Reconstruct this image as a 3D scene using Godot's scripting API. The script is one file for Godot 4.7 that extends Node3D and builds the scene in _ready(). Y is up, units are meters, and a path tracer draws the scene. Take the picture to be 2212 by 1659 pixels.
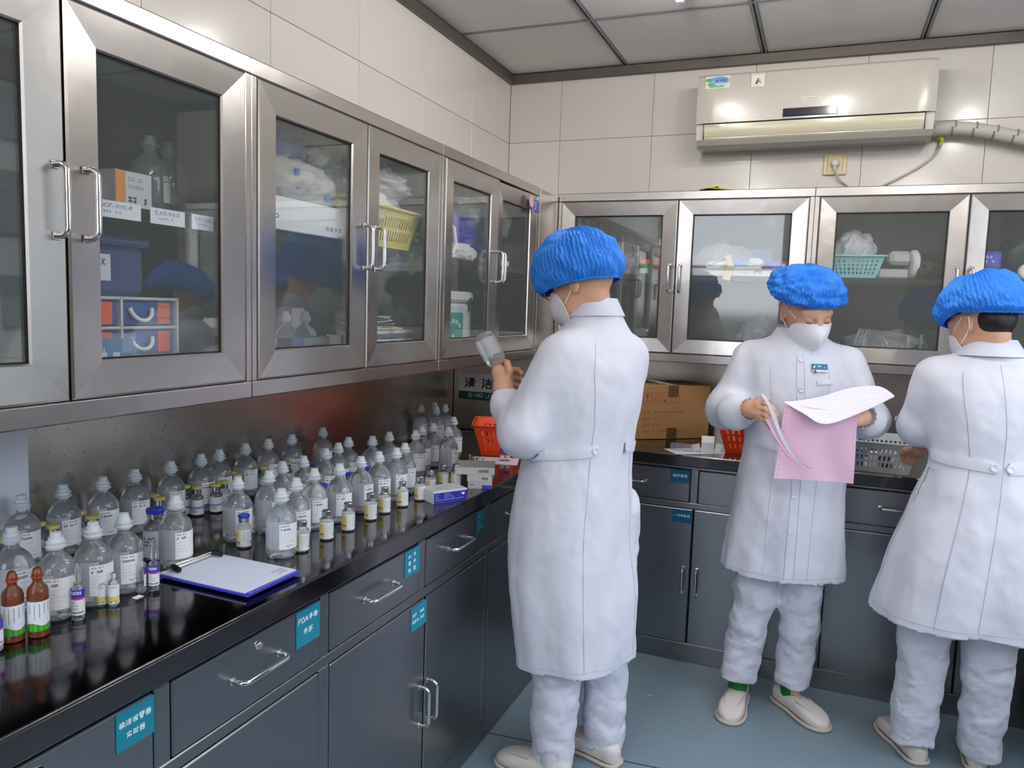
extends Node3D

var M := {}
var taken := {}
var rng := RandomNumberGenerator.new()

# ---------------------------------------------------------------- mesh builder
class B:
	var v := PackedVector3Array()
	var n := PackedVector3Array()
	var u := PackedVector2Array()
	var ix := PackedInt32Array()
	var xf := Transform3D()
	func vert(p: Vector3, nn: Vector3, t := Vector2.ZERO) -> int:
		v.append(xf * p)
		n.append((xf.basis * nn).normalized())
		u.append(t)
		return v.size() - 1
	func tri(a: int, b: int, c: int) -> void:
		var g := (v[b] - v[a]).cross(v[c] - v[a])
		if g.dot(n[a] + n[b] + n[c]) > 0.0:
			ix.append_array(PackedInt32Array([a, c, b]))
		else:
			ix.append_array(PackedInt32Array([a, b, c]))
	func flat(pts: Array, out: Vector3, uvs: Array = []) -> void:
		var g: Vector3 = (pts[1] - pts[0]).cross(pts[2] - pts[0]).normalized()
		if g.dot(out) < 0.0:
			g = -g
		var first := v.size()
		for i in pts.size():
			vert(pts[i], g, uvs[i] if uvs else Vector2.ZERO)
		for i in range(1, pts.size() - 1):
			tri(first, first + i, first + i + 1)
	func box(c: Vector3, s: Vector3, bev := 0.0) -> void:
		var h := s * 0.5
		var k := minf(bev, minf(h.x, minf(h.y, h.z)) * 0.9)
		for ax in 3:
			var a2 := (ax + 1) % 3
			var a3 := (ax + 2) % 3
			for sg in [-1.0, 1.0]:
				var o := Vector3.ZERO
				o[ax] = sg
				var pts := []
				for q in [[-1, -1], [1, -1], [1, 1], [-1, 1]]:
					var p := Vector3.ZERO
					p[ax] = sg * h[ax]
					p[a2] = q[0] * (h[a2] - k)
					p[a3] = q[1] * (h[a3] - k)
					pts.append(c + p)
				flat(pts, o, [Vector2(0, 1), Vector2(1, 1), Vector2(1, 0), Vector2(0, 0)])
			if k > 0.0:
				for s2 in [-1.0, 1.0]:
					for s3 in [-1.0, 1.0]:
						var o2 := Vector3.ZERO
						o2[a2] = s2
						o2[a3] = s3
						var pp := []
						for e in [[-1, 0], [1, 0], [1, 1], [-1, 1]]:
							var p2 := Vector3.ZERO
							p2[ax] = e[0] * (h[ax] - k)
							p2[a2] = s2 * (h[a2] - (0.0 if e[1] == 0 else k))
							p2[a3] = s3 * (h[a3] - (k if e[1] == 0 else 0.0))
							pp.append(c + p2)
						flat(pp, o2)
		if k > 0.0:
			for i in 8:
				var sx := -1.0 if i & 1 else 1.0
				var sy := -1.0 if i & 2 else 1.0
				var sz := -1.0 if i & 4 else 1.0
				flat([c + Vector3(sx * h.x, sy * (h.y - k), sz * (h.z - k)), c + Vector3(sx * (h.x - k), sy * h.y, sz * (h.z - k)), c + Vector3(sx * (h.x - k), sy * (h.y - k), sz * h.z)], Vector3(sx, sy, sz))
	# grid of points P[i][j]; sgn flips the outside
	func grid(P: Array, wrap_i := false, wrap_j := false, sgn := 1.0) -> void:
		var a := P.size()
		var b: int = P[0].size()
		var first := v.size()
		for i in a:
			for j in b:
				var i0 := (i - 1 + a) % a if wrap_i else maxi(i - 1, 0)
				var i1 := (i + 1) % a if wrap_i else mini(i + 1, a - 1)
				var j0 := (j - 1 + b) % b if wrap_j else maxi(j - 1, 0)
				var j1 := (j + 1) % b if wrap_j else mini(j + 1, b - 1)
				var du: Vector3 = P[i1][j] - P[i0][j]
				var dv: Vector3 = P[i][j1] - P[i][j0]
				var nn := du.cross(dv) * sgn
				if nn.length_squared() < 1e-18:
					nn = (P[i1][(j + b / 2) % b] - P[i0][(j + b / 2) % b]).cross(dv) * sgn
				vert(P[i][j], nn.normalized() if nn.length_squared() > 1e-20 else Vector3.UP, Vector2(float(j) / maxf(b - 1, 1), float(i) / maxf(a - 1, 1)))
		for i in (a if wrap_i else a - 1):
			for j in (b if wrap_j else b - 1):
				var p := first + i * b + j
				var q := first + i * b + (j + 1) % b
				var r := first + ((i + 1) % a) * b + (j + 1) % b
				var s := first + ((i + 1) % a) * b + j
				tri(p, q, r)
				tri(p, r, s)
	func lathe(prof: Array, seg := 24, sharp := 38.0) -> void:
		for k in prof.size() - 1:
			var p: Vector2 = prof[k]
			var q: Vector2 = prof[k + 1]
			var d := (q - p)
			if d.length() < 1e-7:
				continue
			var nn := Vector2(d.y, -d.x).normalized()
			var na := nn
			var nb := nn
			if k > 0:
				var e: Vector2 = p - prof[k - 1]
				if e.length() > 1e-7 and absf(rad_to_deg(e.angle_to(d))) < sharp:
					na = (nn + Vector2(e.y, -e.x).normalized()).normalized()
			if k < prof.size() - 2:
				var e2: Vector2 = prof[k + 2] - q
				if e2.length() > 1e-7 and absf(rad_to_deg(d.angle_to(e2))) < sharp:
					nb = (nn + Vector2(e2.y, -e2.x).normalized()).normalized()
			var first := v.size()
			for j in seg + 1:
				var t := TAU * j / seg
				var c := cos(t)
				var s := sin(t)
				vert(Vector3(p.x * c, p.y, p.x * s), Vector3(na.x * c, na.y, na.x * s), Vector2(float(j) / seg, p.y))
				vert(Vector3(q.x * c, q.y, q.x * s), Vector3(nb.x * c, nb.y, nb.x * s), Vector2(float(j) / seg, q.y))
			for j in seg:
				var a := first + j * 2
				if p.x > 1e-6:
					tri(a, a + 1, a + 2)
				if q.x > 1e-6:
					tri(a + 2, a + 1, a + 3)
	# tube along points with radius (float or array of radii); flatten squeezes along the frame's second axis
	func tube(pts: Array, rad, seg := 8, caps := true, closed := false, flatten := 1.0) -> void:
		var m := pts.size()
		var rows := []
		var up := Vector3.ZERO
		for i in m:
			var t: Vector3
			if closed:
				t = (pts[(i + 1) % m] - pts[(i - 1 + m) % m]).normalized()
			else:
				t = (pts[mini(i + 1, m - 1)] - pts[maxi(i - 1, 0)]).normalized()
			if up == Vector3.ZERO:
				up = t.cross(Vector3.UP if absf(t.y) < 0.9 else Vector3.RIGHT).normalized()
			up = (up - t * up.dot(t)).normalized()
			var w := t.cross(up)
			var r: float = rad[i] if rad is Array else rad
			var row := []
			for j in seg:
				var a := TAU * j / seg
				row.append(pts[i] + up * (cos(a) * r) + w * (sin(a) * r * flatten))
			rows.append(row)
		grid(rows, closed, true, -1.0)
		if caps and not closed:
			for e in [0, m - 1]:
				flat(rows[e], (pts[0] - pts[1]) if e == 0 else (pts[m - 1] - pts[m - 2]))
	func ell(c: Vector3, r: Vector3, seg := 16, rings := 10) -> void:
		var first := v.size()
		for i in rings + 1:
			var a := PI * i / rings
			for j in seg + 1:
				var t := TAU * j / seg
				var d := Vector3(sin(a) * cos(t), cos(a), sin(a) * sin(t))
				vert(c + d * r, d / r, Vector2(float(j) / seg, float(i) / rings))
		for i in rings:
			for j in seg:
				var p := first + i * (seg + 1) + j
				if i > 0:
					tri(p, p + 1, p + seg + 1)
				if i < rings - 1:
					tri(p + 1, p + seg + 2, p + seg + 1)
	# curved sheet round the y axis from angle a0 to a1 (angle 0 looks along +z), with picture coordinates
	func wrap(r: float, y0: float, y1: float, a0: float, a1: float, seg := 14, tilt := 0.0) -> void:
		var first := v.size()
		for j in seg + 1:
			var f := float(j) / seg
			var a := lerpf(a0, a1, f)
			var d := Vector3(sin(a), 0, cos(a))
			var lift := tilt * (f - 0.5)
			vert(d * r + Vector3.UP * (y1 + lift), d, Vector2(f, 0))
			vert(d * r + Vector3.UP * (y0 + lift), d, Vector2(f, 1))
		for j in seg:
			var p := first + j * 2
			tri(p, p + 1, p + 2)
			tri(p + 2, p + 1, p + 3)
	# upright print: front (towards +z) carries the picture
	func slab(c: Vector3, w: float, h: float, t: float) -> void:
		var x := w * 0.5
		var y := h * 0.5
		var z := t * 0.5
		flat([c + Vector3(-x, -y, z), c + Vector3(x, -y, z), c + Vector3(x, y, z), c + Vector3(-x, y, z)], Vector3.BACK, [Vector2(0, 1), Vector2(1, 1), Vector2(1, 0), Vector2(0, 0)])
		var k := Vector2(0.01, 0.01)
		for s in [[Vector3(-x, -y, -z), Vector3(x, -y, -z), Vector3(x, y, -z), Vector3(-x, y, -z), Vector3.FORWARD], [Vector3(-x, y, -z), Vector3(x, y, -z), Vector3(x, y, z), Vector3(-x, y, z), Vector3.UP], [Vector3(-x, -y, -z), Vector3(x, -y, -z), Vector3(x, -y, z), Vector3(-x, -y, z), Vector3.DOWN], [Vector3(-x, -y, -z), Vector3(-x, y, -z), Vector3(-x, y, z), Vector3(-x, -y, z), Vector3.LEFT], [Vector3(x, -y, -z), Vector3(x, y, -z), Vector3(x, y, z), Vector3(x, -y, z), Vector3.RIGHT]]:
			flat([c + s[0], c + s[1], c + s[2], c + s[3]], s[4], [k, k, k, k])
	func mesh() -> ArrayMesh:
		var a := []
		a.resize(Mesh.ARRAY_MAX)
		a[Mesh.ARRAY_VERTEX] = v
		a[Mesh.ARRAY_NORMAL] = n
		a[Mesh.ARRAY_TEX_UV] = u
		a[Mesh.ARRAY_INDEX] = ix
		var m := ArrayMesh.new()
		m.add_surface_from_arrays(Mesh.PRIMITIVE_TRIANGLES, a)
		return m

# ---------------------------------------------------------------- naming and placing
func numbered(called: String) -> String:
	var k: int = taken.get(called, 0)
	taken[called] = k + 1
	return called if k == 0 else "%s_%03d" % [called, k]

func obj(called: String, b, m: Material, parent: Node = null) -> MeshInstance3D:
	var o := MeshInstance3D.new()
	o.mesh = b.mesh() if b is B else b
	o.material_override = m
	if parent == null:
		o.name = numbered(called)
		add_child(o, true)
	else:
		var k := 0
		for c in parent.get_children():
			if str(c.name) == called or str(c.name).begins_with(called + "_") and str(c.name).substr(called.length() + 1).is_valid_int():
				k += 1
		o.name = called if k == 0 else "%s_%03d" % [called, k]
		parent.add_child(o, true)
	return o

func tag(o: Node, label: String, category: String, group := "") -> void:
	o.set_meta("label", label)
	o.set_meta("category", category)
	if group:
		o.set_meta("group", group)
	elif o.has_meta("group"):
		o.remove_meta("group")

func thing(called: String, label: String, category: String, at := Vector3.ZERO, turn := 0.0, group := "") -> Node3D:
	var o := Node3D.new()
	o.name = numbered(called)
	add_child(o, true)
	o.position = at
	o.rotation.y = turn
	tag(o, label, category, group)
	return o

func struct(called: String, b, m: Material, parent: Node = null) -> MeshInstance3D:
	var o := obj(called, b, m, parent)
	o.set_meta("kind", "structure")
	return o

func dup(src: Node3D, called: String, at: Vector3, turn: float, label: String, group := "") -> Node3D:
	var o: Node3D = src.duplicate()
	o.name = numbered(called)
	add_child(o, true)
	o.position = at
	o.rotation = Vector3(0, turn, 0)
	o.set_meta("label", label)
	if group:
		o.set_meta("group", group)
	return o

func nth(k: int) -> String:
	return ["first", "second", "third", "fourth", "fifth", "sixth", "seventh", "eighth", "ninth", "tenth", "eleventh", "twelfth", "thirteenth", "fourteenth", "fifteenth", "sixteenth", "seventeenth"][k]

# ---------------------------------------------------------------- materials
func mat(key: String, c: Color, rough := 0.6, metal := 0.0) -> StandardMaterial3D:
	if M.has(key):
		return M[key]
	var m := StandardMaterial3D.new()
	m.resource_name = key
	m.albedo_color = c
	m.roughness = rough
	m.metallic = metal
	M[key] = m
	return m

func rgb(r: int, g: int, b: int) -> Color:
	return Color(r / 255.0, g / 255.0, b / 255.0)

func noise_tex(freq: float, size: int, kind := 0, oct := 4, seed_ := 1, normal := false, strength := 1.0) -> NoiseTexture2D:
	var f := FastNoiseLite.new()
	f.seed = seed_
	f.frequency = freq
	f.noise_type = FastNoiseLite.TYPE_SIMPLEX_SMOOTH
	f.fractal_type = FastNoiseLite.FRACTAL_RIDGED if kind == 1 else FastNoiseLite.FRACTAL_FBM
	f.fractal_octaves = oct
	var t := NoiseTexture2D.new()
	t.width = size
	t.height = size
	t.seamless = true
	t.noise = f
	t.as_normal_map = normal
	t.bump_strength = strength
	return t

func pane_mat(key: String, c: Color, a: float, rough := 0.02) -> StandardMaterial3D:
	var m := mat(key, Color(c.r, c.g, c.b, a), rough)
	m.transparency = BaseMaterial3D.TRANSPARENCY_ALPHA
	return m

func glass_mat(key: String, c: Color, a: float, scale: float, rough := 0.03) -> StandardMaterial3D:
	var m := mat(key, Color(c.r, c.g, c.b, a), rough)
	m.refraction_enabled = true
	m.refraction_scale = scale
	return m

# ---------------------------------------------------------------- lettering: strokes on a 16 by 16 field, two hex digits a point
const GLYPH := {
	"一": "18e8", "手": "c233 26d6 19e9 828e6d", "持": "1565 414e3d 1a68 74e4 a1a7 67f7 6afa cace9d 8b9c", "环": "1363 1868 1e6d 434d 73f3 b37a a6ae b8fb",
	"输": "1464 423818 1868 424e 1b6b b176 b1f6 95d5 787e 78a8ae 7aaa 7cac c8cc f7fe", "液": "2233 2637 1e49 a1a3 63f3 9579 777e b5a8 b6e6ae a8ee", "报": "1565 424e3d 1a68 828e 82e2e5c5 87e79e 88ee",
	"警": "1272 3133 5153 2468 2646 a184 92f2 b2f7 e287 17e7 39d9 3bbb 4d4f 4dbdbf 4fbf", "器": "2262662622 92d2d69692 2b6b6f2f2b 9bdbdf9f9b 18e8 861a 89ea", "定": "8183 2624e4e6 48b8 888d 8bcb 5a2e 5bed",
	"时": "23636d2d23 2868 75f5 c1ce9d 89ab", "治": "2233 2637 1e49 a276 76d6 c4e7 79e9ee7e79", "疗": "8183 33e3 33391e 1526 1928 65d5a8 a8ae8d", "用": "323a1e 32d2dd 36d6 3ada 828e",
	"药": "13e3 5155 a1a5 463868 6a1b6b 1e6d 9678 87e7ed 9aac", "次": "2244 1d48 8276 74e4d7 a6a97e a9fe", "性": "313e 1528 4657 8277 75e5 79e9 6ded b1bd", "物": "3216 2565 424e 1b69 9276 84e4ed b47c d58e",
	"品": "51b1b65651 18686e1e18 98e8ee9e98", "清": "2233 2637 1e49 72e2 84d4 66f6 b1b6 787e 78d8dd 7ada 7cdc", "洁": "2233 2637 1e49 64f4 a1a7 77e7 79e9ee7e79",
	"静": "1272 2464 1777 4147 292f 29696e 2b6b 2d6d b184 92d2b5 85d5da 67f7 8ada b5be9d", "脉": "222a1e 22626e 2666 2a6a b1c2 83b3be9d 77a77d e5b8 b8fe", "溶": "2233 2637 1e49 a1b2 7472f2f4 9576 c5e6 a67a b7fa 8bdbde8e8b",
	"栓": "1565 414e 461b 4769 b176 b1f6 87d7 8bdb 7eee b7be", "箱": "3214 2454 b294 a4e4 1868 474f 481c 4a6b 87d7df8f87 8ada 8cdc", "绿": "4216 1656 561b 1b6b 1e6d 82d2d6 66f6 b6be9d 7889 e8c9 bafe",
	"满": "2233 2637 1e49 63f3 8185 c1c5 6767 686e 68e8ee 77f7 a7aa b7bb", "园": "12e2ee1e12 4595 38b8 683c 989cbc", "检": "1565 414e 461b 4769 b176 b1f6 97d7 8a8c abac e9cd 7eee", "查": "13e3 8187 8337 83d7 48b8bc4c48 4aba 1eee",
	"套": "13e3 8116 83e7 57b7 575b 59a9 5bab 1ded 8d4f", "显": "42b2b74742 45b5 696e 999e 2a4c d9bc 1eee", "像": "5118 353e a274 84d4 75e5e87875 a57c b8be9d aa6c ab8e d8ba baee", "仪": "5118 353e a2b3 e37e 84ee",
	"内": "242e 24d4de 814a 75ba", "科": "6122 1565 414e 461b 4769 82a3 86a7 6cf9 d1de", "吸": "13535b1b13 72d2b7e79e 93926e 87ee", "痰": "8183 33e3 33391e 1526 1928 a578 a6d9 7576 d5c6 a97f a9ee", "包": "4217 34d4db 47a7aa4a 474eeeec",
	"花": "13e3 5155 a1a5 5628 383f 96969eeeec da97", "区": "e2222ede 57bb b557", "田": "23d3de2e23 838e 28d8", "口": "33d3dd3d33", "酒": "2233 2637 1e49 63f3 74e4ee7e74 9397 c3c7 7bcb", "精": "414e 1565 461b 72e2 84d4 66f6 b1b6 787e 78d8dd 7ada", "消": "2233 2637 1e49 a1a5 7275 e2c5 767e 76d6de 79d9 7cdc", "毒": "13e3 2464 16e6 8186 38c8ce 282e 1bfb 3ece", "约": "463868 6a1b6b 1e6d 9678 87e7ed 9aac", "束": "13e3 818f 35d5d93935 8a2e 8aee", "月": "323a1e 32d2de 36d6 3ada",
	"P": "323e 32a2c4c6a848", "D": "323e 3292c5cb9e3e", "A": "1e82ee 3aca", "Q": "9252252b5e9ecbc592 9bdf", "I": "828e", "N": "3e32cec2", "G": "c49252252b5e9ecbc888", "J": "c2cb9e5e2b", "E": "c2323ece 38a8", "C": "c49252252b5e9ecc", "H": "323e c2ce 38c8", "O": "9252252b5e9ecbc592", "%": "e21e 3366 aadd", "5": "c2424898cbae4e", "0": "9252252b5e9ecbc592", "m": "364e 464696ae 96e6ee", "L": "323ece", "9": "c6977343a2c6ae",
}

func line_on(img: Image, a: Vector2, b: Vector2, t: int, c: Color) -> void:
	var k := maxi(1, int(a.distance_to(b)))
	var h := t / 2
	for i in k + 1:
		var p := a.lerp(b, float(i) / k)
		img.fill_rect(Rect2i(int(p.x) - h, int(p.y) - h, t, t), c)

func write_on(img: Image, text: String, x: float, y: float, s: float, t: int, c: Color, gap := 1.12, wide := 1.0) -> void:
	for i in text.length():
		var g: String = GLYPH.get(text[i], "")
		for st in g.split(" ", false):
			var last := Vector2.INF
			for k in range(0, st.length() - 1, 2):
				var q := Vector2(x + st.substr(k, 1).hex_to_int() * s / 16.0 * wide, y + st.substr(k + 1, 1).hex_to_int() * s / 16.0)
				if last != Vector2.INF:
					line_on(img, last, q, t, c)
				last = q
		x += s * gap * wide

# small print that nobody could read: rows of short dark strokes
func print_on(img: Image, r: Rect2i, rows: int, c: Color, r2: RandomNumberGenerator, fill := 0.8, t := 2) -> void:
	var dy := float(r.size.y) / rows
	for k in rows:
		var x := float(r.position.x)
		var e := r.position.x + r.size.x * r2.randf_range(0.5, 1.0) * fill
		var hh := dy * 0.55
		while x < e:
			var y := r.position.y + k * dy
			var w := hh * r2.randf_range(0.5, 1.1)
			if r2.randf() < 0.85:
				line_on(img, Vector2(x, y + hh * 0.2), Vector2(x + w * 0.8, y + hh * r2.randf_range(0.1, 0.4)), t, c)
				line_on(img, Vector2(x + w * r2.randf(), y), Vector2(x + w * r2.randf(), y + hh), t, c)
				line_on(img, Vector2(x, y + hh * 0.8), Vector2(x + w * 0.8, y + hh * r2.randf_range(0.6, 0.9)), t, c)
			x += w * 1.25

func img_new(w: int, h: int, c: Color) -> Image:
	var i := Image.create(w, h, false, Image.FORMAT_RGBA8)
	i.fill(c)
	return i

func tex_mat(key: String, img: Image, rough := 0.6) -> StandardMaterial3D:
	var m := mat(key, Color.WHITE, rough)
	m.albedo_texture = ImageTexture.create_from_image(img)
	m.texture_repeat = false
	return m

func _ready() -> void:
	rng.seed = 7
	# ---- camera
	var cam := Camera3D.new()
	cam.name = "camera"
	cam.fov = 53.12
	cam.near = 0.02
	cam.far = 200.0
	cam.position = Vector3(1.5577, 1.4255, 3.7356)
	cam.rotation = Vector3(deg_to_rad(-5.74), deg_to_rad(21.858), deg_to_rad(1.882))
	add_child(cam)
	# ---- sky and exposure
	var we := WorldEnvironment.new()
	we.name = "surroundings"
	var env := Environment.new()
	var sky := Sky.new()
	var sm := ProceduralSkyMaterial.new()
	sm.sky_top_color = Color(0.88, 0.93, 1.0)
	sm.sky_horizon_color = Color(0.97, 0.985, 1.0)
	sm.ground_bottom_color = Color(0.45, 0.46, 0.47)
	sm.ground_horizon_color = Color(0.6, 0.62, 0.64)
	sm.sky_energy_multiplier = 1.0
	sm.ground_energy_multiplier = 0.8
	sky.sky_material = sm
	env.background_mode = Environment.BG_SKY
	env.sky = sky
	env.background_energy_multiplier = SKY
	env.tonemap_mode = Environment.TONE_MAPPER_LINEAR
	env.tonemap_exposure = EXPO
	env.sdfgi_enabled = true
	env.ssao_enabled = true
	env.ssil_enabled = true
	we.environment = env
	add_child(we)
	# ---- ceiling lamps: three long strips before the air conditioner, two squares behind the camera
	lamps()
	materials()
	room()
	upper_cabinets()
	base_cabinets()
	wall_fittings()
	print("cabinets ", Time.get_ticks_msec())
	left_counter()
	far_counter()
	cabinet_contents()
	print("things ", Time.get_ticks_msec())
	people()
	print("people ", Time.get_ticks_msec())

const SKY := 5.6
const EXPO := 1.16
const LAMP := 0.105

func lamps() -> void:
	var glow := mat("lamp_glow", Color(1, 1, 1), 0.5)
	glow.emission_enabled = true
	glow.emission = Color(1.0, 0.97, 0.93)
	glow.emission_energy_multiplier = 4.0
	var white := mat("lamp_housing", Color(0.85, 0.85, 0.85), 0.4)
	var spots := [[Vector3(1.0, 2.59, 1.36), "left lamp of the front row of three"], [Vector3(1.55, 2.59, 1.36), "middle lamp of the front row of three"], [Vector3(2.2, 2.59, 1.36), "right lamp of the front row of three"], [Vector3(0.9125, 2.59, 3.9), "left lamp of the rear pair"], [Vector3(2.1825, 2.59, 3.9), "right lamp of the rear pair"]]
	for s in spots:
		var t := thing("ceiling_lamp", "white ceiling batten with one bright tube, " + s[1], "lamp", s[0], 0.0, "tube lamps on the ceiling")
		var b := B.new()
		b.box(Vector3(0, -0.008, 0), Vector3(0.07, 0.016, 1.06), 0.004)
		for q in [-1.0, 1.0]:
			b.box(Vector3(0, -0.034, q * 0.515), Vector3(0.03, 0.045, 0.024), 0.004)
		obj("housing", b, white, t)
		var d := B.new()
		d.tube([Vector3(0, -0.042, -0.503), Vector3(0, -0.042, 0.503)], 0.014, 14)
		obj("lamp_tube", d, glow, t)
		for q in [-0.26, 0.26]:
			var l := OmniLight3D.new()
			l.name = "lamp_light"
			l.light_energy = LAMP * (1.0 if s[0].z < 3.0 else 2.0)
			l.light_color = Color(1.0, 0.985, 0.97)
			l.light_size = 0.03
			l.omni_range = 9.0
			l.omni_attenuation = 2.0
			l.shadow_enabled = true
			l.position = Vector3(0, -0.09, q)
			t.add_child(l, true)

func materials() -> void:
	var wav := noise_tex(0.012, 512, 0, 3, 3)
	var steel := mat("steel", Color(0.74, 0.72, 0.705), 0.27, 1.0)
	steel.uv1_triplanar = true
	steel.uv1_scale = Vector3(1.3, 1.3, 1.3)
	steel.heightmap_enabled = true
	steel.heightmap_texture = wav
	steel.heightmap_scale = 0.05
	var st2 := mat("steel_low", Color(0.58, 0.585, 0.60), 0.30, 1.0)
	st2.uv1_triplanar = true
	st2.uv1_scale = Vector3(1.1, 1.1, 1.1)
	st2.heightmap_enabled = true
	st2.heightmap_texture = wav
	st2.heightmap_scale = 0.04
	mat("steel_top", Color(0.40, 0.385, 0.39), 0.11, 1.0)
	mat("steel_inner_shaded", Color(0.20, 0.195, 0.175), 0.5, 0.9)  # shade inside the cupboards is put into this darker steel colour
	var spl := mat("splash", Color(0.76, 0.73, 0.70), 0.27, 1.0)
	var si := img_new(512, 256, Color.WHITE)
	for k in 260:
		var x := int(512 * rng.randf())
		var y := int(256 * rng.randf())
		var s := rng.randi_range(1, 2)
		si.fill_rect(Rect2i(x, y, s, s), Color(0.42, 0.33, 0.26))
	spl.albedo_texture = ImageTexture.create_from_image(si)
	spl.uv1_triplanar = true
	spl.uv1_scale = Vector3(1.6, 3.2, 1.6)
	mat("chrome", Color(0.9, 0.9, 0.9), 0.07, 1.0)
	mat("dark", Color(0.03, 0.03, 0.035), 0.7)
	mat("black", Color(0.045, 0.045, 0.05), 0.5)
	mat("white", Color(0.88, 0.88, 0.88), 0.5)
	mat("paper", Color(0.9, 0.9, 0.91), 0.75)
	pane_mat("pane", Color(0.95, 1.0, 0.98), 0.04)
	mat("seal", Color(0.05, 0.055, 0.06), 0.6)

func room() -> void:
	# floor of blue vinyl with welded seams
	var fm := mat("vinyl", Color.WHITE, 0.42)
	var fi := img_new(512, 512, rgb(124, 143, 154))
	for k in 9000:
		var c := rgb(124, 143, 154)
		c = c.lightened(rng.randf() * 0.16) if rng.randf() < 0.5 else c.darkened(rng.randf() * 0.2)
		fi.fill_rect(Rect2i(rng.randi() % 512, rng.randi() % 512, 2, 2), c)
	fm.albedo_texture = ImageTexture.create_from_image(fi)
	fm.uv1_triplanar = true
	fm.uv1_scale = Vector3(2, 2, 2)
	var b := B.new()
	b.box(Vector3(1.5, -0.05, 2.5), Vector3(3.4, 0.1, 5.8))
	var fl := struct("floor", b, fm)
	var seam := mat("seam_weld", rgb(62, 70, 76), 0.7)
	for s in [[Vector3(0.6, 0.0006, 1.48), Vector3(3.0, 0.0006, 1.29)], [Vector3(0.9, 0.0006, 3.0), Vector3(3.0, 0.0006, 2.9)]]:
		b = B.new()
		b.tube([s[0], s[1]], 0.0022, 6)
		struct("seam", b, seam, fl)
	b = B.new()
	for s in [Vector3(1.05, 0.001, 0.99), Vector3(1.36, 0.001, 1.45), Vector3(1.3, 0.001, 1.5), Vector3(1.05, 0.001, 1.43)]:
		b.box(s, Vector3(0.016, 0.001, 0.006))
	struct("scuff", b, mat("scuff", rgb(190, 200, 205), 0.8), fl)
	# walls
	var plaster := mat("plaster", rgb(190, 184, 178), 0.8)
	var grout := mat("grout", rgb(128, 122, 116), 0.9)
	b = B.new()
	b.box(Vector3(-0.1, 1.35, 2.5), Vector3(0.182, 2.7, 5.8))
	var wl := struct("wall_left", b, grout)
	b = B.new()
	b.box(Vector3(1.5, 1.35, -0.1), Vector3(3.4, 2.7, 0.182))
	var wf := struct("wall_far", b, grout)
	b = B.new()
	# wall behind the camera: window added for frontal fill light over a low parapet, and the door beside it
	b.box(Vector3(1.5, 0.4, 5.3), Vector3(3.4, 0.8, 0.2))
	b.box(Vector3(1.5, 2.6, 5.3), Vector3(3.4, 0.2, 0.2))
	b.box(Vector3(-0.05, 1.65, 5.3), Vector3(0.3, 1.7, 0.2))
	b.box(Vector3(2.19, 1.65, 5.3), Vector3(2.02, 1.7, 0.2))
	var wb := struct("wall_back", b, plaster)
	b = B.new()
	for x in [0.13, 1.15]:
		b.box(Vector3(x, 1.65, 5.26), Vector3(0.06, 1.7, 0.06), 0.004)
	for y in [0.83, 1.9, 2.47]:
		b.box(Vector3(0.64, y, 5.26), Vector3(1.06, 0.05, 0.05), 0.004)
	var added_win2 := struct("window_2", b, mat("window_frame", rgb(200, 204, 206), 0.35, 0.2))  # unseen window, put in to light the room from behind
	for x in [0.64]:
		b = B.new()
		b.box(Vector3(x, 1.65, 5.27), Vector3(1.0, 1.64, 0.006))
		struct("window_pane", b, M["pane"], added_win2)
	b = B.new()
	# right wall with one long window opening (z 0.75 to 3.7, y 0.95 to 2.46)
	b.box(Vector3(3.1, 0.475, 2.5), Vector3(0.2, 0.95, 5.8))
	b.box(Vector3(3.1, 2.58, 2.5), Vector3(0.2, 0.24, 5.8))
	b.box(Vector3(3.1, 1.705, 0.175), Vector3(0.2, 1.51, 1.15))
	b.box(Vector3(3.1, 1.705, 4.55), Vector3(0.2, 1.51, 1.7))
	struct("wall_right", b, mat("plaster_grey", rgb(124, 120, 116), 0.8))
	# wall tiles
	var tm: Array = []
	for k in 3:
		var m := mat("wall_tile_%d" % k, [rgb(226, 220, 213), rgb(223, 217, 210), rgb(229, 223, 217)][k], 0.16)
		tm.append(m)
	var ys := [[1.60, 1.9225], [1.9235, 2.2572], [2.2588, 2.56]]
	for r in ys:
		var x := -0.19
		while x < 3.0:
			var x0 := maxf(x, 0.0)
			var x1 := minf(x + 0.463, 3.0)
			b = B.new()
			b.box(Vector3((x0 + x1) * 0.5, (r[0] + r[1]) * 0.5, -0.005), Vector3(x1 - x0 - 0.0016, r[1] - r[0], 0.01), 0.0012)
			struct("tile", b, tm[rng.randi() % 3], wf)
			x += 0.463
		var z := -0.012
		while z < 5.2:
			var z0 := maxf(z, 0.0)
			var z1 := minf(z + 0.463, 5.2)
			b = B.new()
			b.box(Vector3(-0.005, (r[0] + r[1]) * 0.5, (z0 + z1) * 0.5), Vector3(0.01, r[1] - r[0], z1 - z0 - 0.0016), 0.0012)
			struct("tile", b, tm[rng.randi() % 3], wl)
			z += 0.463
	# ceiling: slab, panels, bars
	b = B.new()
	b.box(Vector3(1.5, 2.72, 2.5), Vector3(3.4, 0.2, 5.8))
	var ce := struct("ceiling", b, mat("ceiling_void", rgb(60, 60, 60), 0.9))
	var pm := mat("ceiling_panel", rgb(236, 233, 230), 0.75)
	var pt := img_new(256, 256, Color.WHITE)
	for k in 1500:
		pt.fill_rect(Rect2i(rng.randi() % 256, rng.randi() % 256, 1, 1), Color(0.82, 0.82, 0.82))
	pm.albedo_texture = ImageTexture.create_from_image(pt)
	pm.uv1_triplanar = true
	pm.uv1_scale = Vector3(3, 3, 3)
	var bar := mat("ceiling_bar", rgb(140, 142, 146), 0.4, 0.3)
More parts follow.
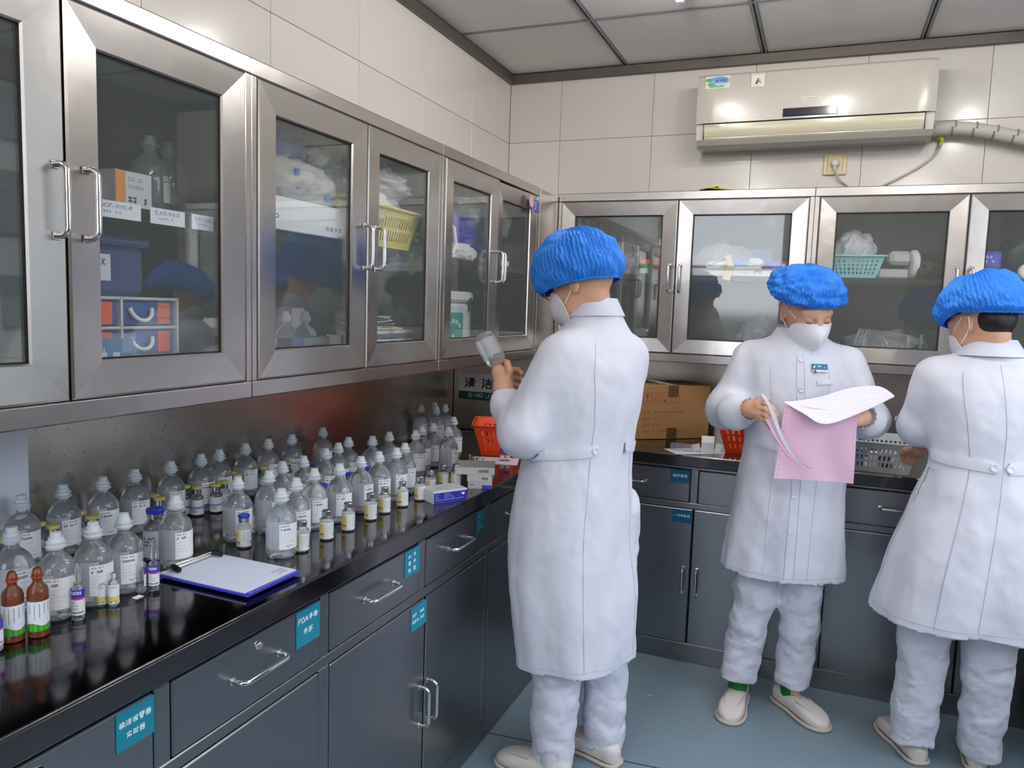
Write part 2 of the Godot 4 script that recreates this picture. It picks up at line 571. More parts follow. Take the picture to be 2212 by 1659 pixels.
	var groove := mat("bar_groove", rgb(18, 22, 24), 0.6)
	var cells_x := [0.0, 0.595, 1.23, 1.865, 2.5, 3.0]
	var cells_z := [0.0, 0.612, 1.247, 1.882, 2.517, 3.152, 3.787, 4.422, 5.2]
	for i in 5:
		for j in 8:
			b = B.new()
			var x0: float = cells_x[i] + 0.012
			var x1: float = cells_x[i + 1] - 0.012
			var z0: float = cells_z[j] + 0.008
			var z1: float = cells_z[j + 1] - 0.008
			b.box(Vector3((x0 + x1) * 0.5, 2.606, (z0 + z1) * 0.5), Vector3(x1 - x0, 0.02, z1 - z0), 0.004)
			struct("panel", b, pm, ce)
	for i in range(1, 5):
		b = B.new()
		b.box(Vector3(cells_x[i] - 0.008, 2.598, 2.6), Vector3(0.009, 0.014, 5.2), 0.001)
		b.box(Vector3(cells_x[i] + 0.008, 2.598, 2.6), Vector3(0.009, 0.014, 5.2), 0.001)
		var o := struct("bar", b, bar, ce)
		b = B.new()
		b.box(Vector3(cells_x[i], 2.602, 2.6), Vector3(0.008, 0.01, 5.2))
		struct("groove", b, groove, o)
	for j in range(1, 8):
		b = B.new()
		b.box(Vector3(1.5, 2.598, cells_z[j]), Vector3(3.0, 0.011, 0.018), 0.002)
		struct("bar", b, bar, ce)
	var mould := mat("moulding", rgb(112, 106, 100), 0.45, 0.5)
	b = B.new()
	b.box(Vector3(0.011, 2.569, 2.6), Vector3(0.022, 0.045, 5.2), 0.003)
	struct("trim_1", b, mould)
	b = B.new()
	b.box(Vector3(1.51, 2.569, 0.011), Vector3(2.98, 0.045, 0.022), 0.003)
	struct("trim_2", b, mould)
	# window in the right wall
	var alu := mat("window_frame", rgb(200, 204, 206), 0.35, 0.2)
	b = B.new()
	for z in [0.78, 1.75, 2.72, 3.67]:
		b.box(Vector3(3.06, 1.705, z), Vector3(0.06, 1.51, 0.06), 0.004)
	for y in [0.98, 2.0, 2.43]:
		b.box(Vector3(3.06, y, 2.225), Vector3(0.05, 0.05, 2.95), 0.004)
	var win := struct("window_1", b, alu)
	for k in 3:
		b = B.new()
		b.box(Vector3(3.07, 1.7, [1.265, 2.235, 3.195][k]), Vector3(0.006, 1.5, 0.96))
		struct("window_pane", b, M["pane"], win)
	b = B.new()
	b.box(Vector3(2.97, 0.94, 2.225), Vector3(0.12, 0.03, 3.0), 0.004)
	struct("trim_3", b, M["white"])
	# door in the wall behind the camera
	b = B.new()
	b.box(Vector3(2.62, 1.03, 5.18), Vector3(0.7, 2.06, 0.04), 0.006)
	var dr := struct("door_1", b, mat("door_wood", rgb(150, 118, 84), 0.5))
	b = B.new()
	b.tube([Vector3(2.34, 1.0, 5.165), Vector3(2.34, 1.0, 5.11), Vector3(2.44, 1.0, 5.11)], 0.009, 8)
	struct("door_handle", b, M["chrome"], dr)
	# what the window looks out on: mirrored in the glass of the nearest wall cupboard
	var bl := [[Vector3(17, 2, -6), Vector3(8, 11, 9), rgb(150, 152, 150), "grey office block with rows of windows across from the window"], [Vector3(24, 1, 9), Vector3(10, 9, 12), rgb(168, 160, 150), "beige apartment block with rows of windows across from the window"], [Vector3(14, -1.5, 1.0), Vector3(4, 5, 6), rgb(120, 132, 128), "low greenish building nearest to the window outside"]]
	for q in bl:
		var t := thing("building", q[3], "building", Vector3(q[0].x, -8, q[0].z))
		var hgt: float = q[0].y + q[1].y * 0.5 + 8.0
		b = B.new()
		b.box(Vector3(0, hgt * 0.5, 0), Vector3(q[1].x, hgt, q[1].z), 0.1)
		obj("wall", b, mat("block_" + str(q[3]).left(6), q[2], 0.8), t)
		var y := hgt - 1.2
		while y > hgt - 8.0:
			var z: float = -q[1].z * 0.5 + 0.9
			while z < q[1].z * 0.5 - 0.5:
				b = B.new()
				b.box(Vector3(-q[1].x * 0.5 - 0.02, y, z), Vector3(0.1, 1.0, 0.9), 0.03)
				obj("window", b, mat("far_glass", rgb(60, 74, 82), 0.15), t)
				z += 1.7
			y -= 1.7
	b = B.new()
	b.box(Vector3(25, -8.1, 0), Vector3(40, 0.2, 60))
	var gr := struct("ground", b, mat("street", rgb(110, 112, 108), 0.9))

func run_turn(left: bool) -> float:
	return PI / 2 if left else 0.0

func run_at(left: bool, x: float, y: float, z: float) -> Vector3:
	return Vector3(z, y, -x) if left else Vector3(x, y, z)

# a bow handle: starts and ends on the face (local z = 0), along dir
func bow(length: float, out: float, along: Vector3, r := 0.0052) -> B:
	var b := B.new()
	var h := along * (length * 0.5)
	var z := Vector3.BACK
	var e := along * 0.012
	var pts := [-h, -h + z * (out - 0.012), -h + z * (out - 0.004) + e * 0.35, -h + z * out + e, h + z * out - e, h + z * (out - 0.004) - e * 0.35, h + z * (out - 0.012), h]
	b.tube(pts, r, 10)
	for s in [-1.0, 1.0]:
		b.box(h * s + z * 0.0015, Vector3(0.014, 0.014, 0.003), 0.001)
	return b

# mitred frame of a glazed door: lower left corner at 0, front at z = 0
func door_frame(w: float, h: float, st: float, crown: float) -> B:
	var b := B.new()
	var o := [Vector2(0, 0), Vector2(w, 0), Vector2(w, h), Vector2(0, h)]
	var k := 0.004
	var oo := [Vector2(k, k), Vector2(w - k, k), Vector2(w - k, h - k), Vector2(k, h - k)]
	var i_ := [Vector2(st, st), Vector2(w - st, st), Vector2(w - st, h - st), Vector2(st, h - st)]
	var ii := [Vector2(st + 0.003, st + 0.003), Vector2(w - st - 0.003, st + 0.003), Vector2(w - st - 0.003, h - st - 0.003), Vector2(st + 0.003, h - st - 0.003)]
	var out := [Vector3.DOWN, Vector3.RIGHT, Vector3.UP, Vector3.LEFT]
	for e in 4:
		var f := (e + 1) % 4
		var P := func(q: Vector2, z: float) -> Vector3: return Vector3(q.x, q.y, z)
		b.flat([P.call(o[e], -0.022), P.call(o[f], -0.022), P.call(o[f], -0.003), P.call(o[e], -0.003)], out[e])
		b.flat([P.call(o[e], -0.003), P.call(o[f], -0.003), P.call(oo[f], 0.0), P.call(oo[e], 0.0)], Vector3.BACK + out[e])
		b.flat([P.call(oo[e], 0.0), P.call(oo[f], 0.0), P.call(i_[f], -crown), P.call(i_[e], -crown)], Vector3.BACK)
		b.flat([P.call(i_[e], -crown), P.call(i_[f], -crown), P.call(ii[f], -crown - 0.004), P.call(ii[e], -crown - 0.004)], Vector3.BACK - out[e])
		b.flat([P.call(ii[e], -crown - 0.004), P.call(ii[f], -crown - 0.004), P.call(ii[f], -0.02), P.call(ii[e], -0.02)], -out[e])
		b.flat([P.call(o[e], -0.022), P.call(o[f], -0.022), P.call(ii[f], -0.02), P.call(ii[e], -0.02)], Vector3.FORWARD)
	return b

func upper_unit(left: bool, x0: float, x1: float, y1: float, depth: float, dtop: float, doors: Array, label: String) -> Node3D:
	var y0 := 1.2064
	var dbot := 1.2430
	var xc := (x0 + x1) * 0.5
	var t := thing("wall_cupboard", label, "cupboard", run_at(left, xc, y0, 0.0), run_turn(left))
	var w := x1 - x0
	var h := y1 - y0
	var inner: Material = M["steel_inner_shaded"]
	var b := B.new()
	b.box(Vector3(0, h * 0.5, 0.014), Vector3(w, h, 0.008))
	b.box(Vector3(0, h - 0.006, depth * 0.5), Vector3(w, 0.012, depth - 0.004))
	b.box(Vector3(0, 0.006, depth * 0.5), Vector3(w, 0.012, depth - 0.004))
	for s in [-1.0, 1.0]:
		b.box(Vector3(s * (w * 0.5 - 0.006), h * 0.5, depth * 0.5), Vector3(0.0119, h - 0.024, depth - 0.004))
	b.box(Vector3(0, dbot - y0 - 0.012, depth * 0.5 - 0.01), Vector3(w - 0.03, 0.012, depth - 0.05))
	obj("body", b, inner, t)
	# face frame
	b = B.new()
	b.box(Vector3(0, (dtop - y0 + h) * 0.5, depth - 0.011), Vector3(w, h - (dtop - y0), 0.022), 0.0025)
	b.box(Vector3(0, (dbot - y0) * 0.5, depth - 0.011), Vector3(w, dbot - y0, 0.022), 0.0025)
	var dh := dtop - dbot
	var left_end: float = doors[0][0]
	var right_end: float = doors[doors.size() - 1][1]
	for q in [[x0, left_end], [right_end, x1]]:
		if q[1] - q[0] > 0.004:
			b.box(Vector3((q[0] + q[1]) * 0.5 - xc, dbot - y0 + dh * 0.5, depth - 0.0112), Vector3(q[1] - q[0], dh, 0.0216), 0.002)
	obj("frame", b, M["steel"], t)
	b = B.new()
	b.box(Vector3(0, 1.5765 - y0, depth * 0.5 - 0.018), Vector3(w - 0.026, 0.024, depth - 0.075), 0.002)
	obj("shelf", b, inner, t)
	for d in doors:
		var dw: float = d[1] - d[0] - 0.004
		var hinge_right: bool = d[2] < (d[0] + d[1]) * 0.5
		var fr := door_frame(dw, dh - 0.004, 0.062, 0.005)
		for i in fr.v.size():
			if hinge_right:
				fr.v[i].x -= dw
		var o := obj("door", fr, M["steel"], t)
		o.position = Vector3((d[1] - 0.002 if hinge_right else d[0] + 0.002) - xc, dbot - y0 + 0.002, depth + 0.002)
		if d.size() > 3:
			o.rotation.y = deg_to_rad(d[3])
		var ox := -dw if hinge_right else 0.0
		b = B.new()
		b.box(Vector3(ox + dw * 0.5, (dh - 0.004) * 0.5, -0.015), Vector3(dw - 0.124, dh - 0.128, 0.004))
		obj("glass_pane", b, M["pane"], o)
		b = B.new()
		for q in [[0.0655, 0.5, 0.005, 0], [dw - 0.0655, 0.5, 0.005, 0]]:
			b.box(Vector3(ox + q[0], (dh - 0.004) * 0.5, -0.0165), Vector3(q[2], dh - 0.13, 0.008))
		for y in [0.0655, dh - 0.0695]:
			b.box(Vector3(ox + dw * 0.5, y, -0.0165), Vector3(dw - 0.13, 0.005, 0.008))
		obj("seal", b, M["seal"], o)
		var hb := bow(0.113, 0.03, Vector3.UP)
		var ho := obj("handle", hb, M["chrome"], o)
		ho.position = Vector3(d[2] - (d[1] - 0.002 if hinge_right else d[0] + 0.002), 1.572 - dbot - 0.002, -0.001)
	return t

func upper_cabinets() -> void:
	# left run: along-run coordinate is -z
	var L := 0.397
	upper_unit(true, -3.29, -2.384, 1.9336, L, 1.8985, [[-3.248, -2.825, -2.846], [-2.825, -2.402, -2.79]], "steel wall cupboard nearest to the camera, with blue box and drawers inside")
	upper_unit(true, -2.384, -1.494, 1.9336, L, 1.8985, [[-2.366, -1.932, -1.949], [-1.932, -1.514, -1.89]], "middle steel wall cupboard on the left, with a yellow basket and white box")
	upper_unit(true, -1.494, -0.585, 1.9336, L, 1.8985, [[-1.474, -1.03, -1.052], [-1.03, -0.62, -1.0, -1.6]], "steel wall cupboard beside the corner pillar, with purple basket and cold box")
	var R := 0.341
	upper_unit(false, 0.3975, 1.492, 1.9454, R, 1.9095, [[0.412, 0.943, 0.918], [0.943, 1.473, 0.966]], "far wall steel cupboard nearest the corner, holding a brown bottle and marked tray")
	upper_unit(false, 1.492, 2.596, 1.9454, R, 1.9095, [[1.511, 2.042, 2.016], [2.042, 2.575, 2.068]], "steel wall cupboard under the air conditioner, with a turquoise basket on its shelf")
	# stickers on the door by the corner
	var im := img_new(128, 128, rgb(60, 84, 190))
	print_on(im, Rect2i(14, 16, 100, 96), 4, Color(0.85, 0.88, 1), rng, 0.9, 3)
	var b := B.new()
	b.slab(Vector3.ZERO, 0.052, 0.05, 0.001)
	var s := obj("sticker", b, tex_mat("blue_sticker", im, 0.5))
	s.position = Vector3(0.4125, 1.846, 0.676)
	s.rotation.y = PI / 2 + deg_to_rad(-1.6)
	tag(s, "small blue sticker with white print at the top corner of the cupboard door", "sticker")
	b = B.new()
	b.lathe([Vector2(0, 0.0006), Vector2(0.024, 0.0006), Vector2(0.024, -0.0006), Vector2(0, -0.0006)], 28)
	s = obj("sticker", b, mat("pink_sticker", rgb(226, 176, 158), 0.6))
	s.position = Vector3(0.4142, 1.858, 0.735)
	s.rotation = Vector3(0, deg_to_rad(-1.6), -PI / 2)
	tag(s, "round salmon pink sticker beside the blue one on the cupboard door", "sticker")

func plate(key: String, w: int, h: int, bg: Color, lines: Array, size: float, thick: int) -> StandardMaterial3D:
	var im := img_new(w, h, bg)
	for l in lines:
		write_on(im, l[0], l[1], l[2], l[3] if l.size() > 3 else size, thick, Color(0.93, 0.97, 1))
	return tex_mat(key, im, 0.45)

func base_unit(left: bool, x0: float, x1: float, face: float, drawers: Array, doors: Array, label: String) -> Node3D:
	var xc := (x0 + x1) * 0.5
	var t := thing("base_cabinet", label, "cabinet", run_at(left, xc, 0.0, 0.0), run_turn(left))
	var sm: Material = M["steel_low"]
	var w := x1 - x0
	var b := B.new()
	b.box(Vector3(0, 0.405, face * 0.5 - 0.012), Vector3(w - 0.004, 0.8, face - 0.044), 0.0)
	obj("body", b, M["dark"], t)
	b = B.new()
	for q in [[0.0, 0.078], [0.6385, 0.6635], [0.8005, 0.8115]]:
		b.box(Vector3(0, (q[0] + q[1]) * 0.5, face - 0.014), Vector3(w - 0.001, q[1] - q[0], 0.028), 0.002)
	for band in [[drawers, 0.6635, 0.8005], [doors, 0.078, 0.6385]]:
		var e := x0
		var list: Array = band[0]
		for k in list.size() + 1:
			var nx: float = list[k][0] if k < list.size() else x1
			if nx - e > 0.006:
				b.box(Vector3((e + nx) * 0.5 - xc, (band[1] + band[2]) * 0.5, face - 0.0142), Vector3(nx - e, band[2] - band[1], 0.0276), 0.0015)
			if k < list.size():
				e = list[k][1]
	obj("frame", b, sm, t)
	for d in drawers:
		b = B.new()
		var dw: float = d[1] - d[0] - 0.005
		b.box(Vector3.ZERO, Vector3(dw, 0.132, 0.02), 0.0028)
		var o := obj("drawer", b, sm, t)
		o.position = Vector3((d[0] + d[1]) * 0.5 - xc, 0.732, face - 0.0085)
		if d[2] != null:
			var hd := obj("handle", bow(0.128, 0.03, Vector3.RIGHT), M["chrome"], o)
			hd.position = Vector3(d[2] - (d[0] + d[1]) * 0.5, 0.003, 0.009)
		if d.size() > 3 and d[3]:
			b = B.new()
			b.lathe([Vector2(0, 0.006), Vector2(0.006, 0.006), Vector2(0.009, 0.003), Vector2(0.0095, 0), Vector2(0, 0)], 18)
			b.box(Vector3(0, 0.006, 0), Vector3(0.009, 0.001, 0.0015))
			var lk := obj("lock", b, M["chrome"], o)
			lk.position = Vector3(d[2] - (d[0] + d[1]) * 0.5 + 0.005, 0.043, 0.01)
			lk.rotation.x = PI / 2
		if d.size() > 4:
			b = B.new()
			b.slab(Vector3.ZERO, d[4][1], d[4][2], 0.0012)
			var lp := obj("label_plate", b, d[4][0], o)
			lp.position = Vector3(dw * 0.5 - d[4][1] * 0.5 - d[4][3], 0.066 - d[4][2] * 0.5 - 0.003, 0.0108)
	for d in doors:
		b = B.new()
		var dw2: float = d[1] - d[0] - 0.005
		b.box(Vector3.ZERO, Vector3(dw2, 0.5565, 0.02), 0.0028)
		var o2 := obj("door", b, sm, t)
		o2.position = Vector3((d[0] + d[1]) * 0.5 - xc, 0.358, face - 0.0085)
		var hd2 := obj("handle", bow(0.108, 0.03, Vector3.UP), M["chrome"], o2)
		hd2.position = Vector3(d[2] - (d[0] + d[1]) * 0.5, 0.34 - 0.358, 0.009)
		if d.size() > 3:
			b = B.new()
			b.slab(Vector3.ZERO, d[3][1], d[3][2], 0.0012)
			var lp2 := obj("label_plate", b, d[3][0], o2)
			lp2.position = Vector3(dw2 * 0.5 - d[3][1] * 0.5 - d[3][3], 0.278 - d[3][2] * 0.5 - 0.004, 0.0108)
	return t

func base_cabinets() -> void:
	var teal := rgb(16, 138, 164)
	var blue := rgb(10, 96, 138)
	var p1 := plate("plate_alarm", 512, 440, teal, [["输液报警器", 34, 110], ["定时器", 128, 250]], 80, 9)
	var p2 := plate("plate_pda", 512, 480, teal, [["P", 30, 90, 86], ["D", 100, 90, 86], ["A", 172, 90, 86], ["手持", 266, 86, 92], ["手环", 150, 250, 96]], 92, 11)
	var im := img_new(256, 256, teal)
	for q in [["约", 60, 40], ["束", 60, 110], ["包", 60, 180], ["手", 150, 40], ["内", 150, 110], ["套", 150, 180]]:
		write_on(im, q[0], q[1], q[2], 46, 6, Color(0.9, 0.96, 1))
	var p3 := tex_mat("plate_columns", im, 0.45)
	im = img_new(256, 256, rgb(14, 96, 120))
	for q in [[40, 40], [105, 40], [170, 40], [40, 110], [105, 110], [170, 110], [40, 180], [105, 180], [170, 180]]:
		print_on(im, Rect2i(q[0], q[1], 46, 60), 1, Color(0.6, 0.75, 0.8), rng, 0.9, 5)
	var p4 := tex_mat("plate_grid", im, 0.45)
	im = img_new(320, 256, teal)
	for q in [["治", 30, 70], ["疗", 76, 70], ["盒", 122, 70], ["物", 190, 70], ["品", 236, 70], ["检", 30, 140], ["查", 76, 140], ["包", 122, 140], ["药", 190, 140], ["品", 236, 140]]:
		write_on(im, q[0], q[1], q[2], 40, 5, Color(0.9, 0.96, 1))
	var p5 := tex_mat("plate_ward", im, 0.45)
	var p6 := plate("plate_drug", 512, 330, blue, [["治疗用药", 60, 105]], 88, 10)
	var p7 := plate("plate_disposable", 512, 330, blue, [["一次性物品", 36, 110]], 76, 9)
	base_unit(true, -3.30, -2.409, 0.61, [[-3.262, -2.860, -3.06, true, [p1, 0.071, 0.062, 0.0]], [-2.827, -2.421, -2.622, true, [p2, 0.078, 0.076, 0.004]]], [[-3.262, -2.846, -2.87], [-2.842, -2.426, -2.82]], "steel base cabinet nearest to the camera, with two labelled drawers")
	base_unit(true, -2.409, -1.541, 0.61, [[-2.391, -1.992, -2.19, false, [p3, 0.076, 0.068, 0.0]], [-1.957, -1.559, -1.76, false, [p4, 0.06, 0.07, 0.01]]], [[-2.388, -1.952, -1.976, [p5, 0.082, 0.064, -0.004]], [-1.948, -1.555, -1.93]], "steel base cabinet in the middle of the left run, with a pair of plain doors")
	base_unit(true, -1.541, -0.675, 0.61, [[-1.526, -1.115, -1.33], [-1.08, -0.70, -0.9]], [[-1.526, -1.072, -1.1], [-1.068, -0.70, -1.04]], "steel base cabinet at the corner end of the left run, behind the left nurse")
	base_unit(false, 0.66, 1.60, 0.651, [[0.70, 1.107, 0.862, false, [p6, 0.079, 0.054, 0.0]], [1.136, 1.580, 1.36, false]], [[0.70, 1.124, 1.097, [p7, 0.08, 0.052, 0.0]], [1.124, 1.585, 1.151]], "steel base cabinet on the far wall with two blue labelled fronts")
	base_unit(false, 1.60, 2.56, 0.651, [[1.632, 2.06, 1.86, false], [2.09, 2.53, 2.3, false]], [[1.625, 2.08, 2.052], [2.08, 2.535, 2.11]], "steel base cabinet on the far wall in front of the right nurse")
	base_unit(false, 2.56, 2.99, 0.651, [[2.59, 2.97, 2.78, false]], [[2.59, 2.97, 2.62]], "steel base cabinet at the right end of the far wall")
	# worktops
	var b := B.new()
	b.box(Vector3(0.318, 0.836, 2.0105), Vector3(0.6236, 0.048, 2.677), 0.0045)
	b.tube([Vector3(0.6275, 0.8585, 0.68), Vector3(0.6275, 0.8585, 3.345)], 0.003, 8)
	tag(obj("worktop", b, M["steel_top"]), "dark polished steel worktop of the left run, full of infusion bottles", "worktop")
	b = B.new()
	b.box(Vector3(1.4975, 0.836, 0.3385), Vector3(2.985, 0.048, 0.665), 0.0045)
	tag(obj("worktop", b, M["steel_top"]), "polished steel worktop along the far wall, under the cardboard box", "worktop")
	# splashbacks and the clad corner pillar
	b = B.new()
	b.box(Vector3(0.003, 1.033, 1.945), Vector3(0.005, 0.346, 2.71))
	struct("trim_4", b, M["splash"])
	b = B.new()
	b.box(Vector3(1.695, 1.033, 0.003), Vector3(2.59, 0.346, 0.005))
	struct("trim_5", b, M["splash"])
	b = B.new()
	b.box(Vector3(0.2, 1.397, 0.294), Vector3(0.392, 1.073, 0.58), 0.003)
	struct("trim_6", b, M["splash"])

func wall_fittings() -> void:
	var b := B.new()
	# air conditioner
	var cream := mat("ac_cream", rgb(204, 198, 186), 0.2)
	var ac := thing("air_conditioner", "cream wall mounted split air conditioner above the far cupboards", "air conditioner", Vector3(1.444, 2.155, 0.0))
	var prof := [Vector2(0.0, 0.012), Vector2(0.13, 0.0), Vector2(0.165, 0.012), Vector2(0.188, 0.032)]
	var top := [Vector2(0.2, 0.1), Vector2(0.203, 0.16), Vector2(0.202, 0.24), Vector2(0.197, 0.295), Vector2(0.185, 0.308), Vector2(0.15, 0.314), Vector2(0.0, 0.316)]
	# casing: whole outline
	var outline: Array = prof + [Vector2(0.194, 0.09)] + [Vector2(0.188, 0.1), Vector2(0.188, 0.295), Vector2(0.15, 0.312), Vector2(0.0, 0.314)]
	var rows := []
	for q in outline:
		rows.append([Vector3(-0.467, q.y, q.x), Vector3(0.467, q.y, q.x)])
	for k in rows.size() - 1:
		b.flat([rows[k][0], rows[k][1], rows[k + 1][1], rows[k + 1][0]], Vector3(0, rows[k][0].y - 0.15, rows[k][0].z - 0.02))
	for s in [0, 1]:
		var ring := []
		for r in rows:
			ring.append(r[s])
		b.flat(ring, Vector3.LEFT if s == 0 else Vector3.RIGHT)
	obj("casing", b, cream, ac)
	# front panel with rounded corners, bowed
	b = B.new()
	var P := []
	for k in top.size():
		var row := []
		for j in 25:
			var f := j / 24.0
			var x := lerpf(-0.47, 0.47, f)
			var edge := minf(f, 1.0 - f) * 0.94
			var back := 0.012 * pow(1.0 - minf(edge / 0.014, 1.0), 2.0)
			row.append(Vector3(x, top[k].y, maxf(top[k].x + 0.004 - back, 0.0)))
		P.append(row)
	b.grid(P, false, false, -1.0)
	for s in [0, 24]:
		var ring2 := []
		for r in P:
			ring2.append(r[s])
		ring2.append(Vector3(P[0][s].x, 0.1, 0.0))
		b.flat(ring2, Vector3.LEFT if s == 0 else Vector3.RIGHT)
	b.flat([P[0][0], P[0][24], Vector3(0.47, 0.1, 0.18), Vector3(-0.47, 0.1, 0.18)], Vector3.DOWN)
	obj("front_panel", b, cream, ac)
	b = B.new()
	var lo := []
	for q in [Vector2(0.188, 0.034), Vector2(0.199, 0.045), Vector2(0.2045, 0.07), Vector2(0.2035, 0.094)]:
		lo.append([Vector3(-0.432, q.y, q.x), Vector3(0.0, q.y, q.x), Vector3(0.432, q.y, q.x)])
	b.grid(lo, false, false, -1.0)
	b.box(Vector3(0, 0.064, 0.185), Vector3(0.864, 0.058, 0.016))
	obj("louvre", b, mat("ac_louvre", rgb(212, 204, 176), 0.2), ac)
	b = B.new()
	b.box(Vector3(0.0, 0.098, 0.196), Vector3(0.87, 0.006, 0.012))
	for s in [-1.0, 1.0]:
		b.box(Vector3(s * 0.4335, 0.064, 0.196), Vector3(0.003, 0.062, 0.012))
	obj("gap", b, M["dark"], ac)
	b = B.new()
	b.box(Vector3(0.0, 0.126, 0.204), Vector3(0.214, 0.034, 0.008), 0.002)
	var dsp := obj("display", b, mat("ac_display", rgb(20, 20, 30), 0.12), ac)
	b = B.new()
	b.box(Vector3(0.0, 0.104, 0.2035), Vector3(0.214, 0.011, 0.008), 0.002)
	obj("display_trim", b, mat("ac_trim", rgb(160, 166, 180), 0.2, 0.6), ac)
	b = B.new()
	b.box(Vector3(0.018, 0.127, 0.2085), Vector3(0.007, 0.006, 0.001))
	var led := mat("display_lamp", rgb(120, 20, 20), 0.5)
	led.emission_enabled = true
	led.emission = rgb(150, 20, 20)
	led.emission_energy_multiplier = 0.5
	obj("display_lamp", b, led, ac)
	# prints on the front: green sticker, square energy sticker, maker's name
	var im := img_new(384, 192, Color(0.885, 0.866, 0.815))
	for y in 192:
		for x in 384:
			var e := Vector2((x - 215) / 165.0, (y - 85) / 75.0).length()
			if e < 1.0:
				im.set_pixel(x, y, rgb(96, 150, 222).lerp(rgb(176, 216, 240), clampf((y - 30) / 110.0, 0, 1)))
			var g := Vector2((x - 60) / 58.0, (y - 60) / 30.0).length()
			var g2 := Vector2((x - 95) / 60.0, (y - 130) / 26.0).length()
			if g < 1.0 or g2 < 1.0 or (x > 60 and x < 300 and y > 150 + 8 * sin(x * 0.07) and y < 176):
				im.set_pixel(x, y, rgb(40, 160, 84).lightened(0.25 * absf(sin(x * 0.3 + y * 0.2))))
	write_on(im, "绿满园", 150, 48, 62, 7, rgb(24, 40, 120), 1.08)
	b = B.new()
	b.slab(Vector3.ZERO, 0.105, 0.052, 0.001)
	var st := obj("sticker", b, tex_mat("ac_sticker_green", im, 0.3), ac)
	st.position = Vector3(-0.384, 0.272, 0.2055)
	im = img_new(192, 192, rgb(236, 230, 214))
	for q in [Rect2i(4, 4, 184, 6), Rect2i(4, 182, 184, 6), Rect2i(4, 4, 6, 184), Rect2i(182, 4, 6, 184)]:
		im.fill_rect(q, rgb(60, 92, 120))
	for k in 6:
		line_on(im, Vector2(64 + k * 6, 140), Vector2(100, 70), 7, rgb(40, 66, 110))
	line_on(im, Vector2(96, 100), Vector2(132, 132), 8, rgb(40, 66, 110))
	line_on(im, Vector2(108, 84), Vector2(128, 108), 6, rgb(90, 140, 180))
	print_on(im, Rect2i(22, 18, 150, 22), 1, rgb(150, 130, 110), rng, 1.0, 2)
	print_on(im, Rect2i(40, 154, 120, 20), 1, rgb(190, 150, 110), rng, 1.0, 2)
	b = B.new()
	b.slab(Vector3.ZERO, 0.063, 0.063, 0.001)
	st = obj("sticker", b, tex_mat("ac_sticker_square", im, 0.3), ac)
	st.position = Vector3(-0.216, 0.268, 0.2065)
	im = img_new(256, 48, Color(0.885, 0.866, 0.815))
	write_on(im, "CHANGHONG", 8, 12, 24, 3, rgb(60, 60, 70), 1.0, 1.08)
	b = B.new()
	b.slab(Vector3.ZERO, 0.075, 0.014, 0.001)
	st = obj("maker_name", b, tex_mat("ac_name", im, 0.3), ac)
	st.position = Vector3(0.0, 0.178, 0.2072)
	im = img_new(192, 40, rgb(206, 198, 172))
	print_on(im, Rect2i(8, 8, 176, 24), 1, rgb(90, 90, 90), rng, 1.0, 3)
	b = B.new()
	b.slab(Vector3.ZERO, 0.06, 0.0125, 0.001)
	st = obj("sticker", b, tex_mat("ac_small", im, 0.4), ac)
	st.position = Vector3(-0.397, 0.086, 0.2052)
	# hose wrapped in tape, and the yellow tie
	b = B.new()
	var hp := []
	for q in [Vector3(1.90, 2.205, 0.06), Vector3(1.95, 2.212, 0.065), Vector3(1.995, 2.212, 0.07), Vector3(2.08, 2.2, 0.07), Vector3(2.17, 2.178, 0.07), Vector3(2.26, 2.152, 0.07), Vector3(2.4, 2.11, 0.07), Vector3(2.6, 2.06, 0.07), Vector3(2.99, 2.0, 0.07)]:
		hp.append(q)
	var hose := thing("hose", "grey taped air conditioner hose running right along the wall", "hose", Vector3(1.95, 2.2, 0.07))
	var cv := Curve3D.new()
	for q in hp:
		cv.add_point(q - hose.position)
	var path := []
	var rad := []
	for k in 121:
		path.append(cv.sample_baked(cv.get_baked_length() * k / 120.0, true))
		rad.append(0.0275 + 0.0022 * absf(fmod(k * 0.25, 1.0) - 0.5))
	b.tube(path, rad, 16)
	obj("tape", b, mat("hose_tape", rgb(200, 196, 186), 0.6), hose)
	b = B.new()
	for k in range(2, 121, 8):
		var t: Vector3 = (path[mini(k + 1, 120)] - path[k - 1]).normalized()
		var a := t.cross(Vector3.UP).normalized()
		var w := t.cross(a)
		var ring := []
		for j in 17:
			var an := TAU * j / 16.0
			ring.append(path[k] + (a * cos(an) + w * sin(an)) * 0.0292 + t * (0.012 * an / TAU))
		b.tube(ring, 0.0035, 5)
	obj("tape_seam", b, mat("tape_seam", rgb(150, 140, 132), 0.8), hose)
	b = B.new()
	b.tube([Vector3(1.934, 2.19, 0.03), Vector3(1.955, 2.184, 0.04), Vector3(1.972, 2.188, 0.035)], [0.008, 0.012, 0.007], 8)
	b.tube([Vector3(1.957, 2.188, 0.04), Vector3(1.962, 2.165, 0.042), Vector3(1.952, 2.148, 0.046)], [0.01, 0.007, 0.003], 8)
	tag(obj("cable_tie", b, mat("yellow_tie", rgb(214, 204, 60), 0.6)), "yellow tape tied round the cable under the air conditioner", "tie")
	# cable
	b = B.new()
	cv = Curve3D.new()
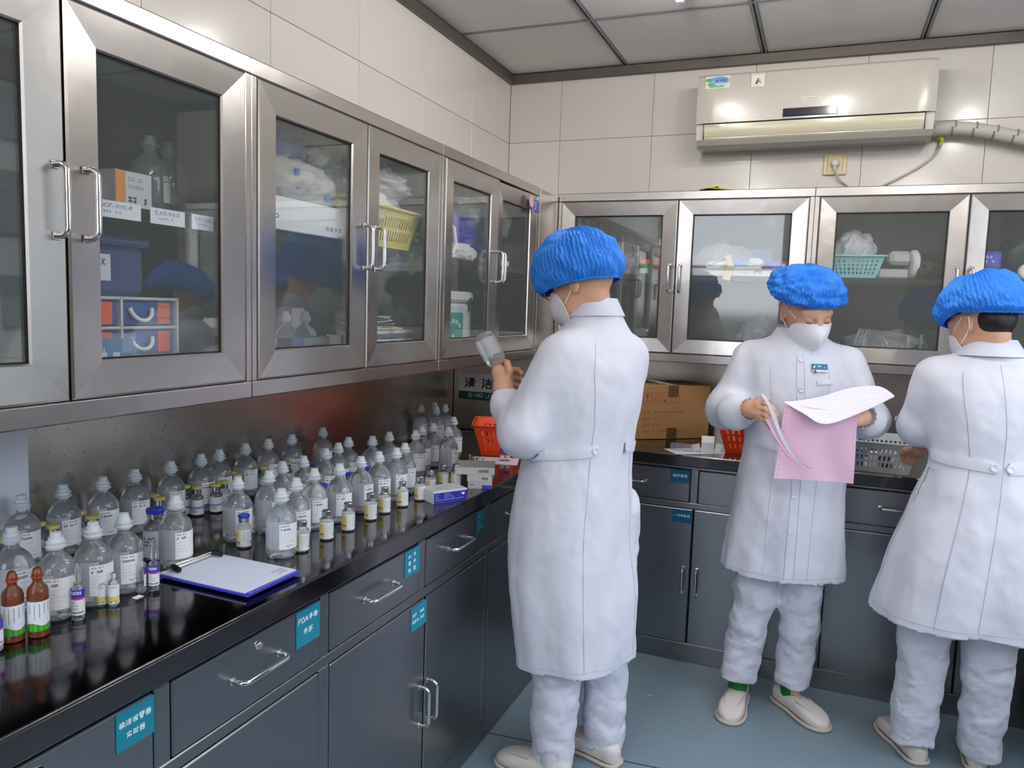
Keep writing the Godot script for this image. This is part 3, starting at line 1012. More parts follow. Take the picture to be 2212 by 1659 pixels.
	for q in [Vector3(1.557, 2.085, 0.036), Vector3(1.560, 2.06, 0.034), Vector3(1.578, 2.03, 0.02), Vector3(1.62, 1.995, 0.012), Vector3(1.66, 1.955, 0.012), Vector3(1.70, 1.95, 0.012), Vector3(1.745, 1.99, 0.012), Vector3(1.811, 2.026, 0.01), Vector3(1.88, 2.066, 0.01), Vector3(1.93, 2.105, 0.01), Vector3(1.958, 2.145, 0.012), Vector3(1.962, 2.185, 0.02), Vector3(1.955, 2.205, 0.04)]:
		var n := cv.point_count
		cv.add_point(q)
	for k in range(1, cv.point_count - 1):
		var tg := (cv.get_point_position(k + 1) - cv.get_point_position(k - 1)) * 0.17
		cv.set_point_in(k, -tg)
		cv.set_point_out(k, tg)
	path = []
	for k in 81:
		path.append(cv.sample_baked(cv.get_baked_length() * k / 80.0, true))
	b.tube(path, 0.0052, 8)
	tag(obj("power_cable", b, mat("cable", rgb(206, 200, 190), 0.5)), "grey white power cable looping from the socket to the air conditioner", "cable")
	# socket and plug
	var so := thing("wall_socket", "cream wall socket below the air conditioner", "socket", Vector3(1.557, 2.05, 0.0))
	b = B.new()
	b.box(Vector3(0, 0.045, 0.006), Vector3(0.097, 0.094, 0.012), 0.004)
	obj("plate", b, mat("socket", rgb(224, 208, 166), 0.35), so)
	b = B.new()
	for x in [-0.031, 0.031]:
		b.box(Vector3(x, 0.045, 0.0125), Vector3(0.003, 0.07, 0.002))
	obj("groove", b, mat("socket_groove", rgb(180, 160, 116), 0.5), so)
	var pl := thing("plug", "round grey white plug pushed into the wall socket", "plug", Vector3(1.557, 2.085, 0.012))
	b = B.new()
	b.xf = Transform3D(Basis(Vector3.RIGHT, PI / 2), Vector3(0, 0.012, 0))
	b.lathe([Vector2(0.0, 0.03), Vector2(0.012, 0.03), Vector2(0.018, 0.024), Vector2(0.0195, 0.0), Vector2(0, 0)], 24)
	b.xf = Transform3D()
	b.tube([Vector3(0, 0.01, 0.018), Vector3(0, -0.008, 0.02), Vector3(0, -0.022, 0.023)], [0.011, 0.009, 0.006], 10)
	obj("plug_body", b, mat("plug", rgb(208, 204, 194), 0.4), pl)
	# sign on the corner pillar
	im = img_new(640, 300, rgb(196, 196, 194))
	im.fill_rect(Rect2i(0, 214, 640, 86), rgb(16, 62, 62))
	write_on(im, "清", 70, 50, 130, 15, rgb(28, 30, 32))
	write_on(im, "洁", 270, 50, 130, 15, rgb(28, 30, 32))
	write_on(im, "区", 470, 50, 130, 15, rgb(28, 30, 32))
	write_on(im, "QING", 112, 228, 52, 6, rgb(190, 205, 205), 0.86)
	write_on(im, "JIE", 320, 228, 52, 6, rgb(190, 205, 205), 0.86)
	var sg := thing("sign", "silver and green cleanliness sign on the steel corner pillar behind the raised hand", "sign", Vector3(0.169, 1.008, 0.588))
	b = B.new()
	b.slab(Vector3(0, 0.055, 0), 0.268, 0.118, 0.004)
	obj("panel", b, tex_mat("sign_print", im, 0.3), sg)
	b = B.new()
	b.box(Vector3(0, -0.006, 0), Vector3(0.276, 0.004, 0.008), 0.001)
	b.box(Vector3(0, 0.116, 0), Vector3(0.276, 0.004, 0.008), 0.001)
	b.box(Vector3(-0.136, 0.055, 0), Vector3(0.004, 0.118, 0.008), 0.001)
	b.box(Vector3(0.136, 0.055, 0), Vector3(0.004, 0.118, 0.008), 0.001)
	obj("rim", b, M["chrome"], sg)
	# white sheet on the near splashback
	b = B.new()
	b.slab(Vector3.ZERO, 0.66, 0.27, 0.002)
	im = img_new(512, 256, rgb(214, 220, 232))
	print_on(im, Rect2i(380, 150, 30, 30), 2, rgb(120, 120, 130), rng, 0.8, 2)
	var ws := obj("notice_sheet", b, tex_mat("white_sheet", im, 0.35))
	ws.position = Vector3(0.0078, 1.066, 2.955)
	ws.rotation.y = PI / 2
	tag(ws, "smooth white sheet on the splashback at the left edge of the picture", "sheet")
	# yellow folder lying on top of the far cupboard
	b = B.new()
	b.xf = Transform3D(Basis(Vector3.BACK, 0.16), Vector3(1.03, 1.957, 0.25))
	b.box(Vector3(0.03, 0.0, 0), Vector3(0.08, 0.004, 0.1), 0.001)
	b.xf = Transform3D(Basis(Vector3.BACK, -0.10), Vector3(1.11, 1.957, 0.25))
	b.box(Vector3(0.0, 0.0, 0), Vector3(0.09, 0.004, 0.1), 0.001)
	tag(obj("folder", b, mat("yellow_folder", rgb(206, 190, 50), 0.5)), "yellow folder lying on top of the far cupboard near the corner", "folder")

# closed box of card: picture on the front, plain elsewhere
func carton(called: String, label: String, cat: String, at: Vector3, turn: float, s: Vector3, body: Material, front: Material, top: Material = null, group := "") -> Node3D:
	var t := thing(called, label, cat, at, turn, group)
	var b := B.new()
	b.box(Vector3(0, s.y * 0.5, 0), s, 0.0012)
	obj("carton", b, body, t)
	if front:
		b = B.new()
		b.slab(Vector3(0, s.y * 0.5, s.z * 0.5 + 0.0004), s.x * 0.985, s.y * 0.96, 0.0006)
		obj("printed_front", b, front, t)
	if top:
		b = B.new()
		b.xf = Transform3D(Basis(Vector3.RIGHT, -PI / 2), Vector3(0, s.y + 0.0004, 0))
		b.slab(Vector3.ZERO, s.x * 0.985, s.z * 0.97, 0.0006)
		obj("printed_top", b, top, t)
	return t

# soft heap: an ellipsoid with folds, flat below
func lump(called: String, label: String, cat: String, at: Vector3, r: Vector3, m: Material, seed_: int, amp := 0.22, group := "") -> MeshInstance3D:
	var f := FastNoiseLite.new()
	f.seed = seed_
	f.frequency = 1.0
	f.fractal_type = FastNoiseLite.FRACTAL_RIDGED
	f.fractal_octaves = 3
	var P := []
	for i in 27:
		var a := PI * i / 26.0
		var row := []
		for j in 48:
			var t := TAU * j / 48.0
			var d := Vector3(sin(a) * cos(t), cos(a), sin(a) * sin(t))
			var k := 1.0 + amp * f.get_noise_3d(d.x * 1.3, d.y * 1.3, d.z * 1.3) + amp * 0.35 * f.get_noise_3d(d.x * 4.0, d.y * 4.0, d.z * 4.0)
			var p := d * r * k
			p.y = maxf(p.y, -r.y * 0.72)
			row.append(p + Vector3(0, r.y * 0.72, 0))
		P.append(row)
	var b := B.new()
	b.grid(P, false, true, 1.0)
	var o := obj(called, b, m)
	o.position = at
	tag(o, label, cat, group)
	return o

# one wall of a basket: corners from below left round to above left; holes cut through
func lattice(b: B, c: Array, out: Vector3, th: float, cols: int, rows: int, fx := 0.5, fy := 0.62, mx := 0.06, my0 := 0.14, my1 := 0.16) -> void:
	var xs := [0.0, mx]
	var w := (1.0 - 2.0 * mx) / cols
	for k in cols:
		xs.append(mx + w * k + w * (1.0 - fx) * 0.5)
		xs.append(mx + w * (k + 1) - w * (1.0 - fx) * 0.5)
	xs.append(1.0)
	xs.remove_at(1)
	var ys := [0.0]
	var h := (1.0 - my0 - my1) / rows
	for k in rows:
		ys.append(my0 + h * k + h * (1.0 - fy) * 0.5)
		ys.append(my0 + h * (k + 1) - h * (1.0 - fy) * 0.5)
	ys.append(1.0)
	var at := func(u: float, w2: float) -> Vector3: return c[0].lerp(c[1], u).lerp(c[3].lerp(c[2], u), w2)
	for i in xs.size() - 1:
		for j in ys.size() - 1:
			var q := [at.call(xs[i], ys[j]), at.call(xs[i + 1], ys[j]), at.call(xs[i + 1], ys[j + 1]), at.call(xs[i], ys[j + 1])]
			var mid: Vector3 = (q[0] + q[2]) * 0.5
			var iv := -out * th
			if i % 2 == 1 and j % 2 == 1:
				for e in 4:
					var f := (e + 1) % 4
					b.flat([q[e], q[f], q[f] + iv, q[e] + iv], mid - (q[e] + q[f]) * 0.5)
			else:
				b.flat(q, out)
				b.flat([q[0] + iv, q[1] + iv, q[2] + iv, q[3] + iv], -out)

func basket(label: String, at: Vector3, turn: float, base: Vector2, rim: Vector2, h: float, m: Material, cols: Array, rows: int, fx := 0.5, fy := 0.62, called := "basket") -> Node3D:
	var t := thing(called, label, "basket", at, turn)
	var x := base.x * 0.5
	var z := base.y * 0.5
	var X := rim.x * 0.5
	var Z := rim.y * 0.5
	var lo := [Vector3(-x, 0, z), Vector3(x, 0, z), Vector3(x, 0, -z), Vector3(-x, 0, -z)]
	var hi := [Vector3(-X, h, Z), Vector3(X, h, Z), Vector3(X, h, -Z), Vector3(-X, h, -Z)]
	var outs := [Vector3.BACK, Vector3.RIGHT, Vector3.FORWARD, Vector3.LEFT]
	for k in 4:
		var b := B.new()
		var f := (k + 1) % 4
		lattice(b, [lo[k], lo[f], hi[f], hi[k]], outs[k], 0.0022, cols[k % 2], rows, fx, fy)
		obj("side", b, m, t)
	var b2 := B.new()
	b2.box(Vector3(0, 0.0015, 0), Vector3(base.x, 0.003, base.y))
	obj("bottom", b2, m, t)
	b2 = B.new()
	var ring := []
	var k2 := 0.016
	for e in 4:
		var sx: float = signf(hi[e].x)
		var sz: float = signf(hi[e].z)
		var c := Vector3(sx * (X - k2), h, sz * (Z - k2))
		var a0: float = [PI, PI / 2, 0.0, -PI / 2][e]
		for s in 5:
			var a := a0 - PI / 2 * s / 4.0
			ring.append(c + Vector3(cos(a + PI * 0.0) * k2 * 1.4, 0, sin(a) * k2 * 1.4))
	b2.tube(ring, 0.0045, 8, false, true)
	obj("rim", b2, m, t)
	return t

func bottle_proto(m: Dictionary) -> Node3D:
	var t := thing("infusion_bottle", "x", "bottle")
	var b := B.new()
	b.lathe([Vector2(0, 0.004), Vector2(0.018, 0.0035), Vector2(0.024, 0.0005), Vector2(0.029, 0.001), Vector2(0.0325, 0.006), Vector2(0.033, 0.012), Vector2(0.033, 0.082), Vector2(0.0322, 0.088), Vector2(0.0295, 0.095), Vector2(0.0245, 0.102), Vector2(0.018, 0.108), Vector2(0.0125, 0.1125), Vector2(0.0108, 0.116), Vector2(0.0105, 0.121), Vector2(0.0, 0.121)], 28, 50)
	obj("bottle_body", b, m.body, t)
	b = B.new()
	b.lathe([Vector2(0, 0.1205), Vector2(0.0118, 0.1205), Vector2(0.0122, 0.124), Vector2(0.0165, 0.1245), Vector2(0.0168, 0.127), Vector2(0.0138, 0.1285), Vector2(0.0132, 0.132), Vector2(0.0158, 0.1325), Vector2(0.016, 0.1345), Vector2(0.0128, 0.136), Vector2(0.0116, 0.1415), Vector2(0.0096, 0.1425), Vector2(0.0092, 0.1495), Vector2(0.0083, 0.1505), Vector2(0, 0.1505)], 20, 30)
	obj("bottle_cap", b, m.cap, t)
	b = B.new()
	b.wrap(0.0333, 0.022, 0.084, -2.2, -0.25, 16, 0.0)
	obj("printed_label", b, m.print, t)
	b = B.new()
	b.wrap(0.0338, 0.022, 0.078, -0.72, 0.72, 12, 0.0)
	obj("sticker", b, m.sticker[0], t)
	return t

func left_counter() -> void:
	var Y := 0.86
	var m := {}
	m.body = glass_mat("infusion_clear", Color(0.92, 0.94, 0.97), 0.14, 0.018, 0.04)
	m.body.clearcoat_enabled = true
	m.body.clearcoat = 1.0
	m.body.clearcoat_roughness = 0.04
	m.cap = glass_mat("cap_frosted", Color(0.88, 0.91, 0.94), 0.7, 0.02, 0.3)
	m.cap.clearcoat_enabled = true
	m.cap.clearcoat = 0.7
	m.print = mat("bottle_film", Color(0.86, 0.88, 0.91, 0.40), 0.5)
	m.print.transparency = BaseMaterial3D.TRANSPARENCY_ALPHA
	m.sticker = []
	for k in 4:
		var im := img_new(192, 192, rgb(226, 229, 234))
		print_on(im, Rect2i(14, 12, 120, 16), 1, rgb(90, 92, 100), rng, 1.0, 2)
		print_on(im, Rect2i(14, 34, 150, 26), 1, rgb(30, 32, 40), rng, 1.0, 3)
		print_on(im, Rect2i(14, 68, 140, 84), 4, rgb(150, 152, 160), rng, 0.8, 1)
		if k % 2 == 0:
			line_on(im, Vector2(60, 160), Vector2(80, 176), 3, rgb(40, 40, 60))
			line_on(im, Vector2(80, 176), Vector2(96, 158), 3, rgb(40, 40, 60))
			line_on(im, Vector2(104, 168), Vector2(124, 166), 3, rgb(40, 40, 60))
		m.sticker.append(tex_mat("bottle_sticker_%d" % k, im, 0.7))
	var pos := [[0.061, 2.679], [0.255, 2.836], [0.053, 2.580], [0.061, 2.487], [0.054, 2.393], [0.347, 2.822], [0.348, 2.749], [0.347, 2.682], [0.055, 2.284], [0.052, 2.179], [0.046, 2.106], [0.043, 1.999], [0.325, 2.534], [0.047, 1.906], [0.054, 1.804], [0.315, 2.338], [0.334, 2.251], [0.291, 2.147], [0.292, 2.062], [0.476, 2.382], [0.439, 2.283], [0.412, 2.177], [0.281, 1.947], [0.259, 1.854], [0.230, 1.759], [0.431, 2.097], [0.426, 1.990], [0.058, 1.650], [0.280, 1.702], [0.283, 1.607], [0.431, 1.907], [0.443, 1.833], [0.425, 1.753], [0.340, 1.536], [0.313, 1.444], [0.316, 1.368], [0.401, 1.415], [0.045, 0.962], [0.050, 0.850], [0.118, 0.965], [0.115, 0.882], [0.306, 1.187]]
	var rows := [["in the row by the splashback", [0, 2, 3, 4, 8, 9, 10, 11, 13, 14, 27]], ["in the row behind the ampoules", [1, 5, 6, 7, 12]], ["in the inner middle row", [15, 16, 17, 18, 22, 23, 24, 28, 29]], ["in the row behind the small vials", [19, 20, 21, 25, 26, 30, 31, 32]], ["in the clump behind the boxes", [33, 36, 34, 35]], ["in the clump by the corner pillar", [37, 39, 38, 40, 41]]]
	var proto := bottle_proto(m)
	var first := true
	for r in rows:
		var k := 0
		for i in r[1]:
			var label := "infusion bottle with white sticker, %s from left %s" % [nth(k), r[0]]
			var turn: float = 1.30 + rng.randf_range(-0.30, 0.32)
			var at := Vector3(pos[i][0], Y, pos[i][1])
			var o: Node3D
			if first:
				o = proto
				proto.position = at
				proto.rotation.y = turn
				proto.set_meta("label", label)
				proto.set_meta("group", "infusion bottles on the left worktop")
				first = false
			else:
				o = dup(proto, "infusion_bottle", at, turn, label, "infusion bottles on the left worktop")
			(o.get_node("sticker") as MeshInstance3D).material_override = m.sticker[rng.randi() % 4]
			k += 1
	# vials
	var powder := mat("vial_powder", rgb(228, 230, 232), 0.6)
	var vg := glass_mat("vial_glass", Color(0.92, 0.95, 0.96), 0.05, 0.03, 0.02)
	vg.clearcoat_enabled = true
	vg.clearcoat = 1.0
	vg.clearcoat_roughness = 0.03
	var silver := mat("crimp", Color(0.75, 0.75, 0.76), 0.25, 1.0)
	var bluecap := mat("blue_cap", rgb(32, 56, 190), 0.35)
	var yellowcap := mat("yellow_cap", rgb(196, 190, 96), 0.4)
	var lab := []
	for k in 3:
		var im := img_new(256, 128, rgb(224, 226, 230))
		if k == 0 or k == 1:
			im.fill_rect(Rect2i(0, 6, 84, 116), rgb(226, 204, 140) if k == 0 else rgb(224, 206, 150))
			print_on(im, Rect2i(8, 20, 66, 40), 2, rgb(170, 120, 80), rng, 0.9, 2)
			print_on(im, Rect2i(8, 88, 70, 22), 1, rgb(110, 60, 40), rng, 1.0, 4)
			for q in 9:
				im.fill_rect(Rect2i(104 + q * 13, 10 + rng.randi() % 10, 3, 60 + rng.randi() % 44), rgb(150, 152, 158))
			im.fill_rect(Rect2i(180, 92, 26, 20), rgb(110, 112, 118))
			if k == 1:
				im.fill_rect(Rect2i(50, 92, 20, 20), rgb(60, 120, 200))
		else:
			im.fill_rect(Rect2i(0, 60, 256, 18), rgb(120, 140, 200))
			print_on(im, Rect2i(10, 16, 110, 34), 2, rgb(140, 144, 160), rng, 0.9, 2)
			print_on(im, Rect2i(10, 84, 150, 30), 2, rgb(90, 92, 100), rng, 0.9, 2)
			for q in 6:
				im.fill_rect(Rect2i(190 + q * 8, 12, 3, 100), rgb(160, 164, 170))
		lab.append(tex_mat("vial_label_%d" % k, im, 0.5))
	var make_vial := func(kind: int) -> Node3D:
		var t := thing("vial", "x", "vial")
		var b := B.new()
		b.lathe([Vector2(0, 0.002), Vector2(0.013, 0.0), Vector2(0.0158, 0.002), Vector2(0.0163, 0.006), Vector2(0.0163, 0.046), Vector2(0.0155, 0.050), Vector2(0.0115, 0.0545), Vector2(0.0092, 0.057), Vector2(0.0092, 0.060), Vector2(0, 0.060)], 22, 50)
		obj("vial_body", b, vg, t)
		b = B.new()
		var fill: float = [0.040, 0.042, 0.016][kind]
		b.lathe([Vector2(0, 0.0035), Vector2(0.0135, 0.0035), Vector2(0.0148, 0.006), Vector2(0.0148, fill), Vector2(0.012, fill + 0.003), Vector2(0, fill + 0.002)], 18)
		obj("powder", b, powder, t)
		b = B.new()
		b.lathe([Vector2(0, 0.0585), Vector2(0.0110, 0.0585), Vector2(0.0112, 0.0690), Vector2(0.0095, 0.0705), Vector2(0, 0.0705)], 20, 30)
		obj("crimp_ring", b, silver, t)
		if kind > 0:
			b = B.new()
			b.lathe([Vector2(0, 0.0698), Vector2(0.0128, 0.0700), Vector2(0.0132, 0.0745), Vector2(0.0120, 0.0765), Vector2(0, 0.0768)], 20, 30)
			obj("flip_cap", b, bluecap if kind == 1 else yellowcap, t)
		b = B.new()
		b.wrap(0.0166, 0.005, 0.043, -1.75, 1.75, 22)
		obj("label", b, lab[kind], t)
		return t
	var vdata := [[[0.497, 2.337], [0.493, 2.238], [0.497, 2.154], [0.494, 2.047], [0.490, 1.972], [0.498, 1.890], [0.508, 1.807], [0.495, 1.720], [0.494, 1.632], [0.523, 1.604]], [[0.365, 2.374], [0.302, 2.290], [0.343, 2.044], [0.326, 1.894], [0.328, 1.804], [0.150, 1.841]], [[0.079, 2.736], [0.043, 2.629], [0.083, 2.629], [0.039, 2.532], [0.091, 2.539], [0.056, 2.340], [0.088, 2.353], [0.051, 2.234], [0.082, 2.225], [0.102, 2.179], [0.098, 2.146], [0.041, 2.052], [0.071, 2.063], [0.027, 1.952], [0.067, 1.952], [0.081, 1.862]]]
	var said := ["small vial with bare silver crimp, %s from left before the bottles", "small vial with blue flip cap among the bottles, %s from left", "small vial with pale yellow cap by the back bottles, %s from left"]
	var grp := ["silver capped vials in the front row", "blue capped vials among the bottles", "yellow capped vials by the splashback"]
	for kind in 3:
		var src: Node3D = make_vial.call(kind)
		for k in vdata[kind].size():
			var at := Vector3(vdata[kind][k][0], Y, vdata[kind][k][1])
			var turn: float = [0.95, 0.75, 0.9][kind] + rng.randf_range(-0.25, 0.35)
			if k == 0:
				src.position = at
				src.rotation.y = turn
				src.set_meta("label", said[kind] % nth(k))
				src.set_meta("group", grp[kind])
			else:
				dup(src, "vial", at, turn, said[kind] % nth(k), grp[kind])
	var bigv := thing("vial", "large clear vial with a wide blue cap beside the clipboard", "vial", Vector3(0.249, Y, 2.516), 0.7)
	var b := B.new()
	b.lathe([Vector2(0, 0.002), Vector2(0.021, 0.0), Vector2(0.0245, 0.003), Vector2(0.025, 0.008), Vector2(0.025, 0.068), Vector2(0.0238, 0.074), Vector2(0.0175, 0.082), Vector2(0.014, 0.086), Vector2(0.014, 0.092), Vector2(0, 0.092)], 26, 50)
	obj("vial_body", b, vg, bigv)
	b = B.new()
	b.lathe([Vector2(0, 0.0905), Vector2(0.0165, 0.0905), Vector2(0.0168, 0.1), Vector2(0, 0.1)], 24, 30)
	obj("crimp_ring", b, silver, bigv)
	b = B.new()
	b.lathe([Vector2(0, 0.0985), Vector2(0.0182, 0.0985), Vector2(0.0186, 0.106), Vector2(0.0172, 0.1085), Vector2(0, 0.109)], 24, 30)
	obj("flip_cap", b, bluecap, bigv)
	var im2 := img_new(192, 160, rgb(196, 200, 206))
	print_on(im2, Rect2i(14, 40, 100, 60), 3, rgb(50, 54, 60), rng, 0.8, 3)
	b = B.new()
	b.wrap(0.0254, 0.006, 0.064, -1.2, 1.4, 18)
	obj("label", b, tex_mat("big_vial_label", im2, 0.6), bigv)
	# ampoules
	var cg := vg
	var amp := func(label: String, at: Vector2, r: float, body: float, h: float, glass: Material, lm: Material, y0: float, y1: float, group: String, turn := 0.9) -> Node3D:
		var t := thing("ampoule", label, "ampoule", Vector3(at.x, Y, at.y), turn, group)
		var bb := B.new()
		var nk := r * 0.42
		bb.lathe([Vector2(0, 0.001), Vector2(r * 0.85, 0.0), Vector2(r, 0.002), Vector2(r, body - r * 0.4), Vector2(r * 0.9, body), Vector2(nk * 1.1, body + r * 0.55), Vector2(nk, body + r * 0.8), Vector2(nk * 1.35, body + r * 1.1), Vector2(nk * 1.15, lerpf(body + r, h, 0.5)), Vector2(nk * 0.85, h - 0.002), Vector2(nk * 0.4, h), Vector2(0, h)], 18, 50)
		obj("ampoule_body", bb, glass, t)
		if lm:
			bb = B.new()
			bb.wrap(r + 0.0003, y0, y1, -2.2, 2.2, 20)
			obj("label", bb, lm, t)
		return t
	var amber := glass_mat("amber_glass", rgb(170, 80, 14), 0.22, 0.03, 0.03)
	amber.clearcoat_enabled = true
	amber.clearcoat = 1.0
	im2 = img_new(256, 192, rgb(222, 226, 234))
	for q in 8:
		im2.fill_rect(Rect2i(30 + q * 26, 14, 5, 60 + rng.randi() % 60), rgb(140, 148, 164))
	for x in 256:
		im2.fill_rect(Rect2i(x, 148 + int(10 * sin(x * 0.05)), 1, 60), rgb(76, 190, 60).darkened(0.25 * absf(sin(x * 0.11))))
	var l1 := tex_mat("amber_label", im2, 0.5)
	var red := mat("red_ring", rgb(190, 60, 50), 0.4)
	for k in 2:
		var t: Node3D = amp.call("amber glass ampoule with a green edged label, the %s of the two" % ["left", "right"][k], [Vector2(0.372, 2.919), Vector2(0.390, 2.889)][k], 0.0160, 0.082, 0.116, amber, l1, 0.012, 0.062, "amber ampoules", 0.9)
		b = B.new()
		var rr := []
		for j in 20:
			rr.append(Vector3(cos(TAU * j / 20) * 0.0088, 0.1, sin(TAU * j / 20) * 0.0088))
		b.tube(rr, 0.0009, 6, false, true)
		obj("break_ring", b, red, t)
	im2 = img_new(256, 160, rgb(224, 228, 236))
	im2.fill_rect(Rect2i(0, 0, 256, 50), rgb(52, 60, 180))
	im2.fill_rect(Rect2i(0, 50, 256, 12), rgb(206, 50, 120))
	print_on(im2, Rect2i(60, 10, 150, 34), 1, rgb(226, 230, 250), rng, 1.0, 5)
	print_on(im2, Rect2i(60, 74, 120, 60), 3, rgb(130, 134, 146), rng, 0.9, 2)
	print_on(im2, Rect2i(30, 138, 190, 18), 1, rgb(50, 52, 60), rng, 1.0, 3)
	var l2 := tex_mat("pink_blue_label", im2, 0.5)
	amp.call("clear ampoule with a blue and pink label, left of the front pair", Vector2(0.363, 2.823), 0.0098, 0.055, 0.098, cg, l2, 0.009, 0.051, "ampoules with blue and pink labels")
	amp.call("clear ampoule with a blue and pink label, right of the front pair", Vector2(0.390, 2.816), 0.0104, 0.058, 0.103, cg, l2, 0.010, 0.055, "ampoules with blue and pink labels", 0.6)
	amp.call("clear ampoule with a blue and pink label, cut by the left edge of the picture", Vector2(0.382, 2.955), 0.0104, 0.056, 0.1, cg, l2, 0.010, 0.05, "ampoules with blue and pink labels")
	amp.call("clear tall necked ampoule left of the clipboard, mostly unlabelled side showing", Vector2(0.382, 2.676), 0.0096, 0.055, 0.104, cg, l2, 0.012, 0.05, "ampoules with blue and pink labels", 3.6)
	amp.call("clear tall necked ampoule with blue and pink label next to the clipboard", Vector2(0.398, 2.660), 0.0096, 0.055, 0.104, cg, l2, 0.012, 0.05, "ampoules with blue and pink labels", 0.6)
	im2 = img_new(192, 160, rgb(228, 232, 236))
	im2.fill_rect(Rect2i(0, 96, 192, 44), rgb(214, 200, 110))
	print_on(im2, Rect2i(16, 12, 150, 26), 1, rgb(150, 150, 156), rng, 1.0, 3)
	print_on(im2, Rect2i(16, 140, 150, 18), 1, rgb(70, 70, 74), rng, 1.0, 3)
	var l3 := tex_mat("yellow_band_label", im2, 0.5)
	amp.call("short clear ampoule with a yellow banded label, the left of two", Vector2(0.373, 2.757), 0.0095, 0.043, 0.062, cg, l3, 0.005, 0.040, "ampoules with yellow bands")
	amp.call("short clear ampoule with a yellow banded label, the right of two", Vector2(0.391, 2.745), 0.0095, 0.043, 0.062, cg, l3, 0.005, 0.040, "ampoules with yellow bands")
	for k in 3:
		amp.call("tiny clear ampoule, %s of three left of the paper by the medicine boxes" % nth(k), [Vector2(0.455, 1.355), Vector2(0.478, 1.378), Vector2(0.503, 1.405)][k], 0.0085, 0.036, 0.055, cg, null, 0, 0, "tiny ampoules by the boxes")
	im2 = img_new(96, 96, rgb(206, 212, 226))
	var l4 := tex_mat("purple_label", im2, 0.5)
	for k in 2:
		var t2: Node3D = amp.call("small tube with a purple cap standing on the paper, the %s one" % ["left", "right"][k], [Vector2(0.497, 1.165), Vector2(0.517, 1.160)][k], 0.0085, 0.032, 0.04, cg, l4, 0.006, 0.022, "purple capped tubes")
		t2.position.y += 0.0018
		b = B.new()
		b.lathe([Vector2(0, 0.034), Vector2(0.0095, 0.034), Vector2(0.0095, 0.046), Vector2(0, 0.047)], 16)
		obj("tube_cap", b, mat("purple_cap", rgb(90, 50, 170), 0.4), t2)
	# clipboard
	var cb := thing("clipboard", "blue clipboard holding white paper, lying among the bottles", "clipboard", Vector3(0.473, Y, 2.540), -0.03)
	b = B.new()
	b.box(Vector3(0, 0.006, 0), Vector3(0.236, 0.005, 0.152), 0.002)
	b.box(Vector3(0.116, 0.0105, 0), Vector3(0.006, 0.004, 0.15), 0.0015)
	obj("board", b, mat("clip_blue", rgb(62, 64, 190), 0.35), cb)
	b = B.new()
	b.box(Vector3(-0.002, 0.0105, 0), Vector3(0.222, 0.004, 0.146), 0.001)
	im2 = img_new(256, 256, rgb(206, 214, 232))
	print_on(im2, Rect2i(14, 14, 90, 30), 2, rgb(150, 160, 190), rng, 0.9, 2)
	obj("paper", b, tex_mat("clip_paper", im2, 0.8), cb)
	b = B.new()
	b.box(Vector3(-0.103, 0.017, 0), Vector3(0.022, 0.006, 0.11), 0.002)
	b.tube([Vector3(-0.098, 0.021, -0.05), Vector3(-0.098, 0.021, 0.05)], 0.004, 8)
	obj("clip", b, M["chrome"], cb)
	for s in [-1.0, 1.0]:
		b = B.new()
		b.tube([Vector3(-0.1, 0.02, s * 0.05), Vector3(-0.088, 0.0215, s * 0.056), Vector3(-0.075, 0.018, s * 0.056)], [0.006, 0.0065, 0.005], 8)
		obj("clip_tip", b, M["black"], cb)
	# scrap of white paper
	b = B.new()
	b.box(Vector3(0.4, Y + 0.0008, 2.70), Vector3(0.012, 0.0012, 0.016))
	tag(obj("paper_scrap", b, M["paper"]), "tiny white paper scrap on the dark worktop left of the clipboard", "scrap")
	# medicine boxes
	var wh := mat("carton_white", rgb(206, 208, 212), 0.45)
	im2 = img_new(384, 160, rgb(38, 42, 150))
	im2.fill_rect(Rect2i(0, 0, 384, 18), rgb(206, 208, 212))
	print_on(im2, Rect2i(20, 34, 40, 70), 3, rgb(180, 184, 230), rng, 1.0, 2)
	print_on(im2, Rect2i(120, 34, 130, 70), 3, rgb(180, 184, 230), rng, 1.0, 2)
	im2.fill_rect(Rect2i(16, 112, 330, 5), rgb(190, 194, 236))
	for q in 5:
		line_on(im2, Vector2(330 - q * 3, 70 - q * 6), Vector2(346 + q * 2, 70 - q * 6), 7, rgb(240, 240, 250))
	var f1 := tex_mat("carton_blue_front", im2, 0.4)
	var i3 := img_new(384, 256, rgb(204, 206, 210))
	for q in 12:
		i3.fill_rect(Rect2i(90 + q * 8, 120, 4, 60), rgb(140, 144, 152))
	print_on(i3, Rect2i(90, 60, 120, 40), 2, rgb(170, 174, 182), rng, 1.0, 2)
	var f2 := tex_mat("carton_top", i3, 0.4)
	carton("medicine_box", "white and blue medicine box at the front edge of the left worktop", "medicine box", Vector3(0.566, Y, 1.768), 1.0, Vector3(0.112, 0.036, 0.075), wh, f1, f2)
	i3 = img_new(256, 96, rgb(204, 204, 204))
	for q in 10:
		i3.fill_rect(Rect2i(150 + q * 7, 30, 3 + q % 3, 40), rgb(60, 62, 66))
	var f3 := tex_mat("carton_barcode", i3, 0.4)
	i3 = img_new(256, 96, rgb(204, 204, 208))
	i3.fill_rect(Rect2i(150, 40, 106, 56), rgb(70, 74, 200))
	print_on(i3, Rect2i(20, 30, 60, 26), 1, rgb(80, 82, 90), rng, 1.0, 3)
	var f4 := tex_mat("carton_corner_blue", i3, 0.4)
	carton("medicine_box", "lowest white medicine box with a blue corner in the stack before the left nurse", "medicine box", Vector3(0.589, Y, 1.560), 0.38, Vector3(0.075, 0.022, 0.085), wh, f4)
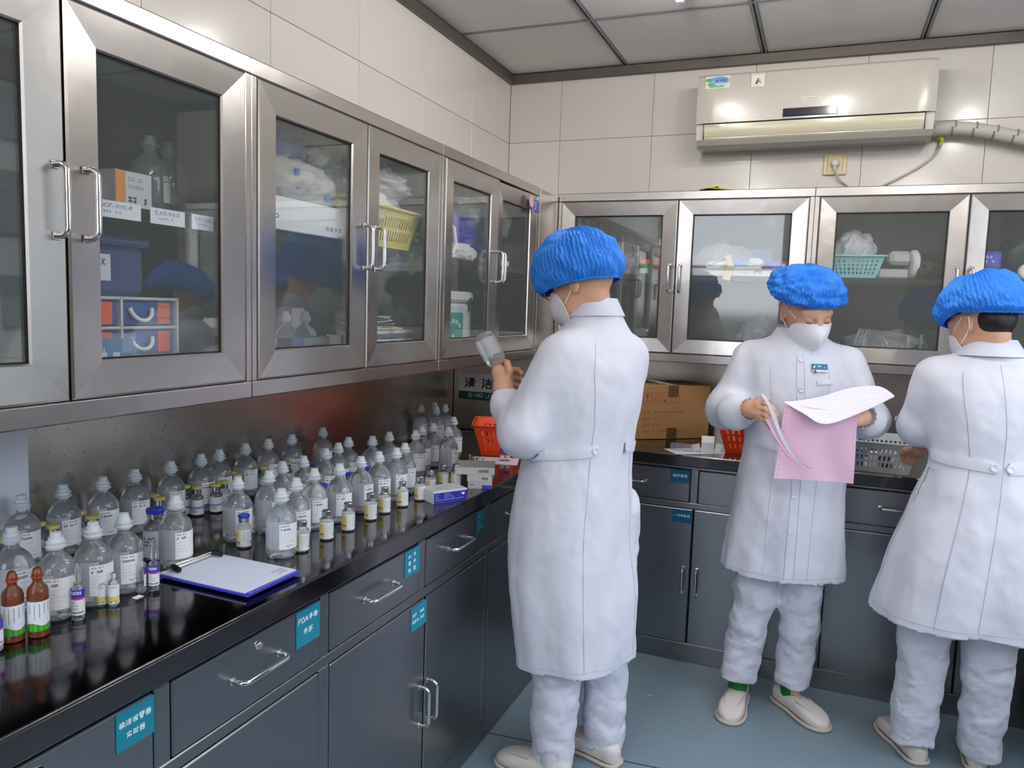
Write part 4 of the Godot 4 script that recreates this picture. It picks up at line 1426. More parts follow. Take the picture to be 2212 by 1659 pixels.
	carton("medicine_box", "middle white medicine box with a barcode in the stack before the left nurse", "medicine box", Vector3(0.589, Y + 0.0222, 1.556), 0.30, Vector3(0.078, 0.022, 0.088), wh, f3)
	var topbox := carton("medicine_box", "top wide grey white medicine box with a dark blue end in the stack", "medicine box", Vector3(0.567, Y + 0.0444, 1.556), 0.42, Vector3(0.125, 0.023, 0.105), mat("carton_grey", rgb(176, 172, 168), 0.5), f3)
	b = B.new()
	b.box(Vector3(0.0629, 0.0115, 0), Vector3(0.0008, 0.0225, 0.103))
	obj("end_panel", b, mat("carton_navy", rgb(22, 28, 62), 0.4), topbox)
	# paper form before the orange basket
	b = B.new()
	b.xf = Transform3D(Basis(Vector3.UP, 0.32), Vector3(0.475, Y + 0.001, 1.178))
	b.box(Vector3.ZERO, Vector3(0.17, 0.0014, 0.125))
	im2 = img_new(256, 256, rgb(214, 206, 222))
	print_on(im2, Rect2i(10, 190, 200, 50), 2, rgb(120, 90, 110), rng, 1.0, 3)
	im2.fill_rect(Rect2i(196, 150, 30, 40), rgb(110, 60, 180))
	im2.fill_rect(Rect2i(226, 90, 30, 30), rgb(220, 160, 90))
	tag(obj("paper_form", b, tex_mat("paper_form", im2, 0.8)), "pale lilac paper form lying in front of the orange basket", "paper")
	basket("orange plastic basket on the left worktop, behind the nurse's raised arm", Vector3(0.475, Y, 0.985), 0.36, Vector2(0.25, 0.15), Vector2(0.315, 0.21), 0.118, mat("orange_plastic", rgb(232, 74, 16), 0.3), [14, 8], 3, 0.42, 0.72)

func far_counter() -> void:
	var Y := 0.86
	# cardboard carton, turned about 40 degrees
	var card := mat("cardboard", rgb(164, 122, 78), 0.8)
	var im := img_new(700, 480, rgb(164, 122, 78))
	var ink := rgb(150, 66, 40)
	for k in 4:
		var x := 70 + k * 88
		for q in [Rect2i(x, 60, 78, 4), Rect2i(x, 150, 78, 4), Rect2i(x, 60, 4, 94), Rect2i(x + 74, 60, 4, 94)]:
			im.fill_rect(q, ink)
	im.fill_rect(Rect2i(96, 74, 26, 30), ink)
	im.fill_rect(Rect2i(106, 100, 6, 30), ink)
	im.fill_rect(Rect2i(94, 130, 30, 6), ink)
	for x in [182, 206]:
		im.fill_rect(Rect2i(x, 78, 7, 60), ink)
	im.fill_rect(Rect2i(264, 124, 26, 20), ink)
	line_on(im, Vector2(340, 104), Vector2(376, 80), 6, ink)
	line_on(im, Vector2(376, 80), Vector2(410, 104), 6, ink)
	im.fill_rect(Rect2i(373, 90, 6, 50), ink)
	for k in 4:
		write_on(im, ["品", "时", "内", "药"][k], 76, 226 + k * 58, 30, 3, ink)
		write_on(im, ["品", "用", "用", "物"][k], 112, 226 + k * 58, 30, 3, ink)
		print_on(im, Rect2i(166, 228 + k * 58, [360, 110, 90, 380][k], 28), 1, ink, rng, 1.0, 3)
	var front := tex_mat("cardboard_front", im, 0.8)
	var cb := thing("cardboard_box", "brown cardboard carton with red printing standing on the far worktop", "carton", Vector3(0.885, Y, 0.218), 0.66)
	var b := B.new()
	b.box(Vector3(0, 0.12, 0), Vector3(0.37, 0.238, 0.245), 0.002)
	obj("carton", b, card, cb)
	b = B.new()
	b.slab(Vector3(0, 0.12, 0.1231), 0.366, 0.234, 0.0006)
	obj("printed_front", b, front, cb)
	b = B.new()
	b.box(Vector3(0.01, 0.239, -0.061), Vector3(0.365, 0.003, 0.119), 0.0008)
	b.box(Vector3(0.0, 0.239, 0.061), Vector3(0.365, 0.003, 0.119), 0.0008)
	obj("flap", b, card, cb)
	im = img_new(256, 256, rgb(158, 116, 72))
	for k in 5:
		for a in 40:
			var an := a * 0.16
			im.fill_rect(Rect2i(int(150 + cos(an) * (14 + k * 7)), int(90 + sin(an * 2.0 + k) * (20 + k * 9)), 9, 9), rgb(160, 50, 36))
	print_on(im, Rect2i(110, 170, 110, 70), 5, rgb(90, 66, 50), rng, 1.0, 2)
	b = B.new()
	b.xf = Transform3D(Basis(Vector3.UP, -PI / 2), Vector3(-0.1854, 0.12, 0))
	b.slab(Vector3.ZERO, 0.24, 0.232, 0.0006)
	obj("printed_end", b, tex_mat("cardboard_end", im, 0.8), cb)
	b = B.new()
	b.box(Vector3(0.0, 0.2152, 0.1238), Vector3(0.05, 0.05, 0.0004))
	b.box(Vector3(0.0, 0.026, 0.1238), Vector3(0.05, 0.05, 0.0004))
	b.box(Vector3(0.0, 0.2412, 0.0), Vector3(0.05, 0.0004, 0.246))
	var tp := mat("packing_tape", Color(0.42, 0.31, 0.2, 0.75), 0.2)
	tp.transparency = BaseMaterial3D.TRANSPARENCY_ALPHA
	obj("tape", b, tp, cb)
	basket("red orange basket half hidden behind the middle nurse on the far worktop", Vector3(1.345, Y, 0.42), 0.05, Vector2(0.26, 0.19), Vector2(0.33, 0.25), 0.125, mat("orange_red_plastic", rgb(214, 62, 14), 0.3), [12, 8], 3, 0.42, 0.7)
	# sheet of paper, the small white carton and a clear lid on it
	b = B.new()
	b.xf = Transform3D(Basis(Vector3.UP, 0.62), Vector3(1.1, Y + 0.0012, 0.572))
	b.box(Vector3.ZERO, Vector3(0.21, 0.0014, 0.12))
	tag(obj("paper_sheet", b, M["paper"]), "white sheet of paper on the far worktop under the small white carton", "paper")
	var sm := thing("small_carton", "little white paper carton standing open on the sheet of paper", "carton", Vector3(1.155, Y + 0.0022, 0.575), 0.15)
	b = B.new()
	b.box(Vector3(0, 0.022, 0), Vector3(0.05, 0.044, 0.035), 0.001)
	obj("carton", b, M["white"], sm)
	b = B.new()
	b.xf = Transform3D(Basis(Vector3.RIGHT, -0.5), Vector3(0, 0.047, -0.008))
	b.box(Vector3(0, 0.006, 0), Vector3(0.05, 0.028, 0.002))
	obj("flap", b, M["white"], sm)
	b = B.new()
	b.xf = Transform3D(Basis(Vector3.BACK, 0.25), Vector3(-0.046, 0.016, 0))
	b.box(Vector3.ZERO, Vector3(0.034, 0.03, 0.003))
	b.xf = Transform3D(Basis(Vector3.BACK, -0.2), Vector3(0.042, 0.02, -0.01))
	b.box(Vector3.ZERO, Vector3(0.024, 0.034, 0.003))
	obj("side_flap", b, M["white"], sm)
	b = B.new()
	for x in [-0.024, 0.024]:
		b.box(Vector3(x, 0.0135, 0), Vector3(0.046, 0.027, 0.035), 0.002)
	var cl := obj("plastic_case", b, pane_mat("clear_case", Color(0.75, 0.8, 0.9), 0.2, 0.08))
	cl.position = Vector3(1.055, Y + 0.0022, 0.585)
	tag(cl, "small clear plastic case on the paper before the cardboard carton", "case")
	# grey basket with its odds and ends
	var grey := mat("grey_plastic", rgb(196, 198, 196), 0.4)
	basket("light grey slotted basket at the front edge of the far worktop", Vector3(1.745, Y, 0.535), 0.0, Vector2(0.27, 0.19), Vector2(0.345, 0.25), 0.115, grey, [18, 10], 3, 0.5, 0.66)
	var bluem := mat("pen_blue", rgb(30, 60, 180), 0.4)
	for k in 3:
		b = B.new()
		var p0 := Vector3(1.665 + k * 0.02, Y + 0.01, 0.49)
		b.tube([p0, p0 + Vector3(0.002 + 0.012 * k, 0.115, -0.045), p0 + Vector3(0.002 + 0.012 * k, 0.125, -0.049)], [0.0045, 0.0045, 0.0015], 8)
		tag(obj("pen", b, bluem), "blue pen sticking up in the grey basket, the %s of three" % nth(k), "pen", "blue pens in the grey basket")
	var bits := [rgb(214, 218, 220), rgb(30, 120, 90), rgb(60, 70, 160), rgb(220, 222, 226), rgb(40, 44, 46), rgb(210, 212, 216)]
	for k in 12:
		var at := Vector3(1.642 + (k % 6) * 0.041, Y + 0.004 + 0.030 * (k / 6), 0.555 + 0.034 * sin(k * 2.1) - 0.02 * (k / 6))
		carton("small_box", "little packet in the grey basket, %s from left in the %s layer" % [nth(k % 6), ["lower", "upper"][k / 6]], "packet", at, k * 0.7, Vector3(0.036, 0.027, 0.028), mat("bits_%d" % (k % 6), bits[k % 6], 0.5), null, null, "little packets in the grey basket")
	# black bin at the right edge
	var bin := thing("bin", "black bin with a thin metal rod at the lower right edge of the picture", "bin", Vector3(2.43, 0.0, 0.82))
	b = B.new()
	b.lathe([Vector2(0, 0.0), Vector2(0.115, 0.0), Vector2(0.125, 0.012), Vector2(0.15, 0.48), Vector2(0.155, 0.49), Vector2(0.145, 0.49), Vector2(0.12, 0.02), Vector2(0, 0.02)], 32)
	obj("tub", b, mat("bin_black", rgb(16, 17, 22), 0.45), bin)
	b = B.new()
	b.tube([Vector3(-0.13, 0.03, 0.05), Vector3(-0.12, 0.2, 0.085), Vector3(-0.11, 0.46, 0.115)], 0.004, 8)
	obj("rod", b, mat("rod", rgb(90, 94, 100), 0.3, 0.9), bin)
	b = B.new()
	b.box(Vector3(-0.09, 0.02, 0.12), Vector3(0.08, 0.015, 0.05), 0.004)
	obj("pedal", b, mat("rod2", rgb(120, 124, 130), 0.3, 0.9), bin)

func cabinet_contents() -> void:
	var S := 1.5887
	var F := 1.2432
	var b: B
	var im: Image
	var clear := pane_mat("bag_clear", Color(0.85, 0.87, 0.88), 0.22, 0.12)
	var milky := pane_mat("bag_milky", Color(0.85, 0.86, 0.88), 0.55, 0.2)
	# --- nearest cupboard
	for k in 3:
		var t := thing("plastic_bottle", "large clear bottle on the nearest cupboard's shelf, %s from left" % nth(k), "bottle", Vector3(0.2 + 0.02 * (k % 2), S, [2.72, 2.49, 2.42][k]), 1.0 + k, "large bottles in the nearest cupboard")
		b = B.new()
		b.lathe([Vector2(0, 0.002), Vector2(0.036, 0.0), Vector2(0.04, 0.006), Vector2(0.04, 0.095), Vector2(0.036, 0.11), Vector2(0.016, 0.128), Vector2(0.013, 0.135), Vector2(0.013, 0.145), Vector2(0.02, 0.147), Vector2(0.02, 0.151), Vector2(0.013, 0.152), Vector2(0.012, 0.168), Vector2(0, 0.169)], 24, 45)
		obj("bottle_body", b, M["infusion_clear"], t)
		b = B.new()
		b.wrap(0.0405, 0.03, 0.085, -0.5, 0.6, 10)
		obj("label", b, M["bottle_sticker_%d" % k], t)
	im = img_new(192, 128, rgb(226, 226, 228))
	im.fill_rect(Rect2i(0, 0, 50, 128), rgb(236, 150, 40))
	print_on(im, Rect2i(64, 18, 110, 50), 2, rgb(130, 134, 140), rng, 1.0, 2)
	print_on(im, Rect2i(64, 84, 120, 36), 1, rgb(40, 42, 46), rng, 1.0, 5)
	carton("medicine_box", "white box with an orange edge on the nearest cupboard's upper shelf", "medicine box", Vector3(0.26, S, 2.59), PI / 2, Vector3(0.085, 0.075, 0.05), M["carton_white"], tex_mat("orange_box", im, 0.5))
	for k in 3:
		im = img_new(256, 96, rgb(226, 230, 238))
		write_on(im, "5%", 30, 14, 30, 3, rgb(70, 74, 90))
		write_on(im, "药液性清", 92, 14, 30, 2, rgb(90, 94, 110), 1.05)
		print_on(im, Rect2i(60, 56, 120, 26), 1, rgb(90, 94, 110), rng, 1.0, 2)
		b = B.new()
		b.slab(Vector3.ZERO, [0.115, 0.085, 0.06][k], 0.03, 0.0008)
		var o := obj("shelf_label", b, tex_mat("shelf_label_%d" % k, im, 0.6))
		o.position = Vector3(0.3595, 1.5765, [2.70, 2.578, 2.487][k])
		o.rotation.y = PI / 2
		tag(o, "white paper label on the nearest cupboard's shelf edge, %s from left" % nth(k), "label", "shelf labels in the nearest cupboard")
	# blue lidded bin on the drawer stack
	var navy := mat("navy_plastic", rgb(44, 62, 120), 0.3)
	var bt := thing("storage_box", "dark blue lidded plastic box standing on the small drawers behind glass", "storage box", Vector3(0.19, F + 0.1765, 2.69), PI / 2)
	b = B.new()
	b.box(Vector3(0, 0.05, 0), Vector3(0.245, 0.1, 0.2), 0.012)
	obj("tub", b, navy, bt)
	b = B.new()
	b.box(Vector3(0, 0.107, 0), Vector3(0.26, 0.016, 0.214), 0.006)
	obj("lid", b, mat("navy_lid", rgb(56, 74, 132), 0.3), bt)
	im = img_new(256, 192, rgb(214, 216, 222))
	write_on(im, "显像仪", 40, 28, 58, 6, rgb(40, 42, 60), 1.05)
	write_on(im, "内科", 60, 108, 58, 6, rgb(40, 42, 60), 1.05)
	b = B.new()
	b.slab(Vector3(0.0, 0.055, 0.1008), 0.075, 0.05, 0.0008)
	obj("label", b, tex_mat("bin_label", im, 0.6), bt)
	var dr := thing("drawer_stack", "small blue three tier drawer unit with white loop handles behind glass", "drawer unit", Vector3(0.2, F, 2.645), PI / 2)
	var bluep := mat("blue_plastic", rgb(24, 84, 150), 0.3)
	b = B.new()
	for k in 4:
		b.box(Vector3(0, 0.003 + k * 0.057, 0), Vector3(0.28, 0.006, 0.22), 0.002)
	for s in [-1.0, 0.0, 1.0]:
		b.box(Vector3(s * 0.1375, 0.09, 0), Vector3(0.005, 0.172, 0.22))
	obj("frame", b, mat("drawer_frame", rgb(200, 204, 208), 0.35), dr)
	im = img_new(128, 192, rgb(224, 88, 50))
	print_on(im, Rect2i(20, 30, 90, 130), 3, rgb(120, 40, 20), rng, 1.0, 2)
	var og := tex_mat("orange_tag", im, 0.6)
	for r in 3:
		for c in 2:
			b = B.new()
			b.box(Vector3.ZERO, Vector3(0.128, 0.047, 0.2), 0.003)
			var o2 := obj("drawer", b, bluep, dr)
			o2.position = Vector3(-0.069 + c * 0.138, 0.0315 + r * 0.057, 0.004)
			b = B.new()
			var pts := []
			for k in 13:
				var a := PI * k / 12.0
				pts.append(Vector3(cos(a) * 0.026, 0.010 - sin(a) * 0.024, 0.103 + sin(a) * 0.008))
			b.tube(pts, 0.0042, 8)
			var hd := obj("handle", b, M["white"], o2)
			hd.position.x = -0.022
			b = B.new()
			b.slab(Vector3(0.036, 0, 0.1008), 0.03, 0.042, 0.0008)
			obj("label", b, og, o2)
	im = img_new(384, 96, rgb(44, 120, 180))
	write_on(im, "田花口", 60, 20, 60, 9, rgb(235, 240, 246), 1.5)
	var ps := thing("sign_holder", "clear stand with a blue and white sign at the bottom of the nearest cupboard", "sign", Vector3(0.345, F, 2.715), PI / 2)
	b = B.new()
	b.slab(Vector3(0, 0.055, 0), 0.125, 0.09, 0.002)
	obj("card", b, tex_mat("holder_card", im, 0.4), ps)
	b = B.new()
	b.box(Vector3(0, 0.055, 0.003), Vector3(0.135, 0.11, 0.002), 0.0008)
	b.box(Vector3(0, 0.002, -0.0105), Vector3(0.135, 0.004, 0.03), 0.001)
	obj("holder", b, pane_mat("acrylic", Color(0.95, 0.97, 1), 0.08), ps)
	# --- middle cupboard, left door
	im = img_new(384, 128, rgb(222, 224, 228))
	write_on(im, "检查手套", 270, 84, 22, 2, rgb(110, 114, 122), 1.1)
	for a in 40:
		im.fill_rect(Rect2i(int(20 + cos(a * 0.16) * 8), int(76 + sin(a * 0.16) * 8), 4, 4), rgb(60, 64, 72))
	carton("glove_box", "long white glove box on the middle cupboard's shelf behind glass", "box", Vector3(0.3, S, 2.12), PI / 2, Vector3(0.3, 0.078, 0.11), M["carton_white"], tex_mat("glove_box", im, 0.5))
	lump("cloth_bundle", "grey white folded bundle with blue stripes on top of the glove box", "bundle", Vector3(0.27, S + 0.0782, 2.12), Vector3(0.085, 0.062, 0.17), mat("bundle", rgb(176, 176, 174), 0.7), 5, 0.2)
	b = B.new()
	b.box(Vector3(0.352, S + 0.128, 2.17), Vector3(0.006, 0.05, 0.02), 0.002)
	b.box(Vector3(0.352, S + 0.10, 2.045), Vector3(0.006, 0.02, 0.022), 0.002)
	tag(obj("blue_tape", b, mat("blue_stripe", rgb(40, 110, 180), 0.6)), "blue tape strip across the grey white bundle in the middle cupboard", "tape")
	lump("blue_bag", "dark blue bag pushed in above the striped bundle in the middle cupboard", "bag", Vector3(0.2, S + 0.165, 2.17), Vector3(0.1, 0.06, 0.16), mat("bag_navy", rgb(40, 52, 120), 0.35), 8, 0.25)
	lump("plastic_bag", "crumpled grey see through bag at the right of the blue bag", "bag", Vector3(0.24, S + 0.14, 1.975), Vector3(0.08, 0.06, 0.07), milky, 9, 0.35)
	# yellow basket across both doors
	basket("pale yellow slotted basket on the middle cupboard's shelf", Vector3(0.262, S, 1.765), PI / 2, Vector2(0.36, 0.13), Vector2(0.44, 0.17), 0.115, mat("yellow_plastic", rgb(222, 208, 116), 0.4), [26, 8], 2, 0.45, 0.75)
	lump("white_cloth", "white cloth heaped in the pale yellow basket", "cloth", Vector3(0.262, S + 0.06, 1.76), Vector3(0.07, 0.075, 0.17), mat("cloth_white", rgb(206, 206, 208), 0.8), 12, 0.25)
	lump("plastic_bag", "clear bag lying on top of the white cloth in the middle cupboard", "bag", Vector3(0.262, S + 0.155, 1.70), Vector3(0.08, 0.05, 0.13), milky, 14, 0.35)
	var green := carton("green_box", "green box with a white printed tag beside the yellow basket", "box", Vector3(0.25, S, 1.505), PI / 2, Vector3(0.08, 0.1, 0.14), mat("green_box", rgb(40, 130, 60), 0.4), null)
	im = img_new(192, 96, rgb(230, 232, 232))
	write_on(im, "消毒", 12, 18, 60, 8, rgb(20, 22, 24), 1.1)
	write_on(im, "一次", 130, 34, 30, 5, rgb(20, 22, 24), 1.0)
	b = B.new()
	b.slab(Vector3(0.0, 0.05, 0.0715), 0.055, 0.03, 0.0008)
	obj("label", b, tex_mat("green_box_tag", im, 0.6), green)
	# lower shelf of the middle cupboard
	for k in 4:
		dup(get_node("infusion_bottle"), "infusion_bottle", Vector3(0.2, F, [2.20, 2.11, 2.02, 1.935][k]), 1.0 + k * 0.2, "dim infusion bottle at the bottom of the middle cupboard, %s from left" % nth(k), "bottles at the bottom of the middle cupboard")
	var dark := mat("dark_carton", rgb(92, 98, 108), 0.6)
	im = img_new(256, 96, rgb(120, 124, 130))
	im.fill_rect(Rect2i(0, 0, 70, 96), rgb(60, 84, 130))
	print_on(im, Rect2i(90, 20, 140, 26), 1, rgb(40, 44, 50), rng, 1.0, 3)
	carton("medicine_box", "dark grey and blue carton before the dim bottles in the middle cupboard", "medicine box", Vector3(0.282, F, 2.045), PI / 2, Vector3(0.165, 0.085, 0.05), dark, tex_mat("dark_carton_front", im, 0.6))
	im = img_new(192, 64, rgb(40, 58, 84))
	print_on(im, Rect2i(20, 12, 150, 40), 1, rgb(110, 130, 140), rng, 1.0, 4)
	carton("medicine_box", "small navy packet with pale print at the lower left of the middle cupboard", "packet", Vector3(0.325, F, 2.2), PI / 2, Vector3(0.1, 0.042, 0.02), navy, tex_mat("navy_packet", im, 0.5))
	im = img_new(256, 96, rgb(226, 224, 224))
	im.fill_rect(Rect2i(0, 0, 14, 96), rgb(200, 40, 40))
	im.fill_rect(Rect2i(236, 0, 20, 96), rgb(200, 40, 40))
	for k in 5:
		line_on(im, Vector2(50 + k * 26, 16), Vector2(60 + k * 22, 80), 2, rgb(120, 110, 110))
	carton("medicine_box", "white packet with red ends at the front of the middle cupboard", "packet", Vector3(0.345, F, 2.165), PI / 2, Vector3(0.105, 0.034, 0.018), M["carton_white"], tex_mat("red_end_packet", im, 0.5))
	carton("medicine_box", "pale yellow packet at the left end of the middle cupboard's floor", "packet", Vector3(0.349, F, 2.262), PI / 2, Vector3(0.06, 0.016, 0.015), mat("yellow_packet", rgb(216, 206, 150), 0.6), null)
	carton("medicine_box", "narrow white carton standing beside the dark carton in the middle cupboard", "medicine box", Vector3(0.315, F, 1.962), PI / 2, Vector3(0.014, 0.09, 0.04), M["carton_white"], null)
	carton("medicine_box", "red and white carton in the dim back of the middle cupboard", "medicine box", Vector3(0.1, F, 1.87), PI / 2, Vector3(0.06, 0.16, 0.05), mat("red_carton", rgb(190, 60, 56), 0.5), tex_mat("bw_carton", img_new(8, 8, rgb(180, 180, 184)), 0.6))
	var tray := carton("plastic_tray", "small clear blue tray of ampoules at the right of the middle cupboard", "tray", Vector3(0.325, F, 1.915), PI / 2, Vector3(0.08, 0.055, 0.035), pane_mat("tray_clear", Color(0.7, 0.78, 0.9), 0.45, 0.15), null)
	carton("medicine_box", "bright blue little box before the ampoule tray in the middle cupboard", "box", Vector3(0.352, F, 1.905), PI / 2, Vector3(0.05, 0.02, 0.012), mat("bright_blue", rgb(40, 90, 200), 0.4), null)
	# three medicine cartons and papers
	im = img_new(192, 256, rgb(220, 222, 226))
	im.fill_rect(Rect2i(0, 24, 192, 46), rgb(60, 72, 110))
	print_on(im, Rect2i(10, 84, 170, 36), 1, rgb(50, 54, 64), rng, 1.0, 3)
	im.fill_rect(Rect2i(10, 140, 80, 16), rgb(90, 140, 200))
	for a in 40:
		im.fill_rect(Rect2i(int(96 + cos(a * 0.16) * 12), int(212 + sin(a * 0.16) * 12), 12, 12), rgb(60, 100, 180))
	var mc := tex_mat("stack_carton", im, 0.5)
	for k in 4:
		carton("medicine_box", "white and blue carton in the row under leaflets, %s from left" % nth(k), "medicine box", Vector3(0.285, F, [1.79, 1.71, 1.635, 1.56][k]), PI / 2, Vector3(0.074, 0.098, 0.06), M["carton_white"], mc, null, "cartons at the bottom of the middle cupboard")
	for k in 7:
		b = B.new()
		b.xf = Transform3D(Basis(Vector3.UP, 0.5 + k * 0.8) * Basis(Vector3.RIGHT, 0.10 * sin(k * 1.7)), Vector3(0.265 + 0.01 * sin(k), F + 0.104 + k * 0.0062, 1.70 + 0.035 * cos(k * 2.3)))
		b.box(Vector3.ZERO, Vector3(0.10, 0.0035, 0.13), 0.001)
		tag(obj("leaflet", b, mat("leaflet_%d" % (k % 3), [rgb(206, 204, 204), rgb(206, 190, 110), rgb(120, 124, 180)][k % 3], 0.7)), "loose leaflet on top of the standing cartons, %s from the bottom" % nth(k), "leaflet", "leaflets on the cartons")
	# --- corner cupboard
	basket("purple blue basket on the corner cupboard's shelf", Vector3(0.24, S, 1.10), PI / 2, Vector2(0.3, 0.15), Vector2(0.36, 0.19), 0.15, mat("purple_plastic", rgb(66, 62, 190), 0.4), [20, 10], 3, 0.45, 0.7)
	lump("plastic_bag", "clear crumpled bag in the purple blue basket", "bag", Vector3(0.24, S + 0.09, 1.07), Vector3(0.09, 0.085, 0.15), clear, 21, 0.35)
	var dv := thing("white_device", "white upright device with a looped tube at the left of the corner cupboard", "device", Vector3(0.31, S, 1.37), PI / 2)
	b = B.new()
	b.box(Vector3(0, 0.08, 0), Vector3(0.05, 0.16, 0.08), 0.008)
	obj("housing", b, M["white"], dv)
	b = B.new()
	b.tube([Vector3(0.024, 0.12, 0.03), Vector3(0.05, 0.1, 0.045), Vector3(0.058, 0.05, 0.048), Vector3(0.045, 0.015, 0.045), Vector3(0.024, 0.02, 0.038)], 0.006, 8)
	obj("tube", b, M["white"], dv)
	lump("white_pack", "white crinkled packs lying before the purple blue basket", "pack", Vector3(0.335, S, 1.22), Vector3(0.024, 0.03, 0.1), mat("pack_white", rgb(204, 204, 206), 0.6), 23, 0.3)
	carton("white_tray", "flat white tray at the right of the corner cupboard's shelf", "tray", Vector3(0.3, S, 0.90), PI / 2, Vector3(0.2, 0.02, 0.1), M["white"], null)
	lump("plastic_bag", "see through bag hanging over the shelf behind the last door", "bag", Vector3(0.22, S + 0.12, 0.8), Vector3(0.1, 0.08, 0.12), clear, 25, 0.3)
	var cd := thing("cold_box", "white cold box with a teal emergency sign and black latches in the corner cupboard", "cold box", Vector3(0.205, F, 1.215), PI / 2)
	b = B.new()
	b.box(Vector3(0, 0.095, 0), Vector3(0.29, 0.19, 0.22), 0.012)
	obj("body", b, mat("cold_white", rgb(196, 202, 208), 0.4), cd)
	b = B.new()
	b.box(Vector3(0, 0.212, 0), Vector3(0.3, 0.04, 0.23), 0.01)
	obj("lid", b, mat("cold_lid", rgb(206, 210, 216), 0.4), cd)
	b = B.new()
	b.box(Vector3(0, 0.25, 0), Vector3(0.24, 0.028, 0.06), 0.008)
	obj("carry_handle", b, bluep, cd)
	for s in [-1.0, 1.0]:
		b = B.new()
		b.box(Vector3(s * 0.115, 0.185, 0.115), Vector3(0.02, 0.05, 0.012), 0.003)
		obj("latch", b, M["black"], cd)
	im = img_new(320, 320, rgb(14, 140, 130))
	for k in 5:
		var a := deg_to_rad(-50.0 + k * 25.0)
		write_on(im, "静脉溶栓箱"[k], 160 + sin(a) * 140 - 24, 190 - cos(a) * 110 - 24, 46, 5, rgb(235, 245, 245))
	for a in 24:
		line_on(im, Vector2(150 + a, 250 - a * 2), Vector2(165 + sin(a * 0.6) * 20, 250 - a * 2), 5, rgb(235, 245, 245))
	b = B.new()
	b.slab(Vector3(-0.015, 0.092, 0.1105), 0.16, 0.125, 0.001)
	obj("emergency_sign", b, tex_mat("cold_sign", im, 0.5), cd)
	carton("white_tag", "little white tag at the lower left of the corner cupboard", "tag", Vector3(0.335, F, 1.385), PI / 2, Vector3(0.045, 0.016, 0.012), M["white"], null)
	carton("blue_box", "dim blue box at the bottom behind the last door", "box", Vector3(0.2, F, 0.85), PI / 2, Vector3(0.22, 0.06, 0.16), mat("dim_blue", rgb(60, 74, 120), 0.5), null)
	# --- far cupboard by the corner
	lump("plastic_bag", "crumpled clear bag left of the green jar in the far cupboard", "bag", Vector3(0.67, S, 0.19), Vector3(0.095, 0.075, 0.08), clear, 31, 0.35)
	var jar := thing("jar", "small green jar with an orange lid in the far cupboard", "jar", Vector3(0.787, S, 0.24))
	b = B.new()
	b.lathe([Vector2(0, 0), Vector2(0.025, 0), Vector2(0.027, 0.004), Vector2(0.027, 0.042), Vector2(0.022, 0.05), Vector2(0, 0.05)], 22)
	obj("jar_body", b, mat("jar_green", rgb(20, 120, 60), 0.25), jar)
	b = B.new()
	b.lathe([Vector2(0, 0.05), Vector2(0.024, 0.05), Vector2(0.025, 0.068), Vector2(0.02, 0.071), Vector2(0, 0.071)], 22)
	obj("jar_lid", b, mat("jar_lid", rgb(226, 90, 30), 0.4), jar)
	b = B.new()
	b.wrap(0.0273, 0.008, 0.03, -0.8, 0.8, 10)
	obj("label", b, mat("jar_label", rgb(190, 210, 200), 0.6), jar)
	var br := thing("brown_bottle", "brown medicine bottle with a white cap in the far cupboard", "bottle", Vector3(0.868, S, 0.24))
	b = B.new()
	b.lathe([Vector2(0, 0), Vector2(0.042, 0), Vector2(0.045, 0.005), Vector2(0.045, 0.09), Vector2(0.04, 0.108), Vector2(0.022, 0.125), Vector2(0.016, 0.13), Vector2(0.016, 0.138), Vector2(0, 0.138)], 26, 45)
	obj("bottle_body", b, mat("brown_glass", rgb(96, 40, 22), 0.12), br)
	b = B.new()
	b.lathe([Vector2(0, 0.134), Vector2(0.02, 0.134), Vector2(0.02, 0.158), Vector2(0.018, 0.16), Vector2(0, 0.16)], 22)
	obj("bottle_cap", b, M["white"], br)
	b = B.new()
	b.wrap(0.0453, 0.02, 0.075, -0.9, 0.9, 12)
	obj("label", b, mat("brown_label", rgb(150, 70, 50), 0.6), br)
	lump("dark_case", "dark domed case at the bottom of the far cupboard by the corner", "case", Vector3(0.80, F, 0.2), Vector3(0.085, 0.05, 0.08), mat("dome_dark", rgb(40, 44, 56), 0.4), 33, 0.04)
	# second door
	var tr := thing("enamel_tray", "white shallow tray marked with red characters on the far cupboard's shelf", "tray", Vector3(1.215, S, 0.205))
	b = B.new()
	for q in [[Vector3(0, 0.0015, 0), Vector3(0.40, 0.003, 0.15)], [Vector3(0, 0.0155, 0.0765), Vector3(0.42, 0.031, 0.003)], [Vector3(0, 0.0155, -0.0765), Vector3(0.42, 0.031, 0.003)], [Vector3(-0.2095, 0.0155, 0), Vector3(0.003, 0.031, 0.15)], [Vector3(0.2095, 0.0155, 0), Vector3(0.003, 0.031, 0.15)]]:
		b.box(q[0], q[1], 0.001)
	obj("tray", b, M["white"], tr)
	im = img_new(512, 64, rgb(200, 200, 200))
	write_on(im, "一", 250, 8, 44, 4, rgb(150, 50, 44))
	write_on(im, "不内用物"[1], 318, 8, 42, 4, rgb(150, 50, 44))
	write_on(im, "品", 400, 6, 46, 4, rgb(150, 50, 44))
	b = B.new()
	b.slab(Vector3(0, 0.0155, 0.0784), 0.418, 0.03, 0.0006)
	obj("printed_front", b, tex_mat("tray_front", im, 0.4), tr)
	b = B.new()
	b.xf = Transform3D(Basis(Vector3.BACK, 0.35), Vector3(1.165, S + 0.06, 0.292))
	b.box(Vector3.ZERO, Vector3(0.024, 0.06, 0.002), 0.0005)
	b.xf = Transform3D(Basis(Vector3.BACK, -0.3), Vector3(1.163, S + 0.012, 0.293))
	b.box(Vector3.ZERO, Vector3(0.032, 0.062, 0.002), 0.0005)
